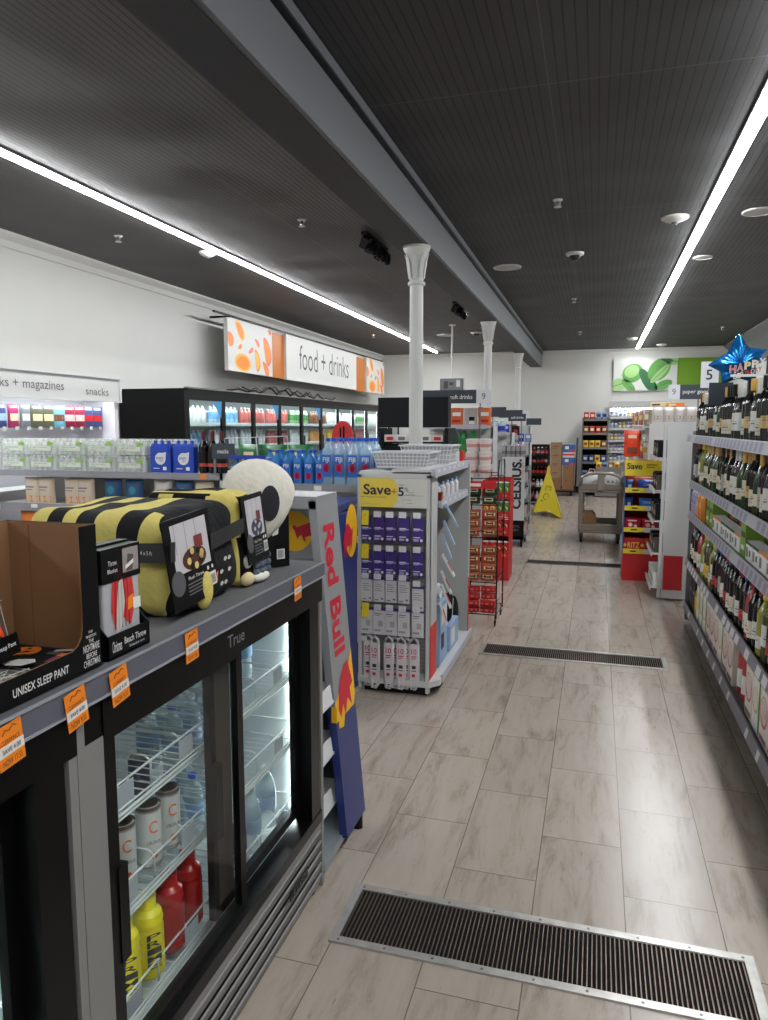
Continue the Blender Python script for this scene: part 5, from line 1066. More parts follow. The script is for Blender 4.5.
# ---------------------------------------------------------------- wine gondola along the right side
gg = M('gondola_grey', (132, 133, 138), .5); lipm = M('lip_silver', (186, 187, 196), .35); lipc = M('label_lilac_grey', (146, 147, 168), .4); lipw = M('label_strip_white', (214, 215, 218), .4)
WX, WY0, WY1 = .72, 1.55, 6.26
t = thing('wine_gondola', (1.05, 4.2, 0), 'long grey wine shelving unit running down the right side of the aisle', 'shelving unit')
MB().box((1.2, WY0, .05), (1.23, WY1, 1.9), gg).build('back_panel', t)
MB().box((WX+.09, WY0, 0), (1.2, WY1, .12), blackp).build('plinth', t)
MB().box((WX+.02, WY1, .02), (1.23, WY1+.02, 1.56), gg).build('end_panel', t)
for yy in (1.6, 2.75, 3.9, 5.05, 6.2): MB().box((1.175, yy, .05), (1.2, yy+.03, 1.9), gg).build('upright', t)
SH = [.165, .519, .905, 1.154, 1.513]
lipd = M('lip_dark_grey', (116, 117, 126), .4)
rl = random.Random(5); NL = 0
for k, z in enumerate(SH):
    fx = WX-(.03 if k == 4 else 0)  # top shelf pushed out further so its shadow reaches across the floor
    MB().box((fx+.02, WY0, z-.015), (1.2, WY1, z), gg).build('shelf', t)
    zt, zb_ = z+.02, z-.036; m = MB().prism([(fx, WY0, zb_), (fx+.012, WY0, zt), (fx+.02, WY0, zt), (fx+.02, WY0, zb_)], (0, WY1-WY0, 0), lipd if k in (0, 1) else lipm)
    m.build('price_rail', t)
    rest = m = MB(); y = WY0+.05; step = .105 if k in (3, 4) else .1 if k == 2 else .13
    while y < WY1-.1:
        wd = step*.66 if k != 0 else .05; mt = lipc if (k in (3, 4, 2) or rl.random() < .0) else lipw
        if k in (0, 1): mt = lipw
        if rl.random() < .9:
            m = MB() if y > 3.3 else m
            m.add([(fx-.0008, y, zb_+.006), (fx-.0008, y+wd, zb_+.006), (fx+.009, y+wd, zt-.006), (fx+.009, y, zt-.006)], [(0, 3, 2, 1)], mt)
            if y > 3.3 and NL < 95: NL += 1; m.build('price_label', t); m = rest
            elif y > 3.3: rest.add(m.v, m.f, mt); m = rest
        y += step if k else step+.12
    lo_ = rest.build('price_labels', t); lo_['kind'] = 'stuff'
gl_d = M('glass_black', (14, 15, 14), .17); gl_g = M('glass_green', (36, 62, 30), .17); gl_y = M('wine_straw', (150, 150, 70), .17); gl_r = M('wine_rose', (170, 60, 66), .17); gl_o = M('glass_olive', (70, 76, 34), .17)
caps_ = {'gold': M('foil_gold', (212, 168, 84), .35, .3), 'red': M('foil_red', (160, 26, 36), .4), 'black': M('foil_black', (20, 20, 22), .4), 'yellow': M('foil_yellow', (214, 198, 40), .4), 'white': M('foil_white', (206, 206, 200), .4), 'blue': M('foil_blue', (44, 90, 160), .4), 'tan': M('foil_tan', (196, 156, 100), .4), 'burgundy': M('foil_burgundy', (92, 22, 36), .4), 'green': M('foil_green', (70, 130, 50), .4)}
labs_ = {'cream': M('wine_label_cream', (222, 212, 186), .6), 'white': M('wine_label_white', (220, 220, 214), .6), 'tan': M('wine_label_tan', (204, 172, 112), .6), 'grey': M('wine_label_grey', (166, 168, 168), .6), 'red': M('wine_label_red', (170, 34, 36), .6), 'yellow': M('wine_label_yellow', (214, 178, 50), .6)}
WK = 0
def wine(glassn, cap, lab, burg=False, tallcap=False):
    gm = {'black': gl_d, 'green': gl_g, 'straw': gl_y, 'rose': gl_r, 'olive': gl_o}[glassn]; r, h = (.042, .325) if burg else (.0385, .33)
    prof = prof_burg(r, h) if burg else prof_wine(r, h)
    global WK; WK += 1; z0_ = [.05, .075, .06, .04][WK % 4]; z1_ = z0_+[.085, .06, .1][WK % 3]
    o = bottle('wine_bottle', 'wine bottle', prof, gm, caps_[cap], labs_[lab], (z0_, z1_), (h-(.085 if tallcap else .06), h+.002, r*.4+.001), r+.0008, [(gry, z0_+.02, z0_+.023)] if WK % 3 == 0 else None, foil=True)
    m_ = MB(); m_.box((-.012, -r-.0014, z0_+.035), (.012, -r-.0006, z0_+.042), gry).box((-.008, -r-.0014, z0_+.05), (.008, -r-.0006, z0_+.053), gry); m_.build('print', [c for c in o.children if c.name.startswith('label')][0])
    # only the front of the label band carries the mark
    return o, f'{glassn} glass, {cap} capsule, {lab} label'
random.seed(11)
KINDS = {k: wine(*v) for k, v in {'a': ('black', 'gold', 'tan'), 'b': ('black', 'white', 'white', True, True), 'c': ('black', 'black', 'cream'), 'd': ('green', 'gold', 'cream', True, True), 'e': ('olive', 'yellow', 'white'), 'f': ('black', 'red', 'white'), 'g': ('straw', 'yellow', 'white'), 'h': ('black', 'burgundy', 'grey'), 'i': ('green', 'tan', 'cream', True, True), 'j': ('black', 'blue', 'red'), 'k': ('rose', 'red', 'white'), 'l': ('olive', 'green', 'yellow')}.items()}
ROWS = {4: 'haabcbcaacbdaacccabbhcadbcaabchcbaccbad', 3: 'fheegdiidciiccdhicbbcdiacdhcbbadcihbcda', 1: 'fcfckkfgellgejjhcfjcchfjckcfgejhcfjcckfh'}
names = {4: 'top', 3: 'second', 1: 'fourth'}
for k, seq in ROWS.items():
    z = SH[k]+.001; y = WY1-.07; i = 0
    while y > 1.7:
        o, d = KINDS[seq[i % len(seq)]]
        place(o, (WX+.07+random.uniform(-.008, .008), y, z), f'{d}, {nth(i)} from the far end, {names[k]} shelf, front line', f'wine bottles on the {names[k]} shelf', rz=-pi/2+.5+random.uniform(-.4, .4), cat='wine bottle')
        if i % 2 == 0 or k == 4:
            o2, d2 = KINDS[seq[(i*3+1) % len(seq)]]
            place(o2, (WX+.165+random.uniform(-.006, .006), y-.03, z), f'{d2}, {nth(i)} from the far end, {names[k]} shelf, behind', f'wine bottles on the {names[k]} shelf', rz=random.uniform(0, 6), cat='wine bottle')
        y -= .0895; i += 1
# small goods on the third shelf
bags = [(pillow('drink_pouch', 'drink pouch', .13, .2, .06, M('pouch_orange', (226, 140, 40), .35), [(red, .1, .1, .9, .3), (cream, .3, .5, .7, .7)]), 'orange drink pouch'), (pillow('drink_pouch', 'drink pouch', .13, .2, .06, M('pouch_lilac', (176, 170, 206), .35), [(blue, .2, .5, .8, .8), (red, .2, .2, .6, .4)]), 'lilac and blue drink pouch'),
        (carton('drink_carton', 'drink carton', .13, .19, .1, M('carton_green', (120, 158, 58), .45), [(dgreen, .1, .55, .9, .7), (paper, .2, .2, .8, .32)]), 'green drink carton'), (carton('can_pack', 'can pack', .15, .1, .07, paper, [(orange, 0, .85, 1, 1), (gry, .1, .2, .4, .7)]), 'white four pack carton with orange edge'),
        (carton('can_pack', 'can pack', .15, .1, .07, paper, [(dgreen, 0, .85, 1, 1), (gry, .1, .2, .4, .7), (dgreen, .6, .3, .8, .6)]), 'white four pack carton with green edge')]
order = [1, 1, 0, 0, 2, 2, 3, 3, 4, 4, 4, 3, 2, 4, 4, 3, 3, 0, 0, 4, 2, 2, 3, 3, 4, 2, 0, 1]
y = WY1-.1
for i, q in enumerate(order):
    o, d = bags[q]; place(o, (WX+.05, y, SH[2]+.001), f'{d}, third wine shelf, {nth(i)} from the far end', 'pouches and cartons on the third wine shelf', rz=-pi/2)
    if q >= 2:
        mbk = KINDS[['h', 'e', 'l'][i % 3]][0]
    y -= .162
minis = [bottle('mini_bottle', 'small bottle', prof_wine(.028, .17), g_, caps_[c_], labs_['white'], (.04, .08), (.14, .171, .0115), .0288) for g_, c_ in ((gl_g, 'tan'), (gl_r, 'red'), (gl_o, 'green'))]
for i in range(43): place(minis[(i*7) % 3], (WX+.16, WY1-.15-.1*i, SH[2]+.001), f'small bottle behind the cartons of the third wine shelf, {nth(i)} from the far end', 'small bottles on the third wine shelf')
# base shelf: bag-in-box wine
bibs = [carton('wine_carton', 'wine carton', .16, .3, .2, M('carton_cream', (216, 212, 200), .5), [('disc', M('ring_rose', (176, 90, 108), .5), .5, .52, .46), ('disc', M('carton_cream', (216, 212, 200), .5), .5, .54, .4), (M('tone_violet', (140, 90, 120), .5), .1, .06, .9, .14)]),
        carton('wine_carton', 'wine carton', .16, .3, .2, M('carton_white', (222, 222, 216), .5), [('disc', M('ring_tan', (196, 168, 120), .5), .45, .5, .4), ('disc', M('carton_white', (222, 222, 216), .5), .45, .52, .34), (green, .86, .05, 1.0, .95)]), carton('wine_carton', 'wine carton', .15, .27, .2, M('carton_black', (26, 26, 28), .5), [(gry, .2, .5, .8, .6)])]
o = bottle('wine_bottle', 'wine bottle', prof_wine(.04, .3), gl_y, caps_['yellow'], labs_['yellow'], (.06, .16), (.24, .3, .016), .041, foil=True)
seq = [2, 2, 'o', 1, 1, 1, 0, 0, 0, 1, 0, 0, 'm', 'm', 'm', 0, 1, 0, 0, 1, 1, 0, 0, 1, 0, 1]; y = WY1-.15
mag = KINDS['k'][0]
for i, q in enumerate(seq):
    if q == 'o': place(o, (WX+.07, y, SH[0]+.001), 'yellow green wine bottle beside the white cartons on the base shelf', cat='wine bottle'); y -= .1; continue
    if q == 'm': place(mag, (WX+.09, y, SH[0]+.001), f'rose glass wine bottle on the base shelf, {nth(i-12)} after the cartons', rz=pi); y -= .12; continue
    place(bibs[q], (WX+.04, y, SH[0]+.001), f'{["cream carton with rose ring","white carton with green side stripe","black wine carton"][q]} on the base shelf, {nth(i)} from the far end', 'boxed wine on the base shelf', rz=-pi/2); y -= .168
# slate signs, number placards
def placard(name, x0, x1, y, z0, z1, txt, tcol, bg, lab, post=None, size=.5, parts=None, tw=None):
    t = thing(name, ((x0+x1)/2, y, z0), lab, 'sign')
    MB().box((x0, y, z0), (x1, y+.006, z1), bg).build('panel', t)
    if parts: 
        for (a, b_, mt) in parts: MB().box((a, y-.002, z0), (b_, y, z1), mt).build('number_panel', t)
    if txt:
        m = MB()
        for (s_, x, z, w_, h_, mt) in txt: m.text(s_, (x, y-.0035, z), X, Z, w_, h_, mt, .01)
        m.build('lettering', t)
    if post: MB().box((post[0]-.008, y+.006, post[1]), (post[0]+.008, y+.018, z0+.03), greym).build('post', t)
    return t
placard('shelf_sign', .692, .836, 5.17, 1.735, 1.88, None, None, slate, 'blank dark slate sign panel in front of the top shelf bottles', (.8, 1.52))
placard('number_sign', .764, .892, 6.18, 1.895, 2.097, [('5', .824, 1.996, .046, .078, ink)], None, palew, 'white aisle number 5 sign beside the foil balloon', (.83, 1.52))
placard('aisle_sign', .775, 1.3, 9.0, 1.905, 2.07, [('9', .835, 1.99, .04, .07, gry), ('paper goods', 1.08, 1.985, .3, .055, lt)], None, slate, 'slate aisle sign reading 9 paper goods', (1.1, 1.6), parts=[(.775, .9, palew)])
placard('shelf_sign', .9, 1.04, 4.55, 1.89, 1.99, None, None, slate, 'blank slate sign at the right edge beside the balloon', (1.0, 1.52))
t = thing('sign_rail', (.84, 4.6, 1.88), 'thin white sign rail above the bottles just below the balloon', 'rail'); MB().box((.727, 4.6, 1.88), (.96, 4.612, 1.894), white).build('rail', t); MB().box((.93, 4.6, 1.52), (.938, 4.61, 1.88), white).build('post', t)
# foil star balloon
foil = M('foil_blue_star', (22, 92, 186), .2, .7, var=.7, scale=18, bump=1); 
t = thing('foil_balloon', (.79, 4.8, 1.85), 'shiny blue star foil balloon reading HAPPY BIRTHDAY above the wine shelf', 'balloon')
bc = Vector((.79, 4.8, 1.966)); ux = Vector((.97, .24, 0)).normalized(); vz = Z.copy(); nn_ = ux.cross(vz)  # outward towards the aisle
nn_ = nn_ if nn_.y < 0 else -nn_
tips = [(.0, .18), (.175, .085), (.12, -.11), (-.08, -.115), (-.175, -.005)]
def star_r(th_):
    out = []
    P_ = []
    for i in range(5):
        a = Vector((*tips[i], 0)); b_ = Vector((*tips[(i+1) % 5], 0)); mid = (a+b_)/2*.74; P_ += [a, mid]
    d = Vector((cos(th_), sin(th_), 0)); best = .1
    for i in range(10):
        a, b_ = P_[i], P_[(i+1) % 10]; e = b_-a; den = d.x*e.y-d.y*e.x
        if abs(den) < 1e-9: continue
        s_ = (a.x*e.y-a.y*e.x)/den; u = (a.x*d.y-a.y*d.x)/den
        if s_ > 0 and -1e-6 <= u <= 1+1e-6: best = s_
    return best
m = MB(); NA, NR = 120, 12
for s_ in (1, -1):
    vs = []; fs = []
    for j in range(NR+1):
        q = j/NR
        for a in range(NA):
            th_ = 2*pi*a/NA; r_ = star_r(th_); dd = .075*(1-q**2.2)**.6*(.55+.45*min(1, r_/.18))+.006*sin(th_*23+q*9)*q*(1-q)*4*.6
            vs.append(bc+ux*(r_*q*cos(th_))+vz*(r_*q*sin(th_))+nn_*(s_*max(.0005, dd)))
    for j in range(NR):
        for a in range(NA): fs.append((j*NA+a, (j+1)*NA+a, (j+1)*NA+(a+1) % NA, j*NA+(a+1) % NA))
    m.add(vs, fs if s_ > 0 else [f[::-1] for f in fs], foil, True)
m.build('envelope', t)
m = MB(); cols = [M('balloon_red', (206, 60, 60), .4), M('balloon_pink', (214, 120, 110), .4), M('balloon_gold', (226, 200, 110), .4), M('balloon_cream', (230, 222, 170), .4), M('balloon_white', (226, 230, 236), .4)]
for i, ch in enumerate('HAPPY'): 
    m.text(ch, bc+ux*(-.06+.042*i)+vz*(-.035+.01*i)+nn_*.088, ux, vz, .038, .046, lt, .05); m.text(ch, bc+ux*(-.06+.042*i)+vz*(-.035+.01*i)+nn_*.09, ux, vz, .032, .04, cols[i], .015)
for i, ch in enumerate('BIRTHDAY'): m.text(ch, bc+ux*(-.045+.02*i)+vz*(-.078+.006*i)+nn_*.089, ux, vz, .02, .03, cols[[4, 3, 2, 0, 0, 2, 1, 0][i]], .02)
m.build('lettering', t); MB().tube([bc-vz*.1, bc-vz*.13+ux*.01, Vector((.8, 4.8, 1.53))], .002, lt, 4).build('ribbon', t)
# ---------------------------------------------------------------- white shelf end beyond the wine
t = thing('shelf_end', (.67, 7.35, 0), 'tall white shelf end with red band at its foot beyond the wine', 'shelving unit')
MB().box((.615, 7.0, .02), (.80, 7.03, 1.63), gw).box((.8, 7.0, .02), (.83, 7.7, 1.63), gw).build('end_panel', t)
MB().box((.625, 6.996, .1), (.79, 7.0, .42), M('panel_red', (178, 28, 36), .5)).build('red_band', t)
MB().box((.585, 7.02, .02), (.61, 7.05, 1.63), gw).build('edge_post', t); MB().box((.48, 7.05, 1.615), (.84, 7.75, 1.64), gw).build('top_board', t)
for z in (.1, .42, .72, 1.0, 1.3): MB().box((.53, 7.05, z), (.8, 7.7, z+.012), gw).box((.52, 7.05, z-.02), (.53, 7.7, z+.022), gw).build('shelf', t)
dk = [carton('goods_carton', 'packaged goods', .085, .15, .1, dark, [(gry, .2, .3, .8, .6)]), carton('goods_carton', 'packaged goods', .085, .13, .1, M('goods_brown', (80, 70, 60), .5), [(cream, .2, .3, .8, .6)]), carton('goods_carton', 'packaged goods', .085, .13, .1, paper, [(green, .2, .3, .8, .6)])]
for r_, z in enumerate((.115, .435, .735, 1.015, 1.315)):
    for i in range(5): place(dk[2 if r_ == 0 else (i+r_) % 2], (.545, 7.12+.12*i, z), f'{"pale" if r_ == 0 else "dark"} pack inside the white shelf end, {nth(r_)} shelf up, {nth(i)} back', 'packs in the white shelf end', rz=-pi/2)
o = pillow('bagged_goods', 'packaged goods', .1, .13, .08, M('film_pale', (206, 200, 196), .35), [(M('goods_tan', (170, 150, 120), .5), .2, .15, .8, .4)])
for i in range(4): place(o, (.53+.095*i, 7.12, 1.641), f'clear bagged goods on top of the white shelf end, {nth(i)} from the left', 'bagged goods on the white shelf end')
o = carton('goods_carton', 'packaged goods', .15, .035, .1, orange, [(cream, .1, .3, .5, .7)]); place(o, (.7, 7.3, 1.78), 'flat orange pack lying above the bagged goods on the white shelf end')
o = carton('goods_carton', 'packaged goods', .32, .14, .12, gry, [(dark, .05, .2, .4, .8), (paper, .5, .3, .9, .7)]); place(o, (.66, 7.3, 1.641), 'grey carton standing behind the bagged goods on the white shelf end')
o = carton('goods_carton', 'packaged goods', .18, .04, .1, cream, [(brown, .1, .3, .5, .7)]); place(o, (.57, 7.4, 1.782), 'flat cream pack lying on the grey carton')
# ---------------------------------------------------------------- cookie display
t = thing('floor_display', (.47, 8.0, 0), 'red based floor display of cookies and crackers under a yellow Save header', 'store display')
x0, x1, y0, y1 = .3, .645, 7.83, 8.2; dy = M('header_yellow', (238, 214, 50), .5)
MB().box((x0, y0, 0), (x1, y1, .285), dr).build('base', t)
m = MB().box((x0, y0+.03, .285), (x0+.008, y1, 1.1), M('display_side_blue', (40, 70, 130), .5)).box((x1-.008, y0+.03, .285), (x1, y1, 1.1), MATS['display_side_blue']).box((x0, y1-.01, .285), (x1, y1, 1.24), dr); m.build('case', t)
MB().box((x0-.01, y0+.02, 1.09), (x1, y0+.026, 1.25), dy).build('header', t)
MB().text('Save', (x0+.085, y0+.018, 1.19), X, Z, .15, .065, nv, .02).box((x0+.2, y0+.018, 1.2), (x0+.3, y0+.0195, 1.21), MATS['khaki_ink']).box((x0+.2, y0+.018, 1.175), (x0+.28, y0+.0195, 1.183), MATS['khaki_ink']).build('lettering', t)
for z in (.285, .51, .735, .92):
    MB().box((x0, y0, z), (x1, y1-.01, z+.005), dr).box((x0, y0-.004, z), (x0+.2, y0, z+.05), dy).box((x0+.2, y0-.004, z), (x1, y0, z+.05), palew).box((x0+.07, y0-.006, z+.018), (x0+.13, y0-.004, z+.032), ink).build('tray', t)
oreo = pillow('cookie_pack', 'cookie pack', .21, .125, .09, M('pack_royal_blue', (24, 66, 176), .3), [('text', paper, 'OREO', .5, .62, .5, .22), ('disc', dark, .35, .25, .1), ('disc', dark, .6, .25, .1)])
chips = pillow('cookie_pack', 'cookie pack', .2, .12, .09, M('pack_sky_blue', (40, 110, 196), .3), [('text', lt, 'Chips', .45, .65, .45, .22), (M('pack_magenta', (190, 40, 90), .4), .7, .1, .9, .5), (red, .2, .2, .5, .4)])
rc = pillow('cookie_pack', 'cookie pack', .17, .14, .09, M('pack_crimson', (172, 24, 44), .3), [('disc', pinkw, .35, .5, .12), ('disc', pinkw, .65, .4, .1), (pinkw, .2, .75, .7, .85)])
ritz = carton('cracker_box', 'cracker box', .21, .15, .08, M('box_red', (196, 30, 34), .45), [('disc', M('ritz_yellow', (238, 200, 110), .5), .08, .5, .09), ('disc', M('ritz_yellow', (238, 200, 110), .5), .92, .5, .09)], ('RITZ', .55, .4, .5, M('ritz_letter', (240, 214, 90), .4)))
bx2 = carton('cracker_box', 'cracker box', .06, .155, .08, M('box_orange_red', (214, 66, 24), .45), []); bx3 = carton('cracker_box', 'cracker box', .07, .15, .08, MATS['box_red'], [('disc', M('ritz_blue', (80, 160, 200), .5), .5, .25, .4)])
bfl = pillow('cookie_pack', 'cookie pack', .08, .125, .08, M('pack_deep_blue', (20, 54, 120), .35), [(lblue, .3, .3, .7, .6)])
for o, x, z, lab in ((oreo, .53, .926, 'royal blue cookie pack with white lettering on the top tray of the cookie display'), (bfl, .345, .926, 'dark blue cookie pack at the left of the top tray'), (chips, .54, .741, 'sky blue cookie pack on the second tray of the cookie display'), (bfl, .345, .741, 'dark blue cookie pack at the left of the second tray'),
        (rc, .39, .516, 'crimson cookie pack, left on the third tray'), (rc, .56, .516, 'crimson cookie pack, right on the third tray'), (ritz, .405, .291, 'red cracker box with yellow lettering on the lowest tray'), (bx2, .545, .291, 'narrow orange red cracker box beside the wide red cracker box'), (bx3, .608, .291, 'narrow red box with blue disc at the right of the lowest tray')):
    place(o, (x, y0+.055, z), lab)
o = pillow('cookie_pack', 'cookie pack', .26, .15, .06, M('pack_rust_red', (150, 40, 30), .35), []); place(o, (.47, y0+.15, .926), 'rust red cookie pack behind the blue ones on the top tray')
# ---------------------------------------------------------------- second right-hand gondola, hanging snacks
t = thing('shelving_unit', (.75, 10.4, 0), 'white shelving unit behind the cookie display with hanging snack bags', 'shelving unit')
MB().box((.56, 8.6, .02), (.72, 8.63, 1.63), gw).build('end_panel', t); MB().box((.73, 8.6, .02), (.76, 12.2, 1.63), gw).build('centre_panel', t); MB().box((.76, 8.6, .02), (1.3, 8.63, 1.63), gw).build('end_panel', t); MB().box((.76, 8.63, 1.6), (1.3, 12.2, 1.63), gw).build('top_board', t)
for z in (.1, .5, .85, 1.2, 1.58): MB().box((.5, 8.7, z), (.73, 12.2, z+.012), gw).box((.49, 8.7, z-.02), (.5, 12.2, z+.02), strip).build('shelf', t)
sb = [pillow('snack_bag', 'snack bag', .13, .2, .05, mt, [(pm, .2, .4, .8, .7)]) for mt, pm in ((M('bag_orange_red', (206, 70, 34), .35), cream), (M('bag_olive', (140, 130, 90), .35), paper), (M('bag_white', (206, 204, 200), .35), gold), (M('bag_maroon', (110, 40, 36), .35), gold))]
for r_, z in enumerate((.515, .865, 1.215, 1.595)):
    for i in range(12):
        y = 8.85+.28*i; k_ = (i*5+r_*3) % 4
        place(sb[k_], (.56, y, z), f'{["orange red","olive","white","maroon"][k_]} snack bag behind the cookie display, {nth(r_)} row up, {nth(i)} back', 'snack bags behind the cookie display', rz=-pi/2+.5)
bigb = pillow('snack_bag', 'snack bag', .19, .3, .05, M('bag_bright_orange', (216, 64, 30), .35), [(cream, .25, .7, .75, .82), (brown, .2, .1, .8, .35)])
place(bigb, (.4, 8.9, 1.25), 'large orange red snack bag hanging beside the cookie display header'); t2 = thing('clip_strip', (.4, 8.96, 1.2), 'white clip strip carrying the large orange snack bag', 'hook'); MB().box((.39, 8.95, 1.05), (.41, 8.955, 1.62), paper).box((.41, 8.95, 1.6), (.52, 8.96, 1.61), paper).build('strip', t2)
# ---------------------------------------------------------------- back wall: sweets shelves and pharmacy bay
shg = M('shelf_taupe_grey', (120, 118, 114), .5)
def bay(name, x0, x1, yb, yf, zt, shelves, lab, mt, back, top=None):
    t = thing(name, ((x0+x1)/2, (yb+yf)/2, 0), lab, 'shelving unit')
    MB().box((x0, yb-.02, .02), (x1, yb, zt), back).build('back_panel', t)
    for x in (x0, x1-.02): MB().box((x, yf+.05, .02), (x+.02, yb-.02, zt if mt is not shg else zt-.02), mt).build('side_panel', t)
    for z in shelves: MB().box((x0+.02, yf, z-.02), (x1-.02, yb-.02, z), mt).box((x0+.02, yf-.008, z-.035), (x1-.02, yf, z+.015), mt).build('shelf', t)
    return t
bay('sweets_shelves', -.33, .25, 17.95, 17.5, 1.8, [.1, .4, .76, 1.1, 1.43, 1.75], 'grey shelving unit of colourful sweets bags against the back wall', shg, dark)
sw = {n_: pillow('sweets_bag', 'sweets bag', .12, .17, .05, mt, [(pm, .2, .35, .8, .7)]) for n_, mt, pm in (('red', M('sweet_red', (176, 44, 40), .35), cream), ('blue', M('sweet_blue', (44, 70, 130), .35), lt), ('yellow', M('sweet_yellow', (220, 196, 50), .35), red), ('brown', M('sweet_brown', (120, 72, 54), .35), cream), ('grey blue', M('sweet_grey_blue', (120, 140, 170), .35), navy))}
for r_, (z, seq) in enumerate(((1.751, ('red', 'red', 'grey blue', 'grey blue')), (1.431, ('brown', 'red', 'red', 'brown')), (1.101, ('yellow', 'yellow', 'yellow', 'brown')), (.761, ('blue', 'blue', 'yellow', 'blue')), (.401, ('grey blue', 'red', 'brown', 'blue')))):
    for i, n_ in enumerate(seq): place(sw[n_], (-.24+.135*i, 17.56, z), f'{n_} sweets bag, {["top","second","third","fourth","fifth"][r_]} sweets shelf, {nth(i)} from the left', 'sweets bags at the back wall')
t = bay('pharmacy_bay', .27, 1.6, 18.05, 17.65, 2.15, [.1, .5, .8, 1.02, 1.27, 1.54, 1.8], 'white lit shelving bay of small bottles under the leaf print', gw, M('bay_back_white', (214, 214, 214), .5))
MB().box((.27, 17.6, 2.0), (1.6, 18.05, 2.16), M('canopy_grey', (178, 178, 178), .5)).build('canopy', t); MB().box((.3, 17.66, 1.985), (1.57, 17.72, 1.999), ledc).build('canopy_light', t)
pb = [bottle('pill_bottle', 'bottle', [(.03, 0), (.03, .08), (.018, .1)], mt, cp_, lb, (.02, .065), (.1, .12, .02), .0306) for mt, cp_, lb in ((M('pill_navy', (50, 60, 100), .4), capw, paper), (M('pill_white', (206, 206, 206), .4), blue, lblue), (M('pill_amber', (150, 110, 60), .3), capw, cream), (M('pill_violet', (110, 90, 140), .4), capw, paper))]
for r_, z in enumerate((1.801, 1.541, 1.271, 1.021, .801)):
    for i in range(12): place(pb[(i//2+r_) % 4], (.33+.09*i, 17.7, z), f'small bottle in the lit bay at the back, {["top","second","third","fourth","fifth"][r_]} shelf, {nth(i)} from the left', 'small bottles in the back wall bay', sc=1.25)
t2 = thing('low_bin', (.3, 17.2, 0), 'grey bin of mixed goods below the lit bay, behind the cart', 'bin'); MB().box((.0, 17.0, .02), (.55, 17.4, .03), shg).box((.0, 17.0, .03), (.55, 17.02, .68), shg).box((.0, 17.38, .03), (.55, 17.4, .68), shg).box((0, 17.02, .03), (.02, 17.38, .68), shg).box((.53, 17.02, .03), (.55, 17.38, .68), shg).box((.02, 17.02, .6), (.53, 17.38, .61), shg).build('bin_body', t2)
for i in range(4): place(sw[['yellow', 'grey blue', 'brown', 'yellow'][i]], (.07+.13*i, 17.2, .615), f'sweets bag lying in the grey bin at the back, {nth(i)} from the left', 'bags in the grey bin')
# cartons on a hand truck, red drinks rack
t = thing('hand_truck', (-.73, 17.3, 0), 'black flat cart with upright handle carrying stacked cartons at the back', 'hand truck')
MB().box((-1.02, 17.0, .1), (-.45, 17.6, .13), black).build('platform', t); MB().tube([(-.44, 17.05, .1), (-.42, 17.05, 1.33), (-.42, 17.5, 1.33), (-.44, 17.5, .1)], .014, M('handle_navy', (30, 36, 60), .4), 8).build('handle', t)
for x in (-.95, -.53):
    for y in (17.08, 17.5): MB().lathe((x-.02, y, .05), [(.05, 0), (.05, .04)], black, 12, 'x').build('castor', t)
kr2 = M('kraft_grey', (148, 120, 92), .7)
cs = [carton('shipping_carton', 'carton', w_, h_, .4, mt, pr) for w_, h_, mt, pr in ((.25, .29, kraft, [(brown, .25, .75, .5, .82)]), (.25, .2, kr2, [(brown, .2, .5, .7, .6), (brown, .2, .3, .5, .36)]), (.27, .12, M('carton_white_red', (206, 200, 200), .5), [(red, 0, .4, 1, .7)]), (.27, .17, M('carton_blue', (50, 90, 150), .5), [(lt, .2, .4, .5, .8), (M('carton_pink', (196, 60, 90), .5), .6, 0, 1, .3)]))]
for q, x, z, lab in ((0, -.6, .131, 'brown carton at the lower right of the hand truck stack'), (0, -.6, .422, 'brown carton with dark mark, second up on the right of the hand truck'), (3, -.6, .713, 'blue and pink carton on top of the two right brown cartons'), (2, -.6, .884, 'white and red carton in the right stack of the hand truck'), (3, -.6, 1.005, 'blue carton topmost in the right stack of the hand truck'),
                     (0, -.88, .131, 'brown carton at the lower left of the hand truck stack'), (1, -.88, .422, 'brown carton with print, second up on the left stack'), (1, -.88, .623, 'brown carton with print, third up on the left stack'), (1, -.88, .824, 'brown carton with print, fourth up on the left stack'), (1, -.88, 1.025, 'brown carton topmost on the left stack of the hand truck')):
    place(cs[q], (x, 17.05, z), lab)
t = bay('drinks_rack', -1.5, -.92, 15.5, 15.0, 1.22, [.1, .35, .6, .82, 1.0], 'black rack of red and dark drink bottles behind the caution cone', black, dark)
rb2 = [bottle('drink_bottle', 'bottle', prof_water(.033, .17), mt, cp_, lb, (.05, .1), (.157, .175, .016), .0335) for mt, cp_, lb in ((M('cola_brown', (44, 20, 18), .15), red, M('cola_red', (180, 40, 44), .4)), (M('drink_dark', (28, 26, 30), .2), capw, M('label_rose', (196, 130, 130), .5)), (M('drink_pale', (196, 196, 200), .2), capw, paper))]
for r_, z in enumerate((.101, .351, .601, .821, 1.001)):
    for i in range(7): place(rb2[[2, 2, 0, 0, 1][r_] if i % 3 else (r_ % 2)], (-1.44+.077*i, 15.05, z), f'drink bottle on the black rack, {["lowest","second","third","fourth","top"][r_]} shelf, {nth(i)} from the left', 'bottles on the black drinks rack')
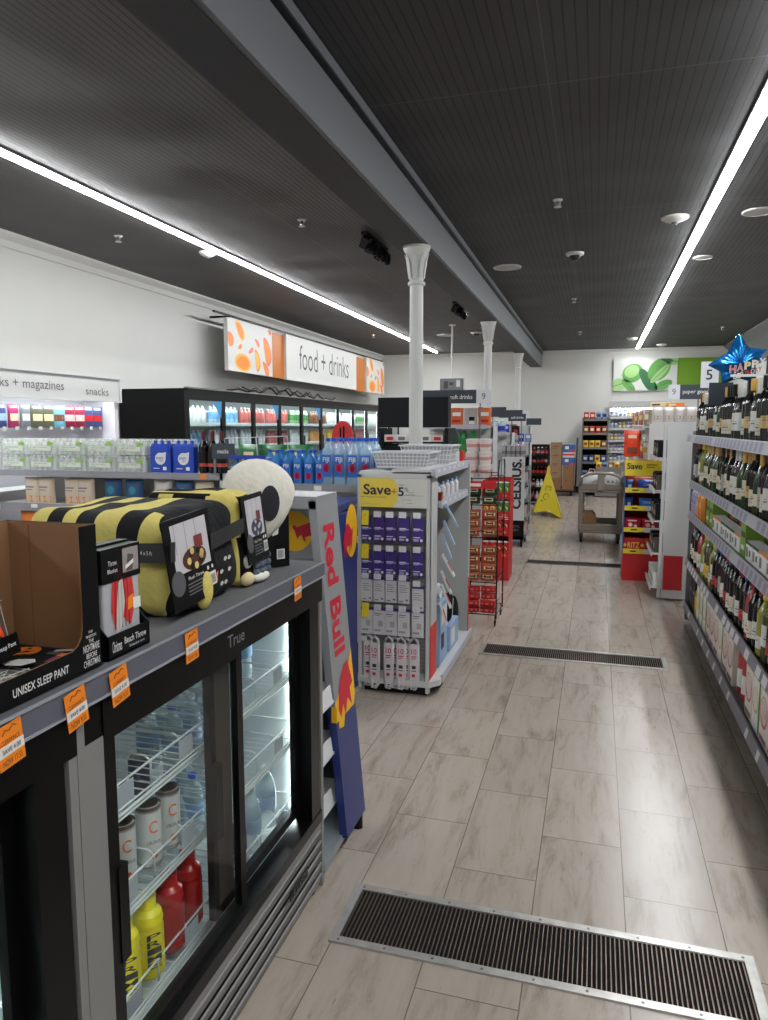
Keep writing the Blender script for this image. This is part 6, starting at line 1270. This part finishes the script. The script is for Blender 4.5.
# ---------------------------------------------------------------- soft drinks gondolas left of the aisle, seen past the second column
def gond(x0, x1, y0, y1, zt, shelves, lab, deep=.35):
    t = thing('shelving_unit', ((x0+x1)/2, (y0+y1)/2, 0), lab, 'shelving unit')
    MB().box((x0, y0+deep, .02), (x1, y0+deep+.03, zt), gw).build('centre_panel', t)
    MB().box((x1-.02, y0+deep, .02), (x1, y1, zt), gw).box((x1-.02, y0, .02), (x1, y0+.02, .4), gw).build('end_panel', t)
    MB().box((x0, y0+.05, 0), (x1-.03, y1, .06), blackp).build('plinth', t)
    for z in shelves: MB().box((x0, y0, z-.015), (x1-.02, y0+deep, z), gw).box((x0, y0-.01, z-.035), (x1-.02, y0, z+.015), strip).build('shelf', t)
    return t
gond(-1.98, -1.2, 8.4, 9.2, 1.6, [.1, .5, .9, 1.27, 1.6], 'white shelving unit under the soft drinks 9 sign')
big = bottle('soda_bottle', 'bottle', prof_water(.05, .29), M('soda_green', (70, 150, 90), .12), capw, M('soda_label_green', (30, 130, 70), .4), (.11, .19), (.27, .29, .018), .0505)
for i in range(4): place(big, (-1.73+.11*i, 8.5, 1.271), f'green soda bottle under the soft drinks sign, {nth(i)} from the left', 'green soda bottles')
pst = [pillow('bagged_goods', 'packaged goods', .16, .21, .06, M('bag_orange_film', (214, 110, 60), .35), [(paper, .2, .55, .8, .75), (red, .2, .2, .8, .35)]), pillow('bagged_goods', 'packaged goods', .16, .21, .06, M('bag_grey_film', (176, 170, 166), .35), [(dark, .4, .3, .8, .5), (paper, .1, .1, .8, .25)])]
for i in range(5): place(pst[i % 2], (-1.88+.165*i-.04, 8.5, 1.601), f'{["orange and white","grey"][i % 2]} bagged goods on top of the soft drinks shelves, {nth(i)} from the left', 'bags on the soft drinks shelves')
placard('aisle_sign', -1.99, -1.18, 8.38, 1.86, 2.015, [('9', -1.26, 1.94, .045, .07, gry), ('soft drinks', -1.52, 1.935, .26, .05, lt)], None, slate, 'slate aisle sign reading soft drinks 9 behind the black rack', (-1.3, 1.27), parts=[(-1.345, -1.18, palew)])
gond(-2.3, -1.22, 10.6, 11.4, 1.5, [.1, .5, .9, 1.25, 1.5], 'white shelving unit behind the green sodas with blue capped water on top')
o = bottle('water_bottle', 'bottle', prof_water(.045, .19), pet, capw, M('label_deep_blue', (40, 60, 170), .4), (.03, .1), (.175, .19, .016), .0455)
for i in range(4):
    for j in range(2): place(o, (-1.62+.095*i, 10.7+.1*j, 1.501), f'water bottle with deep blue label on a shelving unit, {nth(i)} from the left, {["front","back"][j]}', 'blue label water bottles')
placard('aisle_sign', -1.72, -1.3, 10.9, 1.735, 1.88, None, None, slate, 'dark slate aisle sign left of the third column', (-1.5, 1.5))
placard('aisle_sign', -1.62, -1.1, 12.55, 1.74, 1.87, None, None, slate, 'dark slate aisle sign with white end square behind the third column', (-1.4, 1.25), parts=[(-1.22, -1.1, palew)])
placard('aisle_sign', -1.42, -1.13, 12.2, 1.68, 1.8, [('soft drinks', -1.27, 1.74, .2, .04, lt)], None, slate, 'small slate sign in front of the farthest column', (-1.2, 1.3))
placard('aisle_sign', -1.25, -.98, 13.6, 1.62, 1.74, None, None, slate, 'lowest slate aisle sign, right of the farthest column', (-1.235, 1.6))
gond(-2.2, -1.22, 12.0, 12.9, 1.32, [.1, .5, .9, 1.3], 'white shelving unit beyond the white panelled drink rack')
gond(-2.2, -1.2, 13.5, 14.3, 1.6, [.1, .5, .9, 1.3], 'white shelving unit near the farthest column with blue packs')
hp = [pillow('hanging_goods', 'packaged goods', .12, .16, .04, mt, [(paper, .2, .5, .8, .8)]) for mt in (blue, M('goods_teal_grey', (110, 130, 160), .4), M('goods_rust', (150, 90, 60), .4))]
for i in range(8): place(hp[[0, 0, 1, 0, 1, 0, 0, 2][i]], (-1.2-.0+.0 if False else -1.75+.135*(i % 5), 13.6, 1.301+.17*(i//5)), f'blue grey pack above the far shelving unit, {nth(i % 5)} from the left, {["lower","upper"][i//5]}', 'packs on the far shelving unit')
for i in range(8): place(slim, (-1.72+.065*i, 12.1, 1.301), f'slim can on the unit beyond the white panelled drink rack, {nth(i)} from the left', 'slim cans beyond the rack')
o = carton('counter_display', 'display box', .12, .3, .12, dark, [(red, .3, .3, .8, .8), (blue, .2, .1, .5, .4), (paper, .45, .5, .7, .6)]); place(o, (-1.27, 11.95, 1.38), 'dark red and blue display box above the CELSIUS rack') if False else place(o, (-1.3, 12.2, 1.301), 'dark red and blue display box on the unit beyond the white panelled drink rack')
# mixed white bottles and packs on the floor shelf beside the cone
gond(-1.6, -1.0, 11.5, 11.9, .9, [.1, .35, .62], 'low white shelf of bleach bottles left of the caution cone', .3)
jb = [bottle('cleaner_bottle', 'bottle', [(.05, 0), (.055, .02), (.055, .14), (.03, .19), (.02, .2)], mt, cp_, lb, (.04, .12), (.2, .225, .02), .056) for mt, cp_, lb in ((paper, blue, lblue), (M('jug_blue', (30, 60, 150), .4), capw, paper), (M('jug_grey', (170, 172, 176), .4), capw, gry))]
for r_, z in enumerate((.101, .351, .621)):
    for i in range(5): place(jb[(i+r_*2) % 3], (-1.53+.115*i, 11.57, z), f'cleaner bottle on the low white shelf, {["bottom","middle","top"][r_]} row, {nth(i)} from the left', 'cleaner bottles')
# ---------------------------------------------------------------- black rack behind the nearest column
t = thing('black_rack', (-1.8, 7.4, 0), 'tall matt black rack with two dark panels standing behind the nearest column', 'rack')
bk_ = M('matt_black_panel', (22, 24, 28), .6)
MB().box((-2.17, 7.2, 1.585), (-1.81, 7.34, 1.89), bk_).box((-1.8, 7.2, 1.585), (-1.435, 7.34, 1.89), bk_).build('upper_panel', t)
MB().box((-2.17, 7.21, 0), (-2.13, 7.6, 1.58), bk_).box((-1.475, 7.21, 0), (-1.435, 7.6, 1.58), bk_).build('side_post', t)
MB().box((-2.12, 7.25, .02), (-1.48, 7.28, 1.42), bk_).build('lower_panel', t); MB().box((-2.12, 7.2, 1.425), (-1.48, 7.58, 1.44), bk_).build('shelf', t)
pk = [carton('magazine_pack', 'packaged goods', .12, .07, .08, mt, [(p_, .2, .2, .8, .7)]) for mt, p_ in ((paper, gry), (pinkw, red))]
for i in range(5): place(pk[(i+1) % 2], (-2.05+.125*i, 7.22, 1.441), f'pale carton in the slot of the black rack, {nth(i)} from the left', 'cartons in the black rack')
# ---------------------------------------------------------------- water gondola facing the camera (left) and its goods
t = thing('water_shelves', (-3.6, 4.9, 0), 'grey lipped shelving unit stacked with cased water at the left', 'shelving unit')
MB().box((-4.6, 5.12, .02), (-2.62, 5.15, 1.24), gw).build('back_panel', t)
MB().box((-4.52, 4.76, 0), (-2.64, 5.12, .06), blackp).build('plinth', t); MB().box((-2.62, 4.7, .02), (-2.6, 5.15, 1.255), gw).build('end_panel', t)
for z in (.4, .7, .988, 1.252): MB().box((-4.6, 4.712, z-.015), (-2.62, 5.12, z), gw).box((-4.6, 4.7, z-.045), (-2.6, 4.712, z+.003), M('lip_mid_grey', (140, 140, 146), .4)).build('shelf', t)
MB().box((-3.9, 4.698, .955), (-3.84, 4.7, .985), paper).box((-4.3, 4.698, .955), (-4.24, 4.7, .985), paper).box((-2.78, 4.698, 1.215), (-2.73, 4.7, 1.25), tagm).build('price_tag', t)
wc = proto('water_case', 'case of water')
m = MB(); cwb = plastic_clear('case_clear_plastic', (226, 232, 228), .6)
for i in range(5):
    for j in range(2): m.lathe((-.105+.0525*i, .03+.055*j, 0), [(.022, .003), (.024, .01), (.024, .07), (.02, .085), (.009, .103), (.009, .108)], cwb, 8)
m.build('bottles', wc)
m = MB()
for i in range(5):
    for j in range(2): m.lathe((-.105+.0525*i, .03+.055*j, .108), [(.011, 0), (.011, .01)], capw, 8)
m.build('caps', wc)
m = MB(); fm = plastic_clear('shrink_film', (232, 236, 232), .26); m.prism([(-.132, -.002, .004), (.132, -.002, .004), (.132, -.002, .09), (.12, .01, .122), (-.12, .01, .122), (-.132, -.002, .09)], (0, .12, 0), fm); m.build('film', wc)
m = MB().box((-.1, -.004, .03), (.09, -.0025, .066), M('case_label_white', (214, 222, 206), .4)).text('spring water', (-.01, -.005, .055), X, Z, .13, .012, M('case_ink', (90, 104, 90), .5)).text('nice', (-.06, -.005, .04), X, Z, .05, .01, MATS['case_ink']); m.poly([(.085+.032*cos(a*pi/7), .086+.014*sin(a*pi/7)) for a in range(14)], (0, -.0045, 0), X, Z, M('leaf_lime', (140, 180, 80), .5)); m.build('label', wc)
for r_ in range(2):
    for i in range(5):
        for j in range(2):
            place(wc, (-4.46+.27*i, 4.72+.14*j, 1.2525+.126*r_), f'clear case of small water bottles, {["lower","upper"][r_]} layer, {nth(i)} from the left, {["front","behind"][j]}', 'cases of water')
for r_ in range(2): place(wc, (-3.09, 4.87, 1.2525+.126*r_), f'clear case of small water bottles behind the blue six packs, {["lower","upper"][r_]} layer', 'cases of water')
sw_ = proto('water_pack', 'water pack'); sbl = M('smart_blue', (22, 66, 176), .3)
m = MB()
for i in range(3): m.lathe((-.057+.057*i, .03, 0), [(.028, 0), (.028, .17), (.024, .2), (.013, .225), (.013, .24)], sbl, 10)
m.build('bottles', sw_)
m = MB().prism([(-.084, -.001, .002), (.084, -.001, .002), (.084, -.001, .19), (.075, .01, .215), (-.075, .01, .215), (-.084, -.001, .19)], (0, .07, 0), sbl); m.build('film', sw_)
m = MB(); m.poly([(.045*cos(a*pi/10)*(1), .105+.045*sin(a*pi/10)) for a in range(4, 21)]+[(.05, .155)], (0, -.003, 0), X, Z, lt).text('smart', (-.004, -.005, .11), X, Z, .06, .02, sbl, .004).text('water', (.006, -.005, .09), X, Z, .03, .01, sbl).box((.02, -.003, .02), (.05, -.0015, .045), paper).box((-.06, -.003, .03), (-.01, -.0015, .036), lt); m.build('label', sw_)
place(sw_, (-3.12, 4.72, 1.2525), 'blue water six pack with white drop, left of the pair'); place(sw_, (-2.925, 4.72, 1.2525), 'blue water six pack with white drop, right of the pair')
ww = bottle('wine_bottle', 'wine bottle', prof_wine(.037, .31), gl_d, caps_['burgundy'], M('label_black_red', (36, 30, 30), .5), (.05, .16), (.24, .312, .016), .0378, [(M('label_coral', (196, 80, 66), .5), .05, .075)], foil=True)
for i in range(3): place(ww, (-2.79+.075*i, 4.78, 1.2525), f'dark wine bottle with coral band beside the blue water packs, {nth(i)} from the left', 'dark wine bottles by the water packs', rz=0)
placard('shelf_sign', -2.655, -2.475, 4.66, 1.365, 1.475, [('snacks', -2.565, 1.42, .09, .03, lt)], None, slate, 'slate shelf sign reading snacks at the end of the water shelves', (-2.64, 1.25))
# bags on the shelf below
nut = [pillow('nut_bag', 'snack bag', .16, .205, .07, M('bag_kraft_cream', (200, 184, 164), .6), [(M('nut_orange', (214, 130, 60), .5), .15, .05, .85, .3), (gry, .2, .6, .7, .66), (gry, .2, .5, .6, .54)]), pillow('nut_bag', 'snack bag', .16, .205, .07, M('bag_navy_teal', (30, 70, 110), .5), [(brown, .2, .05, .8, .22), ('disc', teal, .5, .6, .2)]), pillow('nut_bag', 'snack bag', .16, .205, .07, M('bag_pale_grey', (196, 192, 188), .6), [(red, .25, .08, .75, .2), (gry, .3, .6, .7, .66)])]
for x, q, lab in ((-4.32, 0, 'cream bag of orange nuts, leftmost under the water cases'), (-4.19, 0, 'cream bag of orange nuts, second under the water cases'), (-3.94, 0, 'cream bag of nuts, third under the water cases'), (-3.82, 0, 'cream bag of nuts, fourth under the water cases'), (-3.57, 1, 'navy bag of nuts, left of the two navy ones'), (-3.38, 1, 'navy bag of nuts, right of the two navy ones'), (-3.13, 2, 'pale grey bag with red berries under the blue water packs'), (-2.95, 1, 'navy bag half hidden beside the pale grey bag'), (-2.78, 0, 'cream bag at the right end of the nut shelf')):
    place(nut[q], (x, 4.76, .989), lab)
ob = pillow('nut_bag', 'snack bag', .22, .22, .08, M('bag_orange_kraft', (206, 116, 50), .5), [(cream, .2, .4, .8, .6)])
for i in range(6): place(ob, (-4.35+.24*i, 4.76, .701), f'orange snack bag on the third shelf under the water cases, {nth(i)} from the left', 'orange bags under the nuts')
# ---------------------------------------------------------------- FIJI water display
t = thing('water_shelf', (-1.87, 4.5, 0), 'grey lipped shelf carrying rows of blue flower labelled water bottles', 'shelving unit')
MB().box((-2.34, 4.3, 1.19), (-1.385, 4.72, 1.228), gw).box((-2.34, 4.29, 1.185), (-1.385, 4.3, 1.232), M('lip_mid_grey', (140, 140, 146), .4)).build('shelf', t)
MB().box((-1.72, 4.288, 1.19), (-1.67, 4.29, 1.222), paper).build('price_tag', t)
MB().box((-2.34, 4.72, .02), (-1.385, 4.75, 1.23), gw).build('back_panel', t); MB().box((-2.34, 4.35, 0), (-1.4, 4.72, .08), blackp).build('plinth', t)
MB().box((-2.34, 4.31, .78), (-1.39, 4.72, .8), gw).box((-2.34, 4.3, .76), (-1.39, 4.31, .81), MATS['lip_mid_grey']).build('shelf', t)
fb_ = plastic_clear('fiji_body', (70, 140, 205), .75); fl2 = M('fiji_label', (28, 104, 196), .35); fpk = M('flower_pink', (206, 40, 90), .45)
def fiji(w_, h_):
    o = proto('water_bottle', 'bottle'); m = MB(); s_ = w_/2; fb_ = plastic_clear('fiji_clear', (176, 206, 228), .5) if h_ > .25 else plastic_clear('fiji_body', (70, 140, 205), .75)
    sec = [(s_*.94, 0), (s_, .008), (s_, h_*.66), (s_*.8, h_*.76), (s_*.36, h_*.88), (s_*.34, h_*.93)]
    for i in range(len(sec)-1):
        vs = []
        for (r_, z) in (sec[i], sec[i+1]):
            sq = max(0, 1-i/5)
            for k in range(16):
                a = 2*pi*k/16; c_, s2 = cos(a), sin(a); q = max(abs(c_), abs(s2)); rr = r_*((1-.85*sq)+.85*sq/q*.93) if i < 3 else r_
                vs.append((rr*c_, rr*s2, z))
        m.add(vs, [(k, (k+1) % 16, 16+(k+1) % 16, 16+k) for k in range(16)], fb_, i > 2)
    m.build('body', o); MB().lathe((0, 0, h_*.93), [(s_*.42, 0), (s_*.42, h_*.07-.002), (s_*.38, h_*.07)], capb, 12).build('cap', o)
    z0_, z1_ = (h_*.17 if h_ > .25 else h_*.06), h_*.64; y_ = -s_*.94-.002
    MB().box((-s_*.8, y_, z0_), (s_*.8, y_+.002, z1_), fl2).build('label', o)
    m = MB().text('FIJI', (0, y_-.001, h_*.53), X, Z, s_*1.1, h_*.13, lt, .02)
    for k in range(5): m.disc((s_*.3*cos(k*2*pi/5), y_-.001, z0_+h_*.19+s_*.42*sin(k*2*pi/5)), X, Z, s_*.36, fpk, 10)
    m.disc((0, y_-.002, z0_+h_*.2), X, Z, s_*.12, M('flower_dark', (120, 20, 60), .5), 8); m.build('flower_print', o); return o
f5, f1 = fiji(.066, .215), fiji(.08, .295)
for j in range(2):
    for i in range(8): place(f5, (-2.0+.077*i-.24*(0), 4.345+.08*j, 1.2285), f'small blue flower labelled water bottle, {nth(i)} from the left, {["front","second"][j]} row', 'small flower labelled bottles') if -2.0+.077*i < -1.69 else None
for j in range(3):
    for i in range(4): place(f1, (-1.645+.087*i-.03*0, 4.35+.1*j, 1.2285), f'tall clear flower labelled water bottle, {nth(i)} from the left, {["front","second","back"][j]} row', 'tall flower labelled bottles') if not (i == 3 and j == 0 and False) else None
f3 = fiji(.06, .155)
for i in range(4): place(f3, (-2.29+.066*i, 4.345, 1.2285), f'short blue flower labelled bottle under the blue tray, {nth(i)} from the left', 'short blue bottles')
t2 = thing('shallow_tray', (-2.19, 4.36, 1.385), 'flat dark blue tray lying on the short blue bottles', 'tray'); MB().box((-2.33, 4.31, 1.3845), (-2.06, 4.42, 1.392), blue).build('tray_body', t2); MB().box((-2.33, 4.305, 1.385), (-2.06, 4.31, 1.41), blue).build('tray_rim', t2)
jr = carton('snack_carton', 'packaged goods', .1, .14, .1, M('carton_dark_brown', (60, 44, 38), .5), [(cream, .2, .4, .8, .7)])
for i in range(8): place(jr, (-2.27+.115*i, 4.34, .802), f'dark brown snack carton below the blue water bottles, {nth(i)} from the left', 'dark cartons below the blue water bottles')
# green bags behind, wire hook frame and red round topper
t = thing('snack_stand', (-2.6, 5.45, 0), 'low stand of green crisps bags behind the blue water bottles', 'store display')
MB().box((-2.98, 5.3, 0), (-2.2, 5.6, 1.25), dark).build('case', t)
m = MB(); m.tube([(-2.9, 5.3, 1.25), (-2.9, 5.3, 1.5), (-2.35, 5.3, 1.52), (-2.33, 5.3, 1.25)], .005, strip, 6).tube([(-2.62, 5.3, 1.51), (-2.6, 5.3, 1.25)], .005, strip, 6); m.build('wire_frame', t)
gb = pillow('crisps_bag', 'snack bag', .22, .2, .08, M('bag_leaf_green', (44, 110, 60), .3), [(cream, .3, .5, .7, .7), ('disc', M('crisp_print_tan', (206, 140, 80), .5), .35, .35, .12)])
for i in range(3): place(gb, (-2.72+.22*i, 5.4, 1.251), f'green crisps bag behind the wire frame, {nth(i)} from the left', 'green crisps bags')
tb = bottle('water_bottle', 'bottle', prof_water(.034, .21), plastic_clear('aqua_plastic', (60, 130, 180), .75), capb, cler, (.07, .11), (.195, .21, .0145), .0345)
for i in range(5): place(tb, (-2.18+.075*i, 4.66-.03, 1.2285), f'round blue capped water bottle behind the small flower labelled bottles, {nth(i)} from the left', 'round bottles behind the blue bottle row')
t = thing('red_topper', (-2.85, 8.0, 0), 'red rounded display topper with dark slots in front of the cooler doors', 'store display')
m = MB(); m.prism([(-2.98, 8, 1.3)]+[(-2.85-.13*cos(a*pi/12), 8, 1.46+.2*sin(a*pi/12)) for a in range(13)]+[(-2.72, 8, 1.3)], (0, .05, 0), red); m.build('topper', t)
MB().box((-2.88, 7.995, 1.38), (-2.86, 8, 1.58), black).box((-2.84, 7.995, 1.38), (-2.82, 8, 1.6), black).build('slot', t); MB().box((-3.0, 7.98, 0), (-2.7, 8.2, 1.3), dr).build('stand', t)
# ---------------------------------------------------------------- books + magazines wall bay
lit = M('bay_lilac_white', (218, 216, 224), .6)
t = thing('magazine_bay', (-4.9, 5.0, 0), 'white lit wall bay under the books + magazines snacks header', 'shelving unit')
MB().box((-5.02, 3.2, .02), (-4.99, 6.28, 1.9), lit).build('back_panel', t); MB().box((-4.99, 6.22, .02), (-4.62, 6.28, 1.86), lit).build('end_panel', t)
MB().box((-5.02, 3.2, 1.86), (-4.63, 6.28, 1.9), gw).build('canopy', t)
MB().box((-4.63, 3.2, 1.835), (-4.6, 6.3, 2.08), M('header_white', (205, 205, 203), .5)).build('header', t)
MB().box((-4.6, 3.2, 2.06), (-4.585, 6.3, 2.085), steelw).box((-4.6, 3.2, 1.83), (-4.585, 6.3, 1.845), steelw).box((-4.6, 6.28, 1.83), (-4.583, 6.3, 2.085), steelw).build('header_frame', t)
gi = MATS['sign_grey_ink']
MB().text('books + magazines', (-4.598, 5.03, 1.945), Y, Z, .93, .1, gi, -.004).text('snacks', (-4.598, 5.95, 1.928), Y, Z, .33, .07, gi, -.004).build('lettering', t)
MB().box((-4.66, 3.25, 1.845), (-4.64, 6.2, 1.858), ledc).build('bay_light', t)
for z in (.3, .7, 1.05): MB().box((-4.99, 3.2, z), (-4.66, 6.22, z+.015), gw).build('shelf', t)
for k in range(18): MB().tube([(-4.99, 3.85+.135*k, 1.785), (-4.75, 3.85+.135*k, 1.79)], .003, strip, 5).build('hook', t)
hb = {n_: pillow('hanging_snack', 'hanging pack', w_, .2, .04, mt, [(pm, .15, .3, .85, .6), (paper, .2, .85, .8, .95)]) for n_, w_, mt, pm in (('white', .1, M('hang_white', (206, 206, 212), .4), gry), ('navy', .1, M('hang_navy', (52, 60, 110), .4), lblue), ('magenta', .1, M('hang_magenta', (150, 40, 90), .4), cream), ('grey', .1, M('hang_grey', (110, 112, 120), .4), paper), ('olive', .13, M('hang_olive', (86, 88, 70), .4), cream), ('aqua', .15, M('hang_aqua', (110, 176, 200), .4), brown), ('crimson', .16, M('hang_crimson', (140, 26, 60), .4), pinkw), ('red blue', .13, M('hang_red_blue', (60, 70, 120), .4), red))}
seq = ['white', 'white', 'white', 'white', 'white', 'white', 'white', 'white', 'navy', 'magenta', 'grey', 'olive', 'olive', 'aqua', 'crimson', 'crimson', 'red blue', 'red blue']
for k, n_ in enumerate(seq): place(hb[n_], (-4.77, 3.85+.135*k, 1.585), f'{n_} hanging pack in the books and magazines bay, {nth(k)} hook from the left', 'packs hanging in the magazine bay', rz=pi/2-.25)
for k in range(18): MB().box((-4.735, 3.83+.135*k, 1.565), (-4.732, 3.87+.135*k, 1.595), paper).build('price_tag', t)
# ---------------------------------------------------------------- reach-in coolers along the left wall
t = thing('wall_cooler', (-4.9, 12, 0), 'long black framed reach-in drinks cooler with glass doors along the left wall', 'wall cooler')
NB, y0, dW = 11, 7.36, .842
cb = M('cooler_black', (12, 12, 14), .4); y1 = y0+NB*dW
MB().box((-5.35, 7.3, 0), (-4.49, 7.36, 2.005), cb).build('end_panel', t)
MB().box((-5.35, y0, 1.955), (-4.49, y1, 2.03), cb).box((-4.52, y0, 0), (-4.5, y1, .45), cb).build('fascia', t)
MB().box((-4.64, y0, 1.935), (-4.58, y1, 1.95), ledc).build('top_light', t)
MB().box((-5.37, y0, 0), (-5.33, y1, 1.95), M('cooler_back_white', (196, 200, 202), .5)).build('liner', t)
MB().box((-4.53, y0, 2.03), (-4.47, y1, 2.045), shg).build('top_trim', t)
for z in (.5, .8, 1.05, 1.33, 1.63): MB().box((-5.3, y0, z-.015), (-4.68, y1, z), steelw).box((-4.68, y0, z-.03), (-4.67, y1, z+.012), M('shelf_edge_white', (220, 222, 222), .4)).build('shelf', t)
dg_ = glass('cooler_door_glass', (236, 242, 242), .03)
for k in range(NB):
    a = y0+k*dW; m = MB().box((-4.52, a, .45), (-4.49, a+.045, 1.955), frame).box((-4.52, a+dW-.045, .45), (-4.49, a+dW, 1.955), frame).box((-4.52, a+.045, 1.9), (-4.49, a+dW-.045, 1.955), frame).box((-4.52, a+.045, .45), (-4.49, a+dW-.045, .5), frame)
    d = m.build('door', t); MB().box((-4.508, a+.045, .5), (-4.504, a+dW-.045, 1.9), dg_).build('glass', d); MB().box((-4.49, a+.05, 1.0), (-4.465, a+.07, 1.45), chrome).build('handle', d)
    if k in (0, 2, 4): MB().add([(-4.488, a+dW-.28, 1.9), (-4.488, a+dW-.05, 1.9), (-4.488, a+dW-.07, 1.68)], [(0, 1, 2)], M('sticker_blue', (70, 140, 190), .5)).build('sticker', d)
    MB().box((-4.545, a+.02, .5), (-4.535, a+.03, 1.9), M('door_led', (225, 240, 245), .4, emit=12)).build('door_light', t)
bot = {n_: bottle('cooler_bottle', 'bottle', prof_water(.04, .22), mt, cp_, lb, (.06, .15), (.205, .22, .017), .0405) for n_, mt, cp_, lb in (('white', M('cb_white', (214, 214, 214), .3), capw, paper), ('pale blue', M('cb_blue', (150, 190, 216), .3), capw, cler), ('red', M('cb_red', (170, 90, 84), .3), capw, M('cb_lab_red', (190, 96, 92), .4)), ('orange', M('cb_orange', (220, 140, 60), .3), capw, M('cb_lab_orange', (226, 160, 70), .4)), ('yellow', M('cb_yellow', (216, 196, 70), .3), capw, yellow), ('brown', M('cb_brown', (110, 70, 50), .3), capw, brown), ('green', M('cb_green', (140, 166, 126), .3), capw, green))}
pal = {0: (('white', 'white', 'brown'), ('pale blue', 'pale blue', 'orange')), 1: (('white', 'pale blue', 'white'), ('yellow', 'white', 'yellow')), 2: (('red', 'white', 'red'), ('red', 'red', 'white')), 3: (('red', 'white', 'green'), ('red', 'orange', 'red')), 4: (('white', 'green', 'white'), ('white', 'white', 'brown'))}
for k in range(NB):
    for r_, z in enumerate((1.631, 1.331)):
        for i in range(7):
            n_ = pal[k % 5][r_][(i*3+k) % 3]
            place(bot[n_], (-4.74, y0+k*dW+.1+.107*i, z), f'{n_} bottle, {nth(k)} door of the wall cooler, {["top","second"][r_]} shelf, {nth(i)} from the left', 'bottles in the wall cooler')
t = thing('cable_tangle', (-4.56, 9.5, 2.045), 'tangle of black cables and clips lying on top of the wall cooler', 'cable'); m = MB(); rr_ = random.Random(4)
pts = [(-4.53+rr_.uniform(-.03, .03), 8.4+.16*i, 2.055+rr_.uniform(0, .09)*(i % 3 != 0)) for i in range(26)]; m.tube(pts, .014, black, 5); m.tube([(p[0]+.02, p[1]+.07, p[2]+rr_.uniform(0, .05)) for p in pts[2:18]], .009, black, 5); m.build('cable', t)
